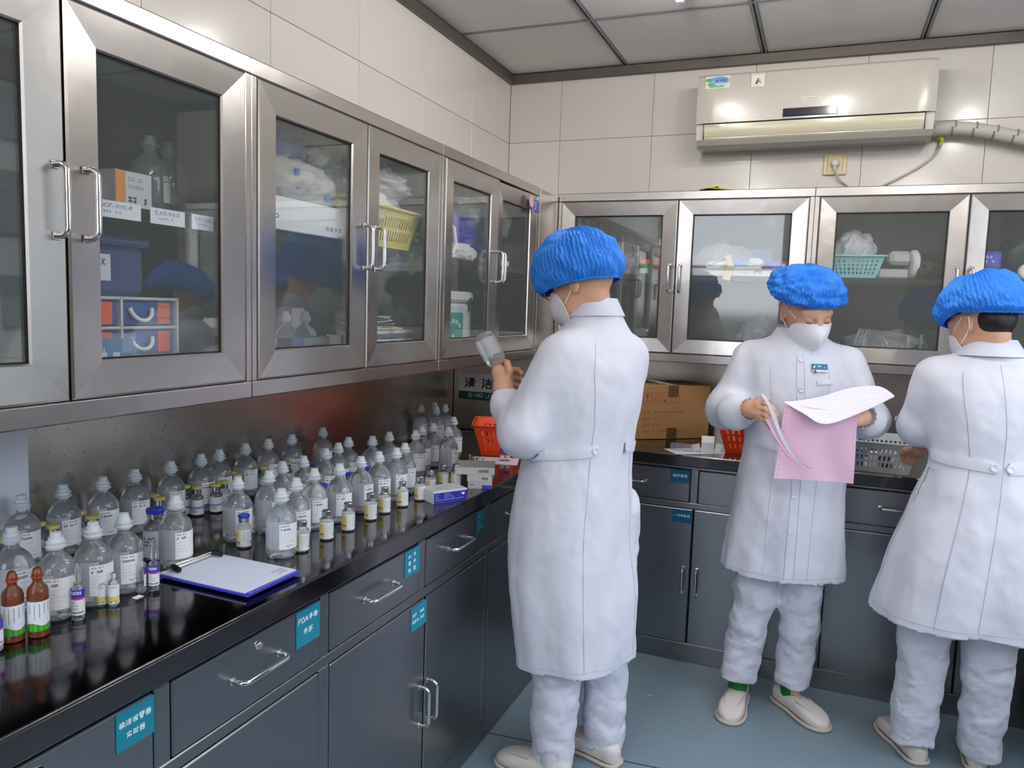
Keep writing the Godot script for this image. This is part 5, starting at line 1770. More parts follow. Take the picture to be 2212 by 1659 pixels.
	tag(obj("tape_scrap", b, mat("masking_tape", rgb(206, 188, 160), 0.7)), "torn piece of beige tape hanging from the red marked tray", "tape")
	lump("plastic_bag", "large crumpled clear bag in the red marked tray", "bag", Vector3(1.12, S + 0.004, 0.20), Vector3(0.11, 0.07, 0.055), clear, 41, 0.4)
	b = B.new()
	b.xf = Transform3D(Basis(Vector3.BACK, 0.45), Vector3(1.1, S + 0.06, 0.25))
	b.box(Vector3.ZERO, Vector3(0.09, 0.002, 0.06))
	tag(obj("paper_sheet", b, M["paper"]), "white paper poking out of the bag in the red marked tray", "paper")
	carton("white_slab", "flat white pad sticking out over the red marked tray", "pad", Vector3(1.18, S + 0.0315, 0.25), 0.0, Vector3(0.23, 0.01, 0.05), M["white"], null)
	lump("white_bandage", "white bandage roll on the pad in the far cupboard", "bandage", Vector3(1.12, S + 0.042, 0.25), Vector3(0.055, 0.014, 0.02), M["white"], 43, 0.1)
	lump("blue_pack", "light blue pack on the pad in the far cupboard", "pack", Vector3(1.21, S + 0.042, 0.25), Vector3(0.04, 0.016, 0.022), mat("sky_pack", rgb(90, 150, 220), 0.5), 44, 0.15)
	lump("white_pack", "clear wrapped white pack on the pad in the far cupboard", "pack", Vector3(1.268, S + 0.042, 0.25), Vector3(0.03, 0.02, 0.022), mat("pack_white", rgb(204, 204, 206), 0.6), 45, 0.25)
	lump("purple_pack", "purple wrapped pack at the right end of the red marked tray", "pack", Vector3(1.362, S + 0.004, 0.235), Vector3(0.056, 0.036, 0.04), mat("purple_pack", rgb(84, 84, 200), 0.5), 46, 0.2)
	b = B.new()
	b.box(Vector3(1.385, S + 0.03, 0.279), Vector3(0.014, 0.05, 0.003), 0.001)
	tag(obj("white_strap", b, M["white"]), "white strap round the purple wrapped pack", "strap")
	carton("blue_box", "blue and white box at the back of the red marked tray's shelf", "box", Vector3(1.27, S + 0.033, 0.13), 0.0, Vector3(0.12, 0.09, 0.07), mat("dim_blue2", rgb(70, 96, 170), 0.5), null)
	im = img_new(256, 160, rgb(40, 120, 150))
	write_on(im, "吸痰包", 36, 30, 56, 8, rgb(235, 240, 240), 1.1)
	im.fill_rect(Rect2i(0, 110, 256, 50), rgb(220, 226, 226))
	carton("kit_box", "clear case with a teal card at the bottom of the far cupboard", "kit", Vector3(1.07, F, 0.27), 0.06, Vector3(0.115, 0.066, 0.05), pane_mat("case_clear", Color(0.8, 0.88, 0.9), 0.35, 0.1), tex_mat("kit_card", im, 0.5))
	lump("grey_bag", "grey plastic bag at the bottom of the far cupboard behind the middle nurse", "bag", Vector3(1.30, F, 0.18), Vector3(0.09, 0.09, 0.08), mat("bag_grey", rgb(110, 112, 116), 0.5), 48, 0.2)
	# third door
	var tq := basket("turquoise basket with round holes under the air conditioner", Vector3(1.662, S, 0.21), 0.0, Vector2(0.155, 0.13), Vector2(0.215, 0.17), 0.088, mat("turquoise", rgb(130, 196, 196), 0.4), [10, 7], 4, 0.55, 0.66)
	lump("plastic_bag", "shiny clear bag heaped in the turquoise basket", "bag", Vector3(1.655, S + 0.03, 0.21), Vector3(0.07, 0.085, 0.055), milky, 51, 0.35)
	var me := thing("white_machine", "white rounded medical device right of the turquoise basket", "device", Vector3(1.845, S, 0.2), 0.25)
	b = B.new()
	b.xf = Transform3D(Basis(Vector3.BACK, PI / 2), Vector3(0.035, 0.06, 0))
	b.lathe([Vector2(0, -0.014), Vector2(0.05, -0.014), Vector2(0.06, -0.006), Vector2(0.06, 0.006), Vector2(0.05, 0.014), Vector2(0, 0.014)], 30)
	obj("disc", b, M["white"], me)
	b = B.new()
	b.box(Vector3(-0.02, 0.085, 0), Vector3(0.085, 0.055, 0.06), 0.014)
	b.box(Vector3(-0.045, 0.02, 0), Vector3(0.12, 0.04, 0.05), 0.008)
	obj("arm", b, mat("device_grey", rgb(176, 174, 170), 0.4), me)
	lump("black_bag", "black instrument bag at the right of the white device", "bag", Vector3(1.935, S, 0.2), Vector3(0.05, 0.05, 0.06), mat("bag_black", rgb(26, 27, 30), 0.5), 53, 0.2)
	var tubeg: Material = M["vial_glass"]
	var tp := [[1.655, 1.702, 0.0], [1.672, 1.712, 0.0], [1.688, 1.722, 0.0], [1.845, 1.785, 0.0], [1.80, 1.79, 0.0], [1.882, 1.882, 0.0], [1.922, 1.925, 0.0], [1.70, 1.728, 0.0]]
	for k in tp.size():
		b = B.new()
		var h: float = [0.135, 0.13, 0.12, 0.115, 0.09, 0.115, 0.12, 0.10][k]
		var p0 := Vector3(tp[k][0], F + 0.001, 0.27 - 0.012 * (k % 3))
		var p1 := Vector3(tp[k][1], F + h, 0.25 - 0.012 * (k % 3))
		b.tube([p0, p1], 0.0075, 12)
		b.tube([p1, p1 + (p1 - p0).normalized() * 0.004], 0.0085, 12)
		tag(obj("test_tube", b, tubeg), "clear tube in the cupboard below the air conditioner, %s from left" % nth([0, 1, 2, 5, 4, 6, 7, 3][k]), "tube", "clear tubes in the far cupboard")
	lump("grey_bag", "heap of grey bags behind the clear tubes", "bag", Vector3(1.80, F, 0.14), Vector3(0.15, 0.075, 0.075), mat("bag_grey", rgb(110, 112, 116), 0.5), 55, 0.25)
	var bb := thing("blue_bottle", "small dark blue bottle at the left of the clear tubes", "bottle", Vector3(1.615, F, 0.25))
	b = B.new()
	b.lathe([Vector2(0, 0), Vector2(0.018, 0), Vector2(0.019, 0.004), Vector2(0.019, 0.06), Vector2(0.01, 0.07), Vector2(0, 0.07)], 20)
	obj("bottle_body", b, mat("deep_blue", rgb(26, 46, 140), 0.25), bb)
	b = B.new()
	b.lathe([Vector2(0, 0.069), Vector2(0.012, 0.069), Vector2(0.012, 0.082), Vector2(0, 0.083)], 18)
	obj("bottle_cap", b, mat("deep_blue_cap", rgb(40, 66, 170), 0.35), bb)
	# fourth door
	im = img_new(192, 256, rgb(30, 54, 150))
	im.fill_rect(Rect2i(14, 20, 164, 110), rgb(46, 84, 190))
	print_on(im, Rect2i(26, 34, 140, 80), 2, rgb(210, 220, 240), rng, 1.0, 4)
	carton("blue_kit", "blue case with white print behind the last glass door on the right", "case", Vector3(2.13, S, 0.22), 0.1, Vector3(0.09, 0.11, 0.06), mat("kit_blue", rgb(30, 54, 150), 0.4), tex_mat("kit_print", im, 0.4))
	lump("black_bag", "black equipment bag behind the last glass door on the right", "bag", Vector3(2.27, S, 0.17), Vector3(0.085, 0.1, 0.08), mat("bag_black", rgb(26, 27, 30), 0.5), 57, 0.25)
	var ck := thing("white_gauge", "small white gauge before the black equipment bag on the right", "gauge", Vector3(2.262, S, 0.275), 0.2)
	b = B.new()
	b.xf = Transform3D(Basis(Vector3.RIGHT, PI / 2), Vector3(0, 0.032, 0))
	b.lathe([Vector2(0, 0.012), Vector2(0.026, 0.012), Vector2(0.031, 0.006), Vector2(0.031, -0.012), Vector2(0, -0.012)], 26)
	obj("gauge_body", b, M["white"], ck)
	b = B.new()
	b.box(Vector3(0.004, 0.036, 0.0125), Vector3(0.002, 0.02, 0.001))
	obj("needle", b, M["black"], ck)

# ---------------------------------------------------------------- figures: distance fields and surface nets
class Fld:
	var c := PackedFloat32Array()      # tapered capsules, 12 numbers each
	var nc := 0
	var e := PackedFloat32Array()      # ellipsoids, 8 numbers each (last: 1 joins, -1 cuts)
	var ne := 0
	var rings := false
	var ry0 := 0.0
	var rdy := 0.004
	var rn := 0
	var tcx := PackedFloat32Array()
	var tcz := PackedFloat32Array()
	var trx := PackedFloat32Array()
	var trz := PackedFloat32Array()
	var ax := 1.0
	var az := 0.0
	var ymin := -99.0
	var ymax := 99.0
	var fold_n := 0.0
	var fold_amp := 0.0
	var fold_y0 := 0.0
	var fold_y1 := 0.0
	var fold_ph := 0.0
	var wr: FastNoiseLite
	var wamp := 0.0
	var wy := 1.0
	func cap(a: Vector3, b: Vector3, ra: float, rb: float, k := 0.02, cut := 0.0) -> void:
		var d := b - a
		c.append_array(PackedFloat32Array([a.x, a.y, a.z, d.x, d.y, d.z, 1.0 / maxf(d.length_squared(), 1e-9), ra, rb, k, cut, d.length()]))
		nc += 1
	func chain(pts: Array, rad: Array, k := 0.01) -> void:
		for i in pts.size() - 1:
			cap(pts[i], pts[i + 1], rad[i], rad[i + 1], k)
	func ell(p: Vector3, r: Vector3, k := 0.02, sg := 1.0) -> void:
		e.append_array(PackedFloat32Array([p.x, p.y, p.z, r.x, r.y, r.z, k, sg]))
		ne += 1
	func set_rings(L: Array, axis: Vector2) -> void:
		rings = true
		ax = axis.x
		az = axis.y
		ry0 = L[0][0]
		ymin = ry0
		ymax = L[L.size() - 1][0]
		rn = int((ymax - ry0) / rdy) + 2
		for q in rn:
			var y := ry0 + q * rdy
			var i := 0
			while i < L.size() - 2 and L[i + 1][0] < y:
				i += 1
			var t: float = clampf((y - L[i][0]) / (L[i + 1][0] - L[i][0]), 0, 1)
			var o := []
			for m in range(1, 5):
				var p0: float = L[maxi(i - 1, 0)][m]
				var p1: float = L[i][m]
				var p2: float = L[i + 1][m]
				var p3: float = L[mini(i + 2, L.size() - 1)][m]
				o.append(cubic_interpolate(p1, p2, p0, p3, t))
			tcx.append(o[0])
			tcz.append(o[1])
			trx.append(o[2])
			trz.append(o[3])
	func d(x: float, y: float, z: float) -> float:
		var r := 1e3
		if rings:
			var f := clampf((y - ry0) / rdy, 0.0, rn - 1.001)
			var i := int(f)
			f -= i
			var cx := tcx[i] + (tcx[i + 1] - tcx[i]) * f
			var cz := tcz[i] + (tcz[i + 1] - tcz[i]) * f
			var a := trx[i] + (trx[i + 1] - trx[i]) * f
			var b := trz[i] + (trz[i + 1] - trz[i]) * f
			var u := (x - cx) * ax + (z - cz) * az
			var w := -(x - cx) * az + (z - cz) * ax
			var u1 := u / a
			var w1 := w / b
			var k0 := sqrt(u1 * u1 + w1 * w1)
			var k1 := sqrt(u1 * u1 / (a * a) + w1 * w1 / (b * b))
			r = -minf(a, b) if k1 < 1e-5 else k0 * (k0 - 1.0) / k1
			if fold_amp > 0.0 and r < 0.08:
				var s := clampf((fold_y1 - y) / (fold_y1 - fold_y0), 0.0, 1.0)
				r += fold_amp * s * (sin(atan2(w1, u1) * fold_n + fold_ph) + 0.6 * sin(atan2(w1, u1) * (fold_n * 1.7 + 1.0) + 2.0 * fold_ph))
			r = maxf(r, maxf(ymin - y, y - ymax))
		for i in nc:
			var o := i * 12
			var px := x - c[o]
			var py := y - c[o + 1]
			var pz := z - c[o + 2]
			var t0 := (px * c[o + 3] + py * c[o + 4] + pz * c[o + 5]) * c[o + 6]
			var t := clampf(t0, 0.0, 1.0)
			px -= c[o + 3] * t
			py -= c[o + 4] * t
			pz -= c[o + 5] * t
			var q := sqrt(px * px + py * py + pz * pz) - (c[o + 7] + (c[o + 8] - c[o + 7]) * t)
			if c[o + 10] > 0.0:
				q = maxf(q, (t0 - 1.0) * c[o + 11])
			var k := c[o + 9]
			var h := maxf(k - absf(r - q), 0.0)
			r = minf(r, q) - h * h / (4.0 * k)
		for i in ne:
			var o := i * 8
			var a := e[o + 3]
			var b := e[o + 4]
			var g := e[o + 5]
			var px := (x - e[o]) / a
			var py := (y - e[o + 1]) / b
			var pz := (z - e[o + 2]) / g
			var k0 := sqrt(px * px + py * py + pz * pz)
			var k1 := sqrt(px * px / (a * a) + py * py / (b * b) + pz * pz / (g * g))
			var q := -minf(a, minf(b, g)) if k1 < 1e-5 else k0 * (k0 - 1.0) / k1
			var k := e[o + 6]
			if e[o + 7] > 0.0:
				var h := maxf(k - absf(r - q), 0.0)
				r = minf(r, q) - h * h / (4.0 * k)
			else:
				var h := maxf(k - absf(r + q), 0.0)
				r = maxf(r, -q) + h * h / (4.0 * k)
		if wamp > 0.0 and absf(r) < 0.05:
			r += wamp * wr.get_noise_3d(x, y * wy, z)
		return r
	func grad(p: Vector3, h := 0.0015) -> Vector3:
		return Vector3(d(p.x + h, p.y, p.z) - d(p.x - h, p.y, p.z), d(p.x, p.y + h, p.z) - d(p.x, p.y - h, p.z), d(p.x, p.y, p.z + h) - d(p.x, p.y, p.z - h)).normalized()
	func onto(p: Vector3, lift := 0.0) -> Vector3:
		for k in 8:
			p -= grad(p) * (d(p.x, p.y, p.z) - lift)
		return p
	# where the ray from outside at height y and angle phi (0 along the ring axis) first meets the surface
	func at_angle(y: float, phi: float, lift := 0.0, reach := 0.34) -> Vector3:
		var i := clampi(int((y - ry0) / rdy), 0, rn - 1)
		var u := cos(phi)
		var w := sin(phi)
		var dir := Vector3(u * ax - w * az, 0, u * az + w * ax)
		var s := reach
		for k in 60:
			var p := Vector3(tcx[i], y, tcz[i]) + dir * s
			var q := d(p.x, p.y, p.z) - lift
			if q < 0.0004:
				break
			s -= q * 0.7
		return Vector3(tcx[i], y, tcz[i]) + dir * s

func nets(f: Fld, lo: Vector3, hi: Vector3, h: float, b: B) -> void:
	var nx := int((hi.x - lo.x) / h / 4.0 + 1.0) * 4 + 1
	var ny := int((hi.y - lo.y) / h / 4.0 + 1.0) * 4 + 1
	var nz := int((hi.z - lo.z) / h / 4.0 + 1.0) * 4 + 1
	var val := PackedFloat32Array()
	val.resize(nx * ny * nz)
	val.fill(1.0)
	var live := PackedInt32Array()
	var reach := 4.0 * h * 0.87 * 1.5 + h
	for k in range(0, nz, 4):
		for j in range(0, ny, 4):
			for i in range(0, nx, 4):
				var dc := f.d(lo.x + (i + 1.5) * h, lo.y + (j + 1.5) * h, lo.z + (k + 1.5) * h)
				var near := absf(dc) < reach
				if near:
					live.append_array(PackedInt32Array([i, j, k]))
				elif dc > 0.0:
					continue
				for kk in range(k, mini(k + 4, nz)):
					for jj in range(j, mini(j + 4, ny)):
						var o := (kk * ny + jj) * nx
						for ii in range(i, mini(i + 4, nx)):
							val[o + ii] = f.d(lo.x + ii * h, lo.y + jj * h, lo.z + kk * h) if near else -1.0
	var id := PackedInt32Array()
	id.resize(nx * ny * nz)
	id.fill(-1)
	var sx := 1
	var sy := nx
	var sz := nx * ny
	var offs := PackedInt32Array([0, sx, sy, sx + sy, sz, sx + sz, sy + sz, sx + sy + sz])
	var edges := [[0, 1], [2, 3], [4, 5], [6, 7], [0, 2], [1, 3], [4, 6], [5, 7], [0, 4], [1, 5], [2, 6], [3, 7]]
	var cells := PackedInt32Array()
	var q := PackedFloat32Array()
	q.resize(8)
	for n in range(0, live.size(), 3):
		for k in range(maxi(live[n + 2] - 1, 0), mini(live[n + 2] + 4, nz - 1)):
			for j in range(maxi(live[n + 1] - 1, 0), mini(live[n + 1] + 4, ny - 1)):
				for i in range(maxi(live[n] - 1, 0), mini(live[n] + 4, nx - 1)):
					var o := (k * ny + j) * nx + i
					if id[o] >= 0:
						continue
					var s := 0
					for m in 8:
						var vv := val[o + offs[m]]
						q[m] = vv
						if vv < 0.0:
							s += 1
					if s == 0 or s == 8:
						continue
					var p := Vector3.ZERO
					var cnt := 0
					for ed in edges:
						var va := q[ed[0]]
						var vb := q[ed[1]]
						if (va < 0.0) != (vb < 0.0):
							var t := va / (va - vb)
							var pa := Vector3(ed[0] & 1, (ed[0] >> 1) & 1, ed[0] >> 2)
							var pb := Vector3(ed[1] & 1, (ed[1] >> 1) & 1, ed[1] >> 2)
							p += pa.lerp(pb, t)
							cnt += 1
					p = lo + (Vector3(i, j, k) + p / cnt) * h
					id[o] = b.vert(p, f.grad(p, h * 0.3))
					cells.append_array(PackedInt32Array([i, j, k]))
	for n in range(0, cells.size(), 3):
		var i := cells[n]
		var j := cells[n + 1]
		var k := cells[n + 2]
		var o := (k * ny + j) * nx + i
		var s0 := val[o] < 0.0
		for ax in 3:
			var st := [sx, sy, sz][ax] as int
			if s0 == (val[o + st] < 0.0):
				continue
			var u := [sy, sz, sx][ax] as int
			var w := [sz, sx, sy][ax] as int
			if o - u - w < 0:
				continue
			var a0 := id[o]
			var a1 := id[o - u]
			var a2 := id[o - u - w]
			var a3 := id[o - w]
			if a0 < 0 or a1 < 0 or a2 < 0 or a3 < 0:
				continue
			b.tri(a0, a1, a2)
			b.tri(a0, a2, a3)

func wrinkle(seed_: int, freq: float) -> FastNoiseLite:
	var f := FastNoiseLite.new()
	f.seed = seed_
	f.frequency = freq
	f.fractal_type = FastNoiseLite.FRACTAL_FBM
	f.fractal_octaves = 3
	return f

func part(called: String, b, m: Material, root: Node3D, parent: Node = null) -> MeshInstance3D:
	var o := obj(called, b, m, parent if parent else root)
	if parent == null:
		o.position = -root.position
	return o

func ribbon(b: B, pts: Array, nrm: Array, up: Array, half: float, th: float) -> void:
	var rows := []
	for i in pts.size():
		var p: Vector3 = pts[i]
		var n: Vector3 = nrm[i]
		var w: Vector3 = up[i]
		rows.append([p + w * half, p + w * half + n * th, p - w * half + n * th, p - w * half])
	b.grid(rows, false, true, 1.0)

func head_field(neck: Vector3) -> Fld:
	var f := Fld.new()
	f.ell(Vector3(0, 0.028, 0.008), Vector3(0.0735, 0.086, 0.0915), 0.01)
	f.ell(Vector3(0, -0.02, -0.03), Vector3(0.062, 0.075, 0.066), 0.03)
	f.cap(Vector3(0, -0.06, -0.04), Vector3(0, -0.094, -0.062), 0.046, 0.022, 0.03)
	f.cap(Vector3(-0.03, -0.075, -0.035), Vector3(0.03, -0.075, -0.035), 0.03, 0.03, 0.03)
	f.ell(Vector3(-0.036, -0.022, -0.062), Vector3(0.024, 0.024, 0.022), 0.02)
	f.ell(Vector3(0.036, -0.022, -0.062), Vector3(0.024, 0.024, 0.022), 0.02)
	f.ell(Vector3(0, 0.028, -0.068), Vector3(0.054, 0.018, 0.02), 0.02)
	for s in [-1.0, 1.0]:
		f.ell(Vector3(s * 0.031, 0.004, -0.0935), Vector3(0.016, 0.0095, 0.0125), 0.010, -1.0)
		f.ell(Vector3(s * 0.031, 0.004, -0.0785), Vector3(0.0142, 0.0115, 0.0115), 0.003)
	f.cap(Vector3(0, 0.010, -0.088), Vector3(0, -0.026, -0.103), 0.0075, 0.0115, 0.012)
	f.ell(Vector3(0, -0.030, -0.097), Vector3(0.016, 0.008, 0.012), 0.008)
	f.ell(Vector3(0, -0.058, -0.088), Vector3(0.022, 0.008, 0.010), 0.010)
	for s in [-1.0, 1.0]:
		f.ell(Vector3(s * 0.0755, -0.004, 0.012), Vector3(0.0075, 0.029, 0.0175), 0.006)
		f.ell(Vector3(s * 0.0835, 0.000, 0.008), Vector3(0.006, 0.017, 0.009), 0.004, -1.0)
	f.cap(Vector3(0, -0.045, 0.022), neck, 0.049, 0.056, 0.03)
	return f

# pleated bouffant cap, in the head's frame
func cap_mesh(b: B, c: Vector3, r: Vector3, droop: float, seed_: int, pleats: int, deep := 0.62, low := 1.95) -> void:
	var f := FastNoiseLite.new()
	f.seed = seed_
	f.frequency = 1.6
	f.fractal_octaves = 2
	var P := []
	var U := pleats * 6
	for i in 46:
		var v := i / 45.0
		var a := low * v
		var row := []
		for j in U:
			var t := TAU * j / U
			var dir := Vector3(sin(a) * sin(t), cos(a), -sin(a) * cos(t))
			var n1 := f.get_noise_3d(dir.x * 1.2, dir.y * 1.2, dir.z * 1.2)
			var n2 := f.get_noise_3d(dir.x * 3.0 + 7.0, dir.y * 3.0, dir.z * 3.0)
			# pleats run from the crown down to the gathered edge, wavy
			var band := t * pleats * 0.5 + n2 * 1.5 + sin(a * 9.0 + n1 * 6.0) * 0.35
			var wave := 1.0 - absf(sin(band))
			var k := 1.0 + 0.09 * n1 + 0.02 * n2
			var p := dir * r * k
			if dir.y < 0.0:
				p.y *= deep
			p += dir * (0.0062 * wave * smoothstep(0.02, 0.25, v))
			p.y -= droop * maxf(0.0, dir.z) * smoothstep(0.2, 0.9, v)
			if v > 0.9:
				var g := (v - 0.9) / 0.1
				p += dir * (0.003 * sin(t * pleats) * g)
				p.x = lerpf(p.x, dir.x * r.x * 0.90, g * 0.6)
				p.z = lerpf(p.z, dir.z * r.z * 0.90, g * 0.6)
			row.append(c + p)
		P.append(row)
	b.grid(P, false, true, -1.0)
	# gathered edge: a thin elastic roll
	var last: Array = P[45]
	var ring := []
	for j in range(0, U, 3):
		ring.append(last[j] + Vector3(0, 0.0015 * sin(j * 1.1), 0))
	b.tube(ring, 0.0032, 6, false, true)

# folded respirator with a ridge down the middle, in the head's frame
func mask_mesh(b: B) -> void:
	var mid := [Vector3(0, 0.000, -0.104), Vector3(0, -0.022, -0.124), Vector3(0, -0.045, -0.134), Vector3(0, -0.072, -0.128), Vector3(0, -0.098, -0.106), Vector3(0, -0.116, -0.078)]
	var edge := [Vector3(0.058, -0.008, -0.076), Vector3(0.069, -0.018, -0.056), Vector3(0.074, -0.040, -0.042), Vector3(0.073, -0.062, -0.036), Vector3(0.066, -0.086, -0.034), Vector3(0.050, -0.108, -0.040)]
	var P := []
	for i in 21:
		var f := i / 20.0 * 5.0
		var k := mini(int(f), 4)
		var t := f - k
		var row := []
		for j in 25:
			var u := j / 12.0 - 1.0
			var m: Vector3 = (mid[k] as Vector3).cubic_interpolate(mid[k + 1], mid[maxi(k - 1, 0)], mid[mini(k + 2, 5)], t)
			var e: Vector3 = (edge[k] as Vector3).cubic_interpolate(edge[k + 1], edge[maxi(k - 1, 0)], edge[mini(k + 2, 5)], t)
			e.x *= signf(u) if u != 0.0 else 0.0
			var p := m.lerp(e, absf(u))
			var bow := sin(absf(u) * PI) * 0.009
			p += Vector3(signf(u) * bow, 0, -bow * 0.6)
			row.append(p)
		P.append(row)
	b.grid(P, false, false, 1.0)
	var Q := []
	for r in P:
		var row := []
		for p in r:
			row.append(p + Vector3(-signf(p.x) * 0.0008, 0, 0.0018))
		Q.append(row)
	b.grid(Q, false, false, -1.0)
	var rim := []
	for j in 25:
		rim.append(P[0][j])
	b.tube(rim, 0.0013, 5)
	rim = []
	for j in 25:
		rim.append(P[20][j])
	b.tube(rim, 0.0013, 5)
	for s in [0, 24]:
		rim = []
		for i in 21:
			rim.append(P[i][s])
		b.tube(rim, 0.0013, 5)

func dress_head(root: Node3D, H: Transform3D, capc: Vector3, capr: Vector3, droop: float, seed_: int, straps: Array, eyes: bool, deep := 0.62) -> void:
	var blue: Material = M["cap_blue"]
	var b := B.new()
	b.xf = H
	b.ell(Vector3(0, 0.052, 0.014), Vector3(0.0765, 0.066, 0.0925), 24, 16)
	var hair := part("hair", b, M["hair"], root)
	b = B.new()
	b.xf = H
	cap_mesh(b, capc, capr, droop, seed_, 64, deep)
	part("surgical_cap", b, blue, root)
	b = B.new()
	b.xf = H
	mask_mesh(b)
	var mk := part("face_mask", b, M["mask"], root)
	for s in straps:
		b = B.new()
		b.xf = H
		b.tube(s, 0.0021, 6, true, false, 0.6)
		part("mask_strap", b, M["mask"], root, mk)
	if eyes:
		for s in [-1.0, 1.0]:
			b = B.new()
			b.xf = H
			var pts := []
			for k in 9:
				var u := k / 8.0 * 2.0 - 1.0
				pts.append(Vector3(s * 0.031 + u * 0.0128, 0.0000 - 0.0042 * (1.0 - u * u), -0.0805 - 0.0085 * (1.0 - u * u)))
			b.tube(pts, [0.0006, 0.0010, 0.0013, 0.0014, 0.0014, 0.0014, 0.0013, 0.0010, 0.0006], 6)
			part("eyelash", b, M["hair"], root)
			b = B.new()
			b.xf = H
			pts = []
			for k in 8:
				var u := k / 7.0 * 2.0 - 1.0
				pts.append(Vector3(s * (0.033 + u * 0.017), 0.0235 + 0.0035 * (1.0 - u * u) - 0.002 * u, -0.0845 + 0.007 * maxf(u, 0.0) + 0.003 * absf(u)))
			b.tube(pts, [0.0012, 0.0021, 0.0024, 0.0024, 0.0022, 0.0019, 0.0014, 0.0006], 6, true, false, 0.6)
			part("eyebrow", b, M["brow"], root)

func shoe_mesh(b: B, x: Transform3D) -> void:
	b.xf = x
	var T := [0.0, 0.03, 0.1, 0.25, 0.42, 0.58, 0.72, 0.84, 0.93, 0.98, 1.0]
	var W := [0.012, 0.026, 0.034, 0.035, 0.036, 0.043, 0.047, 0.044, 0.034, 0.02, 0.006]
	var Ht := [0.045, 0.06, 0.066, 0.062, 0.057, 0.058, 0.053, 0.045, 0.036, 0.028, 0.02]
	var L := 0.252
	var P := []
	for i in T.size():
		var row := []
		for j in 20:
			var a := TAU * j / 20.0
			var cx := cos(a)
			var sy := sin(a)
			var px: float = signf(cx) * pow(absf(cx), 0.7) * W[i]
			var py: float = Ht[i] * (0.5 + 0.5 * signf(sy) * pow(absf(sy), 0.75))
			row.append(Vector3(px, py + 0.002, 0.1 - T[i] * L))
		P.append(row)
	b.grid(P, false, true, -1.0)
	b.flat(P[0], Vector3.BACK)
	b.flat(P[10], Vector3.FORWARD)

func shoe(root: Node3D, at: Vector3, turn: float, sock: Material, top: Vector3, loafers := true) -> void:
	var x := Transform3D(Basis(Vector3.UP, turn), at)
	var b := B.new()
	shoe_mesh(b, x)
	var s := part("shoe", b, M["shoe"], root)
	b = B.new()
	b.xf = x
	var seam := []
	for k in 17:
		var a := PI * k / 16.0
		seam.append(Vector3(cos(a) * 0.031, 0.052 - 0.018 * sin(a) * sin(a) + 0.004, -0.03 - sin(a) * 0.098))
	b.tube(seam, 0.0022, 6)
	part("toe_seam", b, M["shoe_seam"], root, s)
	b = B.new()
	b.xf = x
	var so := []
	for k in 21:
		var f := k / 20.0
		so.append(Vector3(0.0, 0.0045, 0.0))
	var T := [0.0, 0.03, 0.1, 0.25, 0.42, 0.58, 0.72, 0.84, 0.93, 0.98, 1.0]
	var W := [0.014, 0.028, 0.0355, 0.0365, 0.0375, 0.0445, 0.0485, 0.0455, 0.0355, 0.0215, 0.007]
	var ring := []
	for i in 11:
		ring.append(Vector3(W[i], 0.007, 0.101 - T[i] * 0.254))
	for i in range(10, -1, -1):
		ring.append(Vector3(-W[i], 0.007, 0.101 - T[i] * 0.254))
	b.tube(ring, 0.0066, 8, false, true)
	part("sole", b, M["sole"], root, s)
	b = B.new()
	b.tube([at + Vector3(0, 0.03, 0) + x.basis * Vector3(0, 0, 0.03), at + Vector3(0, 0.075, 0) + x.basis * Vector3(0, 0, 0.032), top], [0.033, 0.034, 0.04], 16)
	part("sock", b, sock, root)

# buttons lie on the cloth
func button(root: Node3D, parent: Node, p: Vector3, n: Vector3, r := 0.0105) -> void:
	var b := B.new()
	var y := n.normalized()
	var x := y.cross(Vector3.UP).normalized()
	b.xf = Transform3D(Basis(x, y, x.cross(y)), p)
	b.lathe([Vector2(0, 0.0022), Vector2(r * 0.55, 0.0022), Vector2(r * 0.75, 0.0034), Vector2(r, 0.0026), Vector2(r, 0.0), Vector2(0, 0)], 20)
	part("button", b, M["button"], root, parent)

func seam_line(root: Node3D, parent: Node, f: Fld, L: Array, r := 0.0009, n := 28) -> void:
	var pts := []
	for k in n + 1:
		var t := float(k) / n * (L.size() - 1)
		var i := mini(int(t), L.size() - 2)
		var q: Vector2 = (L[i] as Vector2).lerp(L[i + 1], t - i)
		pts.append(f.at_angle(q.x, q.y, 0.0002))
	var b := B.new()
	b.tube(pts, r, 5)
	part("seam", b, M["seam"], root, parent)

# band that follows the cloth from angle to angle at a height
func band(root: Node3D, parent: Node, f: Fld, y0: float, p0: float, y1: float, p1: float, half: float, called := "belt", th := 0.004) -> void:
	var pts := []
	var nn := []
	var up := []
	for k in 25:
		var t := k / 24.0
		var p := f.at_angle(lerpf(y0, y1, t), lerpf(p0, p1, t), 0.0005)
		pts.append(p)
		var g := f.grad(p, 0.012)
		nn.append(g)
		up.append((Vector3.UP - g * g.y).normalized())
	var b := B.new()
	ribbon(b, pts, nn, up, half, th)
	part(called, b, M["coat"], root, parent)

func collar(root: Node3D, parent: Node, c: Vector3, ax: Vector3, fwd: Vector3, prof: Array, gap: float) -> void:
	# prof: [radius across, radius along, height]; opens by gap radians at the front
	var side := ax.cross(fwd).normalized()
	var rows := []
	for j in 49:
		var a := lerpf(gap, TAU - gap, j / 48.0)
		var front := 0.5 + 0.5 * cos(a)
		var row := []
		for q in prof:
			var dip: float = q[3] * front * front if q.size() > 3 else 0.0
			row.append(c + fwd * (cos(a) * q[1]) + side * (sin(a) * q[0]) + ax * (q[2] - dip))
		rows.append(row)
	var b := B.new()
	b.grid(rows, false, true, -1.0)
	b.flat(rows[0], side)
	b.flat(rows[48], -side)
	part("collar", b, M["coat"], root, parent)

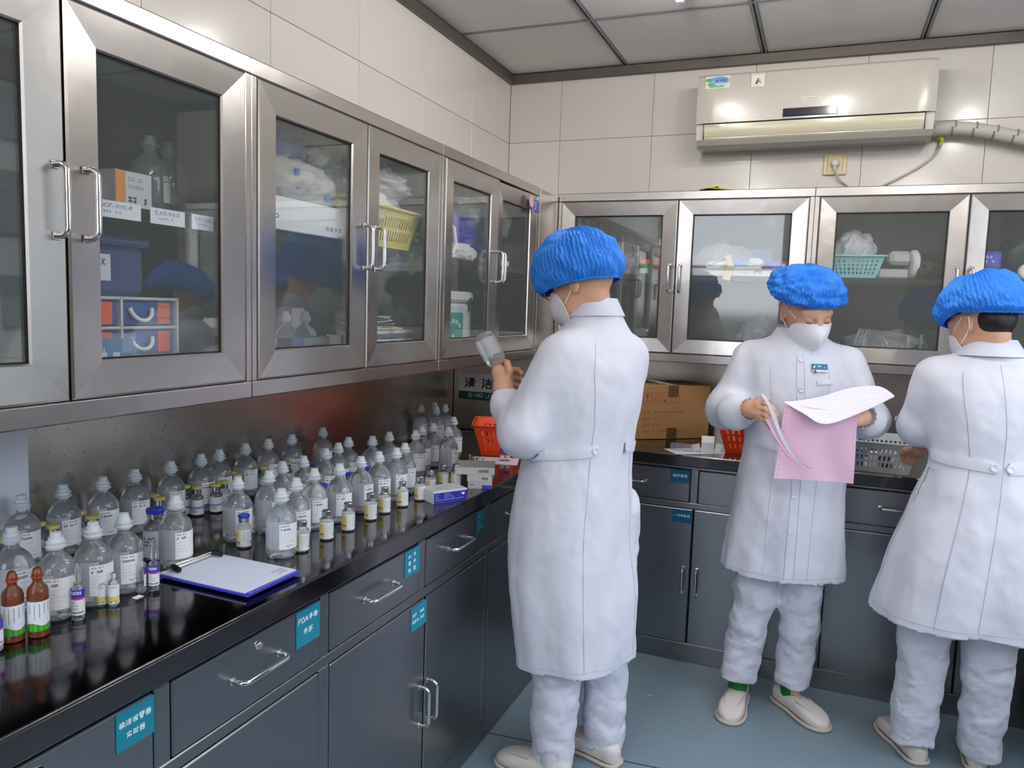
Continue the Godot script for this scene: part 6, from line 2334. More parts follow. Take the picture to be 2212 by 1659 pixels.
func person_materials() -> void:
	var cr := noise_tex(0.007, 512, 0, 4, 11)
	var weave := noise_tex(0.2, 256, 0, 2, 5)
	var coat := mat("coat", Color(0.84, 0.845, 0.89), 0.75)
	coat.uv1_triplanar = true
	coat.uv1_scale = Vector3(2.6, 2.2, 2.6)
	coat.heightmap_enabled = true
	coat.heightmap_texture = cr
	coat.heightmap_scale = 0.12
	coat.rim_enabled = true
	coat.rim = 0.2
	var tr := mat("trousers", Color(0.82, 0.825, 0.875), 0.78)
	tr.uv1_triplanar = true
	tr.uv1_scale = Vector3(2.2, 2.6, 2.2)
	tr.heightmap_enabled = true
	tr.heightmap_texture = cr
	tr.heightmap_scale = 0.12
	mat("seam", Color(0.72, 0.73, 0.79), 0.8)
	mat("button", Color(0.84, 0.85, 0.90), 0.3)
	var skin := mat("skin", rgb(214, 164, 134), 0.5)
	skin.subsurf_scatter_enabled = true
	skin.subsurf_scatter_strength = 0.12
	mat("hair", rgb(26, 20, 18), 0.45)
	mat("brow", rgb(58, 42, 36), 0.6)
	var cap := mat("cap_blue", rgb(34, 128, 226), 0.6)
	cap.backlight_enabled = true
	cap.backlight = Color(0.05, 0.16, 0.32)
	mat("mask", rgb(232, 230, 234), 0.75)
	mat("shoe", rgb(216, 208, 202), 0.45)
	mat("shoe_seam", rgb(180, 170, 164), 0.6)
	mat("sole", rgb(196, 184, 170), 0.7)
	mat("sock_white", rgb(200, 200, 206), 0.8)
	mat("sock_green", rgb(16, 104, 40), 0.85)

func hand(b: B, palm: Array, fingers: Array, lo: Vector3, hi: Vector3) -> void:
	var f := Fld.new()
	for q in palm:
		f.cap(q[0], q[1], q[2], q[3], 0.014)
	for g in fingers:
		var r: float = g[1]
		f.chain(g[0], [r, r * 0.98, r * 0.92, r * 0.8].slice(0, g[0].size()), 0.005)
	nets(f, lo, hi, 0.0028, b)

func coat_mesh(f: Fld, lo: Vector3, hi: Vector3, h := 0.0105) -> B:
	var b := B.new()
	nets(f, lo, hi, h, b)
	return b

func people() -> void:
	person_materials()
	left_nurse()
	middle_nurse()
	right_nurse()

func left_nurse() -> void:
	var root := thing("person", "left nurse in white coat holding up a bottle, seen from behind", "person", Vector3(0.9, 0, 1.5))
	var fw := Vector3(-0.88, 0, -0.475)
	var rt := Vector2(0.475, -0.88)
	# coat
	var f := Fld.new()
	f.set_rings([[0.345, 0.905, 1.50, 0.200, 0.165], [0.5, 0.892, 1.50, 0.216, 0.178], [0.65, 0.880, 1.50, 0.219, 0.176], [0.8, 0.877, 1.50, 0.210, 0.166], [0.95, 0.884, 1.50, 0.190, 0.150], [1.03, 0.890, 1.498, 0.184, 0.146], [1.15, 0.903, 1.493, 0.194, 0.15], [1.24, 0.912, 1.488, 0.196, 0.138], [1.31, 0.918, 1.482, 0.172, 0.112], [1.365, 0.920, 1.478, 0.122, 0.088], [1.405, 0.918, 1.474, 0.085, 0.075], [1.44, 0.914, 1.472, 0.074, 0.070]], rt)
	f.fold_n = 5.0
	f.fold_amp = 0.006
	f.fold_y0 = 0.34
	f.fold_y1 = 0.95
	f.fold_ph = 0.7
	f.wr = wrinkle(3, 7.0)
	f.wamp = 0.008
	f.wy = 0.7
	f.cap(Vector3(0.858, 1.285, 1.615), Vector3(0.778, 1.075, 1.700), 0.070, 0.064, 0.05)
	f.cap(Vector3(0.772, 1.060, 1.690), Vector3(0.695, 1.130, 1.610), 0.066, 0.052, 0.04)
	f.cap(Vector3(0.700, 1.124, 1.615), Vector3(0.676, 1.152, 1.592), 0.050, 0.040, 0.02, 1.0)
	f.cap(Vector3(0.985, 1.285, 1.345), Vector3(0.925, 1.06, 1.29), 0.068, 0.06, 0.05)
	f.cap(Vector3(0.92, 1.055, 1.29), Vector3(0.775, 1.10, 1.385), 0.058, 0.042, 0.04, 1.0)
	var cm := coat_mesh(f, Vector3(0.58, 0.32, 1.16), Vector3(1.18, 1.47, 1.82))
	var coat := part("coat", cm, M["coat"], root)
	# seams, half belt and buttons
	seam_line(root, coat, f, [Vector2(1.33, 2.35), Vector2(1.25, 2.3), Vector2(1.1, 2.15), Vector2(1.0, 2.12), Vector2(0.7, 2.16), Vector2(0.37, 2.2)])
	seam_line(root, coat, f, [Vector2(1.0, 0.98), Vector2(0.7, 0.98), Vector2(0.37, 0.95)])
	seam_line(root, coat, f, [Vector2(0.372, 0.4), Vector2(0.372, 1.2), Vector2(0.372, 2.0), Vector2(0.372, 2.8), Vector2(0.372, 3.6)])
	band(root, coat, f, 1.004, 2.95, 1.022, 2.02, 0.016)
	band(root, coat, f, 1.022, 1.30, 1.010, 0.2, 0.016)
	for ph in [2.05, 1.24]:
		var p := f.at_angle(1.022, ph, 0.005)
		button(root, coat, p, f.grad(p, 0.02), 0.0115)
	collar(root, coat, Vector3(0.914, 1.405, 1.472), Vector3(-0.12, 0.99, -0.06).normalized(), fw, [[0.080, 0.074, 0.0, 0.02], [0.068, 0.066, 0.052, 0.03], [0.071, 0.069, 0.056, 0.03], [0.094, 0.088, 0.004, 0.02]], 0.30)
	# side pocket edge
	band(root, coat, f, 0.93, 3.55, 0.98, 3.15, 0.004, "pocket_edge", 0.003)
	# trousers
	var t := Fld.new()
	t.wr = wrinkle(8, 9.0)
	t.wamp = 0.012
	t.wy = 1.3
	t.cap(Vector3(0.87, 0.8, 1.56), Vector3(0.865, 0.42, 1.565), 0.10, 0.082, 0.02)
	t.cap(Vector3(0.865, 0.42, 1.565), Vector3(0.872, 0.028, 1.592), 0.080, 0.066, 0.02, 1.0)
	t.cap(Vector3(0.97, 0.8, 1.42), Vector3(0.985, 0.42, 1.43), 0.10, 0.078, 0.008)
	t.cap(Vector3(0.985, 0.42, 1.43), Vector3(0.990, 0.035, 1.43), 0.076, 0.064, 0.008, 1.0)
	var tb := B.new()
	nets(t, Vector3(0.72, 0.015, 1.28), Vector3(1.12, 0.9, 1.72), 0.0105, tb)
	part("trousers", tb, M["trousers"], root)
	shoe(root, Vector3(0.846, 0.0, 1.622), deg_to_rad(82), M["sock_white"], Vector3(0.87, 0.2, 1.59))
	shoe(root, Vector3(0.96, 0.0, 1.445), deg_to_rad(70), M["sock_white"], Vector3(0.99, 0.2, 1.43))
	# body: head, neck, trunk, arms and hands in one mesh
	var H := Transform3D(Basis(Vector3.UP, deg_to_rad(76)) * Basis(Vector3.RIGHT, deg_to_rad(-17)), Vector3(0.878, 1.500, 1.487)).scaled_local(Vector3.ONE * 1.03)
	var b := B.new()
	b.xf = H
	nets(head_field(H.affine_inverse() * Vector3(0.918, 1.36, 1.478)), Vector3(-0.1, -0.22, -0.13), Vector3(0.1, 0.13, 0.15), 0.0034, b)
	b.xf = Transform3D()
	hand(b, [[Vector3(0.692, 1.128, 1.612), Vector3(0.674, 1.172, 1.598), 0.0265, 0.0265], [Vector3(0.674, 1.172, 1.598), Vector3(0.648, 1.226, 1.577), 0.0275, 0.0215], [Vector3(0.672, 1.178, 1.597), Vector3(0.676, 1.222, 1.578), 0.026, 0.019]],
		[[[Vector3(0.640, 1.222, 1.588), Vector3(0.629, 1.247, 1.566), Vector3(0.640, 1.259, 1.541), Vector3(0.660, 1.254, 1.534)], 0.0098], [[Vector3(0.683, 1.198, 1.596), Vector3(0.689, 1.232, 1.592), Vector3(0.676, 1.252, 1.580)], 0.0112], [[Vector3(0.650, 1.222, 1.566), Vector3(0.652, 1.234, 1.528), Vector3(0.684, 1.230, 1.516), Vector3(0.706, 1.224, 1.536)], 0.0096], [[Vector3(0.660, 1.202, 1.566), Vector3(0.668, 1.206, 1.522), Vector3(0.697, 1.204, 1.516), Vector3(0.713, 1.202, 1.541)], 0.0092], [[Vector3(0.668, 1.184, 1.574), Vector3(0.682, 1.184, 1.534), Vector3(0.704, 1.182, 1.532), Vector3(0.713, 1.182, 1.551)], 0.0082]],
		Vector3(0.59, 1.08, 1.47), Vector3(0.75, 1.29, 1.66))
	hand(b, [[Vector3(0.80, 1.09, 1.37), Vector3(0.757, 1.128, 1.405), 0.026, 0.025], [Vector3(0.757, 1.128, 1.405), Vector3(0.722, 1.142, 1.418), 0.026, 0.019]],
		[[[Vector3(0.728, 1.158, 1.412), Vector3(0.70, 1.168, 1.42), Vector3(0.684, 1.166, 1.448), Vector3(0.698, 1.163, 1.466)], 0.0095], [[Vector3(0.724, 1.142, 1.414), Vector3(0.694, 1.146, 1.424), Vector3(0.684, 1.146, 1.452), Vector3(0.700, 1.146, 1.468)], 0.0095], [[Vector3(0.728, 1.128, 1.416), Vector3(0.70, 1.128, 1.426), Vector3(0.692, 1.130, 1.452), Vector3(0.706, 1.131, 1.466)], 0.009], [[Vector3(0.735, 1.116, 1.414), Vector3(0.71, 1.112, 1.424), Vector3(0.702, 1.114, 1.446), Vector3(0.712, 1.117, 1.458)], 0.0082], [[Vector3(0.762, 1.148, 1.412), Vector3(0.75, 1.168, 1.432), Vector3(0.732, 1.166, 1.452)], 0.0105]],
		Vector3(0.66, 1.05, 1.33), Vector3(0.84, 1.2, 1.51))
	var tr := Fld.new()
	tr.cap(Vector3(0.905, 1.36, 1.48), Vector3(0.89, 0.8, 1.5), 0.06, 0.10, 0.05)
	tr.cap(Vector3(0.905, 1.30, 1.48), Vector3(0.858, 1.285, 1.60), 0.05, 0.045, 0.05)
	tr.cap(Vector3(0.858, 1.285, 1.60), Vector3(0.778, 1.072, 1.69), 0.045, 0.035, 0.04)
	tr.cap(Vector3(0.778, 1.072, 1.69), Vector3(0.690, 1.132, 1.612), 0.034, 0.026, 0.03)
	tr.cap(Vector3(0.905, 1.30, 1.48), Vector3(0.985, 1.285, 1.35), 0.05, 0.045, 0.05)
	tr.cap(Vector3(0.985, 1.285, 1.35), Vector3(0.925, 1.06, 1.29), 0.045, 0.035, 0.04)
	tr.cap(Vector3(0.925, 1.06, 1.29), Vector3(0.80, 1.09, 1.37), 0.034, 0.026, 0.03)
	tr.cap(Vector3(0.88, 0.8, 1.55), Vector3(0.868, 0.06, 1.585), 0.08, 0.035, 0.04)
	tr.cap(Vector3(0.96, 0.8, 1.43), Vector3(0.99, 0.06, 1.43), 0.08, 0.035, 0.04)
	nets(tr, Vector3(0.6, 0.0, 1.18), Vector3(1.1, 1.45, 1.8), 0.016, b)
	part("body", b, M["skin"], root)
	dress_head(root, H, Vector3(0, 0.052, -0.012), Vector3(0.116, 0.116, 0.138), 0.012, 4, [[Vector3(-0.054, -0.012, -0.068), Vector3(-0.066, 0.01, -0.056), Vector3(-0.074, 0.04, -0.04)], [Vector3(-0.068, -0.050, -0.036), Vector3(-0.0735, -0.03, -0.012), Vector3(-0.079, 0.0, 0.02), Vector3(-0.08, 0.03, 0.035)]], false, 1.15)
	# spectacles
	b = B.new()
	b.xf = H
	for s in [-1.0, 1.0]:
		var ring := []
		for k in 24:
			var a := TAU * k / 24.0
			ring.append(Vector3(s * 0.034 + signf(cos(a)) * pow(absf(cos(a)), 0.7) * 0.026, 0.002 + signf(sin(a)) * pow(absf(sin(a)), 0.7) * 0.020, -0.112 + 0.010 * absf(s * 0.034 + cos(a) * 0.026) / 0.06))
		b.tube(ring, 0.0017, 6, false, true)
		b.tube([Vector3(s * 0.060, 0.006, -0.102), Vector3(s * 0.074, 0.006, -0.07), Vector3(s * 0.079, 0.004, 0.0)], 0.0016, 6)
	b.tube([Vector3(-0.008, 0.004, -0.112), Vector3(0, 0.008, -0.115), Vector3(0.008, 0.004, -0.112)], 0.0016, 6)
	var gl := part("spectacles", b, mat("specs", rgb(110, 66, 56), 0.3), root)
	for s in [-1.0, 1.0]:
		b = B.new()
		b.xf = H
		var pts := []
		for k in 20:
			var a := TAU * k / 20.0
			pts.append(Vector3(s * 0.034 + signf(cos(a)) * pow(absf(cos(a)), 0.7) * 0.0255, 0.002 + signf(sin(a)) * pow(absf(sin(a)), 0.7) * 0.0195, -0.107))
		b.flat(pts, Vector3.FORWARD)
		part("lens", b, pane_mat("lens", Color(0.9, 0.8, 0.8), 0.12), root, gl)
	# pearl bracelet and necklace
	b = B.new()
	var wc := Vector3(0.684, 1.150, 1.604)
	var wa := Vector3(-0.36, 0.88, -0.28).normalized()
	var wu := wa.cross(Vector3.UP).normalized()
	var ww := wa.cross(wu)
	for k in 24:
		var a := TAU * k / 24.0
		b.ell(wc + wu * cos(a) * 0.0315 + ww * sin(a) * 0.0315, Vector3.ONE * (0.0042 if k != 9 else 0.0062), 8, 6)
	part("bracelet", b, mat("pearl", rgb(206, 180, 166), 0.25, 0.2), root)
	b = B.new()
	for k in 14:
		var a := 0.5 + k * 0.2
		b.ell(Vector3(0.90, 1.438, 1.478) + Vector3(-cos(a) * 0.064, -0.012 * sin(a), sin(a) * 0.064), Vector3.ONE * 0.0042, 8, 6)
	part("necklace", b, M["pearl"], root)
	# what she holds
	var hb := dup(get_node("infusion_bottle"), "infusion_bottle", Vector3.ZERO, 0.0, "upturned infusion bottle held up in the left nurse's raised hand")
	hb.remove_meta("group")
	var ay := Vector3(0.085, -0.115, 0.030).normalized()
	var ax := ay.cross(Vector3(0, 0, 1)).normalized()
	hb.transform = Transform3D(Basis(ax, ay, ax.cross(ay)) * Basis(Vector3.UP, 0.9), Vector3(0.578, 1.332, 1.548))
	var pc := thing("pill_tub", "small pink tub with a white lid in the left nurse's right hand", "tub", Vector3(0.716, 1.118, 1.442))
	b = B.new()
	b.lathe([Vector2(0, 0), Vector2(0.014, 0), Vector2(0.0165, 0.05), Vector2(0, 0.05)], 22)
	obj("tub_body", b, mat("pink_tub", rgb(226, 130, 160), 0.4), pc)
	b = B.new()
	b.lathe([Vector2(0, 0.048), Vector2(0.0185, 0.048), Vector2(0.0185, 0.064), Vector2(0, 0.065)], 22)
	obj("tub_lid", b, M["white"], pc)
	var cl := thing("pen", "orange and dark pens clipped to the left nurse's chest pocket", "pen", Vector3(0.752, 1.17, 1.425))
	b = B.new()
	b.tube([Vector3(0, 0, 0), Vector3(-0.008, 0.05, 0.0), Vector3(-0.004, 0.092, 0.004)], [0.005, 0.0052, 0.003], 8)
	b.tube([Vector3(-0.006, 0.03, 0.002), Vector3(-0.016, 0.052, 0.004), Vector3(-0.016, 0.076, 0.004)], [0.004, 0.006, 0.003], 8)
	obj("barrel", b, mat("pen_orange", rgb(200, 90, 60), 0.4), cl)
	b = B.new()
	b.tube([Vector3(0.012, 0, 0), Vector3(0.006, 0.05, 0.0), Vector3(0.006, 0.085, 0.0)], 0.006, 8)
	obj("clip", b, mat("pen_dark", rgb(50, 54, 66), 0.3), cl)

func middle_nurse() -> void:
	var root := thing("person", "nurse in white coat and green socks reading pink and white papers", "person", Vector3(1.49, 0, 0.87))
	var fw := Vector3(0.10, 0, 0.995)
	var rt := Vector2(-0.995, 0.10)
	var f := Fld.new()
	f.set_rings([[0.512, 1.478, 0.870, 0.212, 0.150], [0.62, 1.480, 0.870, 0.204, 0.147], [0.76, 1.484, 0.870, 0.191, 0.142], [0.9, 1.488, 0.870, 0.176, 0.134], [1.0, 1.490, 0.868, 0.169, 0.127], [1.1, 1.490, 0.866, 0.174, 0.128], [1.2, 1.486, 0.862, 0.182, 0.126], [1.27, 1.482, 0.858, 0.174, 0.112], [1.32, 1.480, 0.856, 0.138, 0.092], [1.355, 1.480, 0.858, 0.092, 0.076], [1.385, 1.481, 0.862, 0.07, 0.066]], rt)
	f.fold_n = 6.0
	f.fold_amp = 0.006
	f.fold_y0 = 0.51
	f.fold_y1 = 0.98
	f.fold_ph = 1.9
	f.wr = wrinkle(5, 7.5)
	f.wamp = 0.008
	f.wy = 0.7
	f.cap(Vector3(1.325, 1.265, 0.855), Vector3(1.248, 1.085, 0.895), 0.066, 0.058, 0.05)
	f.cap(Vector3(1.248, 1.078, 0.900), Vector3(1.300, 1.088, 1.010), 0.062, 0.058, 0.04)
	f.cap(Vector3(1.300, 1.088, 1.010), Vector3(1.345, 1.106, 1.062), 0.056, 0.036, 0.02, 1.0)
	f.cap(Vector3(1.640, 1.265, 0.850), Vector3(1.722, 1.085, 0.880), 0.064, 0.056, 0.05)
	f.cap(Vector3(1.722, 1.08, 0.885), Vector3(1.716, 1.094, 0.975), 0.058, 0.052, 0.04)
	f.cap(Vector3(1.716, 1.094, 0.975), Vector3(1.700, 1.108, 1.022), 0.050, 0.036, 0.02, 1.0)
	var cm := coat_mesh(f, Vector3(1.15, 0.49, 0.68), Vector3(1.82, 1.41, 1.10))
	var coat := part("coat", cm, M["coat"], root)
	# front: angle +pi/2 looks along the facing direction when the axis is turned, so work it out
	var ff := -PI / 2
	seam_line(root, coat, f, [Vector2(1.3, ff - 0.10), Vector2(1.0, ff - 0.14), Vector2(0.8, ff - 0.16), Vector2(0.53, ff - 0.18)])
	seam_line(root, coat, f, [Vector2(1.3, ff + 0.10), Vector2(1.0, ff + 0.06), Vector2(0.8, ff + 0.04), Vector2(0.53, ff + 0.02)])
	seam_line(root, coat, f, [Vector2(1.25, ff + 0.75), Vector2(1.0, ff + 0.55), Vector2(0.75, ff + 0.5), Vector2(0.53, ff + 0.48)])
	seam_line(root, coat, f, [Vector2(1.25, ff - 0.75), Vector2(1.0, ff - 0.55), Vector2(0.75, ff - 0.5), Vector2(0.53, ff - 0.48)])
	seam_line(root, coat, f, [Vector2(0.535, ff - 1.4), Vector2(0.535, ff - 0.7), Vector2(0.535, ff), Vector2(0.535, ff + 0.7), Vector2(0.535, ff + 1.4)])
	band(root, coat, f, 0.985, ff + 1.05, 0.970, ff + 0.35, 0.010, "pocket_flap", 0.004)
	band(root, coat, f, 0.970, ff - 0.45, 0.985, ff - 1.05, 0.010, "pocket_flap", 0.004)
	band(root, coat, f, 1.205, ff - 0.42, 1.21, ff - 0.80, 0.008, "pocket_flap", 0.003)
	for y in [1.28, 1.18, 0.82, 0.70]:
		var p := f.at_angle(y, ff - 0.03, 0.001)
		button(root, coat, p, f.grad(p, 0.02), 0.0095)
	collar(root, coat, Vector3(1.481, 1.355, 0.862), Vector3(0.01, 0.985, 0.16).normalized(), Vector3(0.10, 0, 0.995), [[0.080, 0.070, 0.0, 0.03], [0.070, 0.062, 0.038, 0.05], [0.074, 0.067, 0.042, 0.05], [0.108, 0.108, -0.012, 0.062], [0.104, 0.104, -0.016, 0.062]], 0.10)
	var t := Fld.new()
	t.wr = wrinkle(18, 9.0)
	t.wamp = 0.014
	t.wy = 1.3
	t.cap(Vector3(1.425, 0.8, 0.865), Vector3(1.392, 0.42, 0.872), 0.095, 0.075, 0.02)
	t.cap(Vector3(1.392, 0.42, 0.872), Vector3(1.350, 0.095, 0.892), 0.073, 0.064, 0.02, 1.0)
	t.cap(Vector3(1.535, 0.8, 0.86), Vector3(1.553, 0.42, 0.860), 0.095, 0.072, 0.008)
	t.cap(Vector3(1.553, 0.42, 0.860), Vector3(1.540, 0.095, 0.850), 0.070, 0.062, 0.008, 1.0)
	var tb := B.new()
	nets(t, Vector3(1.24, 0.07, 0.72), Vector3(1.68, 0.9, 1.02), 0.0105, tb)
	part("trousers", tb, M["trousers"], root)
	shoe(root, Vector3(1.352, 0.0, 0.925), deg_to_rad(176), M["sock_green"], Vector3(1.352, 0.2, 0.89))
	shoe(root, Vector3(1.556, 0.0, 0.868), deg_to_rad(224), M["sock_green"], Vector3(1.541, 0.2, 0.85))
	# body
	var H := Transform3D(Basis(Vector3.UP, deg_to_rad(212)) * Basis(Vector3.RIGHT, deg_to_rad(-20)) * Basis(Vector3.BACK, deg_to_rad(-2)), Vector3(1.497, 1.437, 0.888))
	var b := B.new()
	b.xf = H
	nets(head_field(H.affine_inverse() * Vector3(1.481, 1.31, 0.858)), Vector3(-0.1, -0.22, -0.13), Vector3(0.1, 0.13, 0.15), 0.003, b)
	b.xf = Transform3D()
	hand(b, [[Vector3(1.318, 1.092, 1.03), Vector3(1.352, 1.112, 1.078), 0.0255, 0.025], [Vector3(1.352, 1.118, 1.078), Vector3(1.378, 1.128, 1.102), 0.024, 0.0175], [Vector3(1.352, 1.106, 1.078), Vector3(1.380, 1.102, 1.106), 0.024, 0.0165]],
		[[[Vector3(1.374, 1.137, 1.100), Vector3(1.402, 1.139, 1.121), Vector3(1.424, 1.122, 1.124), Vector3(1.436, 1.104, 1.119)], 0.0096], [[Vector3(1.376, 1.122, 1.106), Vector3(1.404, 1.120, 1.128), Vector3(1.425, 1.102, 1.130), Vector3(1.436, 1.085, 1.123)], 0.0098], [[Vector3(1.377, 1.107, 1.108), Vector3(1.403, 1.102, 1.128), Vector3(1.422, 1.086, 1.130), Vector3(1.432, 1.071, 1.123)], 0.0094], [[Vector3(1.376, 1.093, 1.106), Vector3(1.398, 1.086, 1.122), Vector3(1.413, 1.073, 1.124), Vector3(1.420, 1.061, 1.119)], 0.0083], [[Vector3(1.358, 1.130, 1.082), Vector3(1.380, 1.150, 1.088), Vector3(1.404, 1.150, 1.092)], 0.0108]],
		Vector3(1.27, 1.03, 0.99), Vector3(1.46, 1.18, 1.15))
	hand(b, [[Vector3(1.709, 1.102, 0.995), Vector3(1.690, 1.112, 1.045), 0.0255, 0.025], [Vector3(1.690, 1.112, 1.045), Vector3(1.662, 1.114, 1.078), 0.025, 0.0175], [Vector3(1.692, 1.104, 1.045), Vector3(1.674, 1.098, 1.086), 0.023, 0.016]],
		[[[Vector3(1.655, 1.118, 1.074), Vector3(1.625, 1.112, 1.086), Vector3(1.602, 1.112, 1.084), Vector3(1.586, 1.114, 1.078)], 0.0095], [[Vector3(1.660, 1.110, 1.082), Vector3(1.632, 1.102, 1.094), Vector3(1.610, 1.101, 1.092), Vector3(1.595, 1.103, 1.086)], 0.0097], [[Vector3(1.666, 1.102, 1.088), Vector3(1.642, 1.091, 1.099), Vector3(1.622, 1.090, 1.097), Vector3(1.608, 1.092, 1.092)], 0.0093], [[Vector3(1.674, 1.094, 1.090), Vector3(1.655, 1.082, 1.098), Vector3(1.640, 1.080, 1.097), Vector3(1.629, 1.081, 1.094)], 0.0082], [[Vector3(1.688, 1.128, 1.040), Vector3(1.682, 1.152, 1.045), Vector3(1.668, 1.166, 1.052)], 0.0105]],
		Vector3(1.56, 1.04, 0.95), Vector3(1.75, 1.2, 1.13))
	var tr := Fld.new()
	tr.cap(Vector3(1.483, 1.32, 0.862), Vector3(1.49, 0.8, 0.87), 0.06, 0.095, 0.05)
	tr.cap(Vector3(1.483, 1.27, 0.858), Vector3(1.325, 1.262, 0.855), 0.05, 0.042, 0.05)
	tr.cap(Vector3(1.325, 1.262, 0.855), Vector3(1.248, 1.083, 0.895), 0.042, 0.034, 0.04)
	tr.cap(Vector3(1.248, 1.083, 0.895), Vector3(1.32, 1.093, 1.03), 0.033, 0.0255, 0.03)
	tr.cap(Vector3(1.483, 1.27, 0.858), Vector3(1.640, 1.262, 0.850), 0.05, 0.042, 0.05)
	tr.cap(Vector3(1.640, 1.262, 0.850), Vector3(1.722, 1.083, 0.88), 0.042, 0.034, 0.04)
	tr.cap(Vector3(1.722, 1.083, 0.88), Vector3(1.709, 1.102, 0.997), 0.033, 0.0255, 0.03)
	tr.cap(Vector3(1.43, 0.8, 0.865), Vector3(1.352, 0.06, 0.892), 0.075, 0.03, 0.04)
	tr.cap(Vector3(1.535, 0.8, 0.86), Vector3(1.541, 0.06, 0.85), 0.075, 0.03, 0.04)
	nets(tr, Vector3(1.18, 0.0, 0.74), Vector3(1.8, 1.4, 1.08), 0.016, b)
	part("body", b, M["skin"], root)
	dress_head(root, H, Vector3(0.006, 0.074, 0.012), Vector3(0.124, 0.086, 0.128), -0.014, 9, [[Vector3(0.054, -0.012, -0.068), Vector3(0.066, 0.004, -0.045), Vector3(0.0745, 0.022, -0.008), Vector3(0.078, 0.028, 0.012)], [Vector3(0.068, -0.052, -0.036), Vector3(0.0735, -0.036, -0.012), Vector3(0.079, -0.014, 0.014), Vector3(0.079, 0.014, 0.026)], [Vector3(-0.054, -0.012, -0.068), Vector3(-0.068, 0.006, -0.045), Vector3(-0.078, 0.02, 0.012)]], true)
	# ruffled cuffs
	for q in [[Vector3(1.343, 1.106, 1.060), Vector3(0.55, 0.22, 0.8)], [Vector3(1.701, 1.107, 1.020), Vector3(-0.32, 0.28, 0.9)]]:
		b = B.new()
		var a3: Vector3 = (q[1] as Vector3).normalized()
		var u3 := a3.cross(Vector3.UP).normalized()
		var w3 := a3.cross(u3)
		var rows := []
		for k in 4:
			var row := []
			for j in 60:
				var an := TAU * j / 60.0
				var rr: float = [0.035, 0.031, 0.033, 0.040][k] + 0.0025 * sin(an * 15.0) * (k + 1) / 4.0
				row.append(q[0] + a3 * (k * 0.006 - 0.004) + (u3 * cos(an) + w3 * sin(an)) * rr)
			rows.append(row)
		b.grid(rows, false, true, -1.0)
		part("cuff", b, M["coat"], root, coat)
	# badge, little figure and reel on the chest
	var p := f.onto(Vector3(1.566, 1.262, 0.99), 0.004)
	var n := f.grad(p, 0.03)
	var bx := Vector3.UP.cross(n).normalized()
	var bt := Transform3D(Basis(bx, n.cross(bx), n), p)
	var im := img_new(256, 128, rgb(20, 110, 146))
	im.fill_rect(Rect2i(0, 96, 256, 32), rgb(220, 228, 236))
	for q in 14:
		line_on(im, Vector2(38 - q * 1.4, 30 + q * 2.4), Vector2(38 + q * 0.2 + 14 - q, 30 + q * 2.4), 5, rgb(230, 240, 245))
	print_on(im, Rect2i(90, 26, 90, 44), 1, rgb(220, 235, 240), rng, 1.0, 5)
	print_on(im, Rect2i(190, 50, 50, 22), 1, rgb(180, 210, 220), rng, 1.0, 3)
	b = B.new()
	b.xf = bt
	b.slab(Vector3.ZERO, 0.052, 0.027, 0.003)
	part("name_badge", b, tex_mat("name_badge", im, 0.35), root, coat)
	im = img_new(96, 192, rgb(226, 230, 240))
	for y in 192:
		for x in 96:
			var e1 := Vector2((x - 48) / 34.0, (y - 42) / 36.0).length()
			var e2 := Vector2((x - 42) / 24.0, (y - 54) / 26.0).length()
			if e2 < 1.0:
				im.set_pixel(x, y, rgb(236, 206, 186))
			elif e1 < 1.0:
				im.set_pixel(x, y, rgb(120, 70, 50))
	for q in [Vector2(32, 54), Vector2(52, 54)]:
		im.fill_rect(Rect2i(q.x, q.y, 5, 7), rgb(40, 34, 40))
	line_on(im, Vector2(36, 70), Vector2(50, 70), 2, rgb(190, 80, 70))
	im.fill_rect(Rect2i(26, 82, 40, 60), rgb(240, 242, 248))
	im.fill_rect(Rect2i(30, 142, 12, 30), rgb(120, 170, 206))
	im.fill_rect(Rect2i(50, 142, 12, 30), rgb(120, 170, 206))
	im.fill_rect(Rect2i(20, 172, 26, 10), rgb(60, 64, 80))
	im.fill_rect(Rect2i(50, 172, 26, 10), rgb(60, 64, 80))
	b = B.new()
	b.xf = Transform3D(bt.basis, bt.origin + Vector3(-0.014, -0.045, 0.004))
	b.slab(Vector3.ZERO, 0.026, 0.052, 0.003)
	part("badge_figure", b, tex_mat("badge_figure", im, 0.45), root, coat)
	b = B.new()
	b.xf = Transform3D(bt.basis * Basis(Vector3.RIGHT, PI / 2), bt.origin + Vector3(-0.010, -0.084, 0.002))
	b.lathe([Vector2(0, 0.008), Vector2(0.014, 0.008), Vector2(0.018, 0.004), Vector2(0.018, 0.0), Vector2(0, 0)], 24)
	var reel := part("badge_reel", b, M["white"], root, coat)
	b = B.new()
	b.xf = Transform3D(bt.basis * Basis(Vector3.RIGHT, PI / 2), bt.origin + Vector3(-0.008, -0.085, 0.0105))
	b.lathe([Vector2(0, 0.0008), Vector2(0.009, 0.0008), Vector2(0.009, 0), Vector2(0, 0)], 20)
	part("reel_button", b, mat("reel_grey", rgb(160, 164, 168), 0.4), root, coat)
	b = B.new()
	b.xf = bt
	b.tube([Vector3(-0.018, -0.008, 0.003), Vector3(-0.015, -0.02, 0.004)], 0.003, 8)
	part("badge_clip", b, mat("badge_clip", rgb(150, 70, 160), 0.4), root, coat)
	papers()

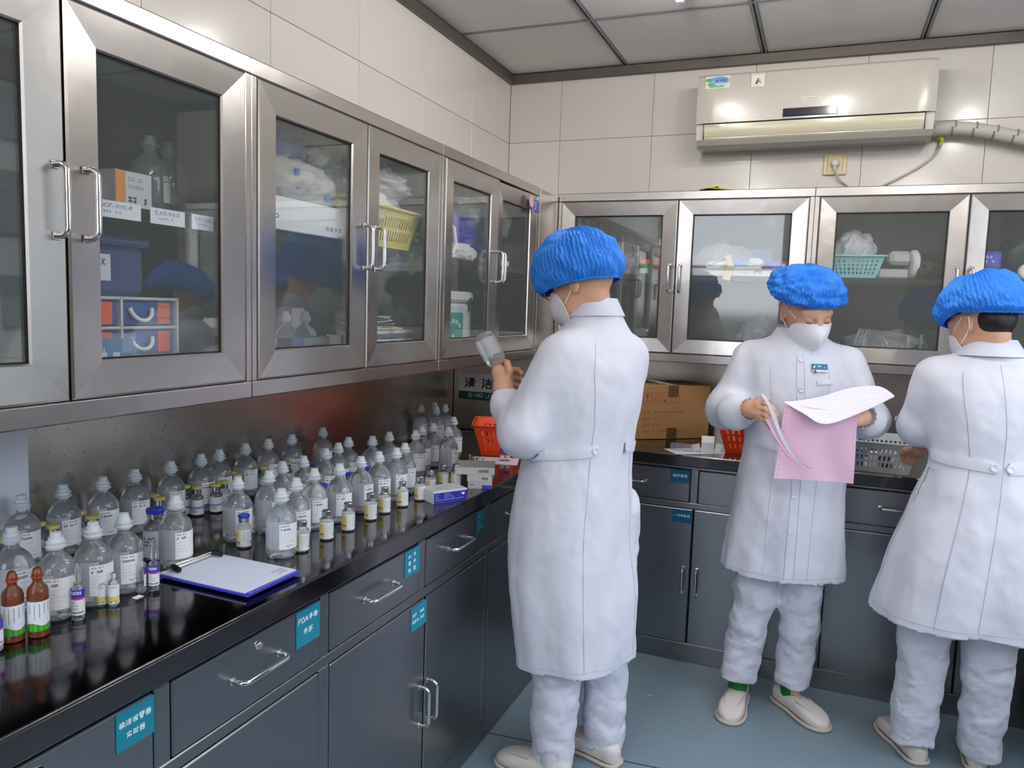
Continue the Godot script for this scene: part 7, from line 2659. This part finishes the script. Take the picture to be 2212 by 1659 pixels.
func sheet(called: String, pts: Array, m: Material, th: float, label: String, cat: String, group := "") -> MeshInstance3D:
	var b := B.new()
	var n: Vector3 = (pts[1] - pts[0]).cross(pts[2] - pts[0]).normalized()
	b.flat(pts, n)
	var back := []
	for p in pts:
		back.append(p - n * th)
	b.flat(back, -n)
	var mid := Vector3.ZERO
	for p in pts:
		mid += p / pts.size()
	for k in pts.size():
		var q := (k + 1) % pts.size()
		b.flat([pts[k], pts[q], back[q], back[k]], (pts[k] + pts[q]) * 0.5 - mid)
	var o := obj(called, b, m)
	tag(o, label, cat, group)
	return o

# a sheet given as rows of points, both sides
func draped(P: Array, th: float) -> B:
	var b := B.new()
	b.grid(P, false, false, 1.0)
	var Q := []
	for i in P.size():
		var row := []
		for j in P[0].size():
			row.append(P[i][j] - b.n[i * P[0].size() + j] * th)
		Q.append(row)
	b.grid(Q, false, false, -1.0)
	return b

func papers() -> void:
	var im := img_new(512, 512, rgb(232, 190, 214))
	for k in 15:
		for x in [14, 494]:
			im.fill_rect(Rect2i(x, 20 + k * 33, 5, 5), rgb(120, 80, 120))
	print_on(im, Rect2i(60, 40, 380, 120), 6, rgb(222, 178, 206), rng, 1.0, 2)
	var pink := tex_mat("pink_paper", im, 0.8)
	im = img_new(512, 256, rgb(226, 224, 234))
	for k in 15:
		im.fill_rect(Rect2i(20 + k * 32, 240, 5, 5), rgb(150, 140, 170))
	print_on(im, Rect2i(60, 30, 380, 190), 9, rgb(196, 194, 210), rng, 1.0, 1)
	var white := tex_mat("white_ply", im, 0.8)
	# hanging pink sheet with soft waves
	var tl := Vector3(1.459, 1.142, 1.118)
	var trc := Vector3(1.676, 1.128, 1.118)
	var bl := Vector3(1.443, 0.900, 1.135)
	var brc := Vector3(1.678, 0.908, 1.128)
	var P := []
	for i in 15:
		var v := i / 14.0
		var row := []
		for j in 17:
			var u := j / 16.0
			var p := tl.lerp(trc, u).lerp(bl.lerp(brc, u), v)
			p.z += 0.006 * sin(u * 5.0 + v * 2.0) + 0.004 * sin(u * 11.0 - v * 4.0) * v
			row.append(p)
		P.append(row)
	var o := obj("paper_form", draped(P, 0.0012), pink)
	tag(o, "large pink punched form hanging from the middle nurse's hands", "paper")
	# white upper ply bent over to the right
	var e0 := [Vector3(1.459, 1.146, 1.118), Vector3(1.517, 1.124, 1.150), Vector3(1.585, 1.099, 1.180), Vector3(1.690, 1.138, 1.130), Vector3(1.775, 1.181, 1.080)]
	var e1 := [Vector3(1.459, 1.147, 1.112), Vector3(1.560, 1.163, 1.060), Vector3(1.654, 1.196, 1.020), Vector3(1.735, 1.210, 1.020), Vector3(1.778, 1.192, 1.070)]
	P = []
	for i in 21:
		var f := i / 20.0 * 4.0
		var k := mini(int(f), 3)
		var t := f - k
		var a: Vector3 = (e1[k] as Vector3).cubic_interpolate(e1[k + 1], e1[maxi(k - 1, 0)], e1[mini(k + 2, 4)], t)
		var c: Vector3 = (e0[k] as Vector3).cubic_interpolate(e0[k + 1], e0[maxi(k - 1, 0)], e0[mini(k + 2, 4)], t)
		var row := []
		for j in 9:
			row.append(a.lerp(c, j / 8.0) + Vector3(0, 0.004 * sin(j * 0.4 + i * 0.2), 0))
		P.append(row)
	var Pt := []
	for j in 9:
		var row := []
		for i in 21:
			row.append(P[i][j])
		Pt.append(row)
	o = obj("paper_form", draped(Pt, 0.0012), white)
	tag(o, "white upper sheet bent sideways over the pink form in the middle nurse's hands", "paper")
	# folded pink strip in her right hand
	var s0 := [Vector3(1.382, 1.168, 1.108), Vector3(1.410, 1.128, 1.130), Vector3(1.452, 1.040, 1.160), Vector3(1.500, 0.976, 1.175), Vector3(1.548, 0.955, 1.178)]
	var s1 := [Vector3(1.378, 1.138, 1.112), Vector3(1.404, 1.090, 1.136), Vector3(1.448, 1.024, 1.166), Vector3(1.494, 0.972, 1.180), Vector3(1.541, 0.950, 1.182)]
	for w in 2:
		P = []
		for j in 5:
			var row := []
			for i in 25:
				var f := i / 24.0 * 4.0
				var k := mini(int(f), 3)
				var t := f - k
				var a: Vector3 = (s0[k] as Vector3).cubic_interpolate(s0[k + 1], s0[maxi(k - 1, 0)], s0[mini(k + 2, 4)], t)
				var c: Vector3 = (s1[k] as Vector3).cubic_interpolate(s1[k + 1], s1[maxi(k - 1, 0)], s1[mini(k + 2, 4)], t)
				if w == 0:
					row.append(a.lerp(c, j / 4.0) + Vector3(-0.006, 0, -0.004) * sin(j / 4.0 * PI))
				else:
					row.append(a + Vector3(0.012 * j / 4.0, 0.003 * sin(f), 0.006 + 0.003 * j / 4.0))
			P.append(row)
		o = obj("paper_form", draped(P, 0.001), [pink, white][w])
		tag(o, ["pink folded form edge pinched in the middle nurse's right hand", "white folded edge along the pinched pink form"][w], "paper")

func right_nurse() -> void:
	var root := thing("person", "nurse in belted white coat at the right edge, seen from behind", "person", Vector3(2.06, 0, 0.99))
	var fw := Vector3(-0.12, 0, -0.993)
	var rt := Vector2(0.993, -0.12)
	var f := Fld.new()
	f.set_rings([[0.478, 2.032, 1.000, 0.268, 0.185], [0.6, 2.038, 1.000, 0.252, 0.178], [0.75, 2.048, 1.000, 0.226, 0.164], [0.9, 2.058, 0.998, 0.188, 0.144], [1.0, 2.062, 0.994, 0.166, 0.130], [1.1, 2.062, 0.990, 0.178, 0.134], [1.19, 2.058, 0.982, 0.190, 0.128], [1.26, 2.054, 0.974, 0.178, 0.112], [1.305, 2.050, 0.968, 0.130, 0.090], [1.335, 2.047, 0.964, 0.088, 0.076], [1.36, 2.044, 0.962, 0.072, 0.068]], rt)
	f.fold_n = 5.0
	f.fold_amp = 0.008
	f.fold_y0 = 0.48
	f.fold_y1 = 0.98
	f.fold_ph = 0.2
	f.wr = wrinkle(7, 7.0)
	f.wamp = 0.008
	f.wy = 0.7
	f.cap(Vector3(1.900, 1.245, 0.965), Vector3(1.868, 1.085, 0.935), 0.066, 0.062, 0.05)
	f.cap(Vector3(1.868, 1.080, 0.93), Vector3(1.886, 1.045, 0.83), 0.060, 0.050, 0.03, 1.0)
	f.cap(Vector3(2.208, 1.245, 0.96), Vector3(2.262, 1.07, 0.92), 0.066, 0.062, 0.05)
	f.cap(Vector3(2.262, 1.065, 0.915), Vector3(2.215, 1.03, 0.82), 0.060, 0.048, 0.03, 1.0)
	var cm := coat_mesh(f, Vector3(1.72, 0.46, 0.74), Vector3(2.36, 1.385, 1.22))
	var coat := part("coat", cm, M["coat"], root)
	seam_line(root, coat, f, [Vector2(1.30, 1.62), Vector2(1.1, 1.57), Vector2(1.0, 1.57), Vector2(0.7, 1.6), Vector2(0.5, 1.62)])
	seam_line(root, coat, f, [Vector2(1.27, 2.45), Vector2(1.15, 2.3), Vector2(1.0, 2.2), Vector2(0.7, 2.2), Vector2(0.5, 2.22)], 0.0016)
	seam_line(root, coat, f, [Vector2(1.27, 0.69), Vector2(1.15, 0.84), Vector2(1.0, 0.94), Vector2(0.7, 0.94), Vector2(0.5, 0.92)], 0.0016)
	seam_line(root, coat, f, [Vector2(0.505, 0.2), Vector2(0.505, 1.0), Vector2(0.505, 1.8), Vector2(0.505, 2.6), Vector2(0.505, 3.3)])
	band(root, coat, f, 1.012, 3.0, 0.998, 1.72, 0.018)
	band(root, coat, f, 0.998, 1.46, 1.004, 0.15, 0.018)
	for ph in [1.74, 1.44]:
		var p := f.at_angle(0.998, ph, 0.005)
		button(root, coat, p, f.grad(p, 0.02), 0.0125)
	var p2 := f.onto(Vector3(1.80, 1.10, 0.92), 0.002)
	button(root, coat, p2, f.grad(p2, 0.02), 0.009)
	collar(root, coat, Vector3(2.044, 1.328, 0.962), Vector3(-0.03, 0.97, -0.2).normalized(), fw, [[0.084, 0.078, 0.0, 0.01], [0.070, 0.066, 0.044, 0.02], [0.073, 0.070, 0.048, 0.02], [0.102, 0.098, -0.004, 0.02]], 0.5)
	var t := Fld.new()
	t.wr = wrinkle(28, 9.0)
	t.wamp = 0.013
	t.wy = 1.3
	t.cap(Vector3(1.96, 0.8, 1.0), Vector3(1.928, 0.40, 1.00), 0.10, 0.078, 0.02)
	t.cap(Vector3(1.928, 0.40, 1.00), Vector3(1.918, 0.055, 1.015), 0.076, 0.066, 0.02, 1.0)
	t.cap(Vector3(2.12, 0.8, 1.0), Vector3(2.112, 0.40, 0.99), 0.10, 0.078, 0.008)
	t.cap(Vector3(2.112, 0.40, 0.99), Vector3(2.115, 0.040, 0.985), 0.076, 0.060, 0.008, 1.0)
	var tb := B.new()
	nets(t, Vector3(1.80, 0.025, 0.86), Vector3(2.26, 0.9, 1.14), 0.0105, tb)
	part("trousers", tb, M["trousers"], root)
	shoe(root, Vector3(1.905, 0.0, 0.965), deg_to_rad(22), M["sock_white"], Vector3(1.918, 0.2, 1.01))
	shoe(root, Vector3(2.116, 0.0, 0.925), deg_to_rad(-6), M["sock_white"], Vector3(2.115, 0.2, 0.985))
	var H := Transform3D(Basis(Vector3.UP, deg_to_rad(40)) * Basis(Vector3.RIGHT, deg_to_rad(-24)), Vector3(2.018, 1.418, 0.955))
	var b := B.new()
	b.xf = H
	nets(head_field(H.affine_inverse() * Vector3(2.046, 1.29, 0.966)), Vector3(-0.1, -0.22, -0.13), Vector3(0.1, 0.13, 0.15), 0.0036, b)
	b.xf = Transform3D()
	hand(b, [[Vector3(1.886, 1.05, 0.85), Vector3(1.898, 0.985, 0.765), 0.027, 0.0245], [Vector3(1.898, 0.985, 0.765), Vector3(1.892, 0.96, 0.70), 0.025, 0.019]],
		[[[Vector3(1.880, 0.962, 0.70), Vector3(1.868, 0.952, 0.668), Vector3(1.860, 0.935, 0.652), Vector3(1.856, 0.918, 0.648)], 0.0094], [[Vector3(1.890, 0.956, 0.696), Vector3(1.882, 0.944, 0.662), Vector3(1.874, 0.926, 0.648), Vector3(1.870, 0.909, 0.645)], 0.0096], [[Vector3(1.900, 0.954, 0.698), Vector3(1.896, 0.940, 0.666), Vector3(1.889, 0.922, 0.652), Vector3(1.885, 0.906, 0.65)], 0.0092], [[Vector3(1.909, 0.956, 0.704), Vector3(1.909, 0.942, 0.676), Vector3(1.904, 0.927, 0.663), Vector3(1.900, 0.914, 0.66)], 0.0082], [[Vector3(1.882, 0.976, 0.735), Vector3(1.858, 0.965, 0.71), Vector3(1.848, 0.948, 0.692)], 0.0105]],
		Vector3(1.82, 0.89, 0.62), Vector3(1.94, 1.09, 0.89))
	hand(b, [[Vector3(2.215, 1.03, 0.85), Vector3(2.195, 0.985, 0.765), 0.027, 0.0245], [Vector3(2.195, 0.985, 0.765), Vector3(2.192, 0.955, 0.70), 0.025, 0.019]],
		[[[Vector3(2.180, 0.962, 0.70), Vector3(2.172, 0.948, 0.668), Vector3(2.168, 0.93, 0.65), Vector3(2.166, 0.915, 0.645)], 0.0094], [[Vector3(2.19, 0.956, 0.696), Vector3(2.186, 0.94, 0.662), Vector3(2.182, 0.922, 0.646), Vector3(2.18, 0.906, 0.642)], 0.0096], [[Vector3(2.20, 0.954, 0.698), Vector3(2.199, 0.938, 0.666), Vector3(2.196, 0.92, 0.65), Vector3(2.194, 0.905, 0.646)], 0.0092], [[Vector3(2.209, 0.956, 0.704), Vector3(2.212, 0.942, 0.676), Vector3(2.21, 0.926, 0.662), Vector3(2.208, 0.914, 0.658)], 0.0082], [[Vector3(2.182, 0.976, 0.735), Vector3(2.163, 0.96, 0.71), Vector3(2.156, 0.945, 0.692)], 0.0105]],
		Vector3(2.13, 0.88, 0.62), Vector3(2.26, 1.08, 0.89))
	var tr := Fld.new()
	tr.cap(Vector3(2.046, 1.30, 0.965), Vector3(2.05, 0.8, 1.0), 0.06, 0.095, 0.05)
	tr.cap(Vector3(2.05, 1.25, 0.972), Vector3(1.900, 1.242, 0.965), 0.05, 0.042, 0.05)
	tr.cap(Vector3(1.900, 1.242, 0.965), Vector3(1.868, 1.083, 0.935), 0.042, 0.034, 0.04)
	tr.cap(Vector3(1.868, 1.083, 0.935), Vector3(1.886, 1.05, 0.85), 0.033, 0.027, 0.03)
	tr.cap(Vector3(2.05, 1.25, 0.972), Vector3(2.208, 1.242, 0.96), 0.05, 0.042, 0.05)
	tr.cap(Vector3(2.208, 1.242, 0.96), Vector3(2.262, 1.07, 0.92), 0.042, 0.034, 0.04)
	tr.cap(Vector3(2.262, 1.07, 0.92), Vector3(2.215, 1.03, 0.85), 0.033, 0.027, 0.03)
	tr.cap(Vector3(1.97, 0.8, 1.0), Vector3(1.918, 0.06, 1.012), 0.075, 0.03, 0.04)
	tr.cap(Vector3(2.12, 0.8, 1.0), Vector3(2.115, 0.06, 0.985), 0.075, 0.03, 0.04)
	nets(tr, Vector3(1.8, 0.0, 0.8), Vector3(2.32, 1.38, 1.1), 0.016, b)
	part("body", b, M["skin"], root)
	dress_head(root, H, Vector3(0.006, 0.058, 0.014), Vector3(0.126, 0.100, 0.142), 0.055, 15, [[Vector3(-0.054, -0.012, -0.068), Vector3(-0.068, 0.004, -0.04), Vector3(-0.078, 0.024, 0.004), Vector3(-0.081, 0.014, 0.024)], [Vector3(-0.068, -0.052, -0.036), Vector3(-0.0745, -0.038, -0.008), Vector3(-0.081, -0.018, 0.02), Vector3(-0.081, 0.014, 0.026)]], false)
	b = B.new()
	b.xf = H
	b.ell(Vector3(0, 0.006, 0.044), Vector3(0.066, 0.066, 0.060), 20, 14)
	part("hair", b, M["hair"], root)
	# twisted cord hanging at her side
	b = B.new()
	var pts := []
	for k in 25:
		var fz := k / 24.0
		pts.append(f.at_angle(lerpf(0.97, 0.86, fz), 3.05, 0.004) + Vector3(0.0015 * sin(k * 2.0), 0, 0.003 * cos(k * 2.0)))
	b.tube(pts, 0.0035, 6)
	part("cord", b, mat("cord", rgb(196, 200, 204), 0.7), root, coat)
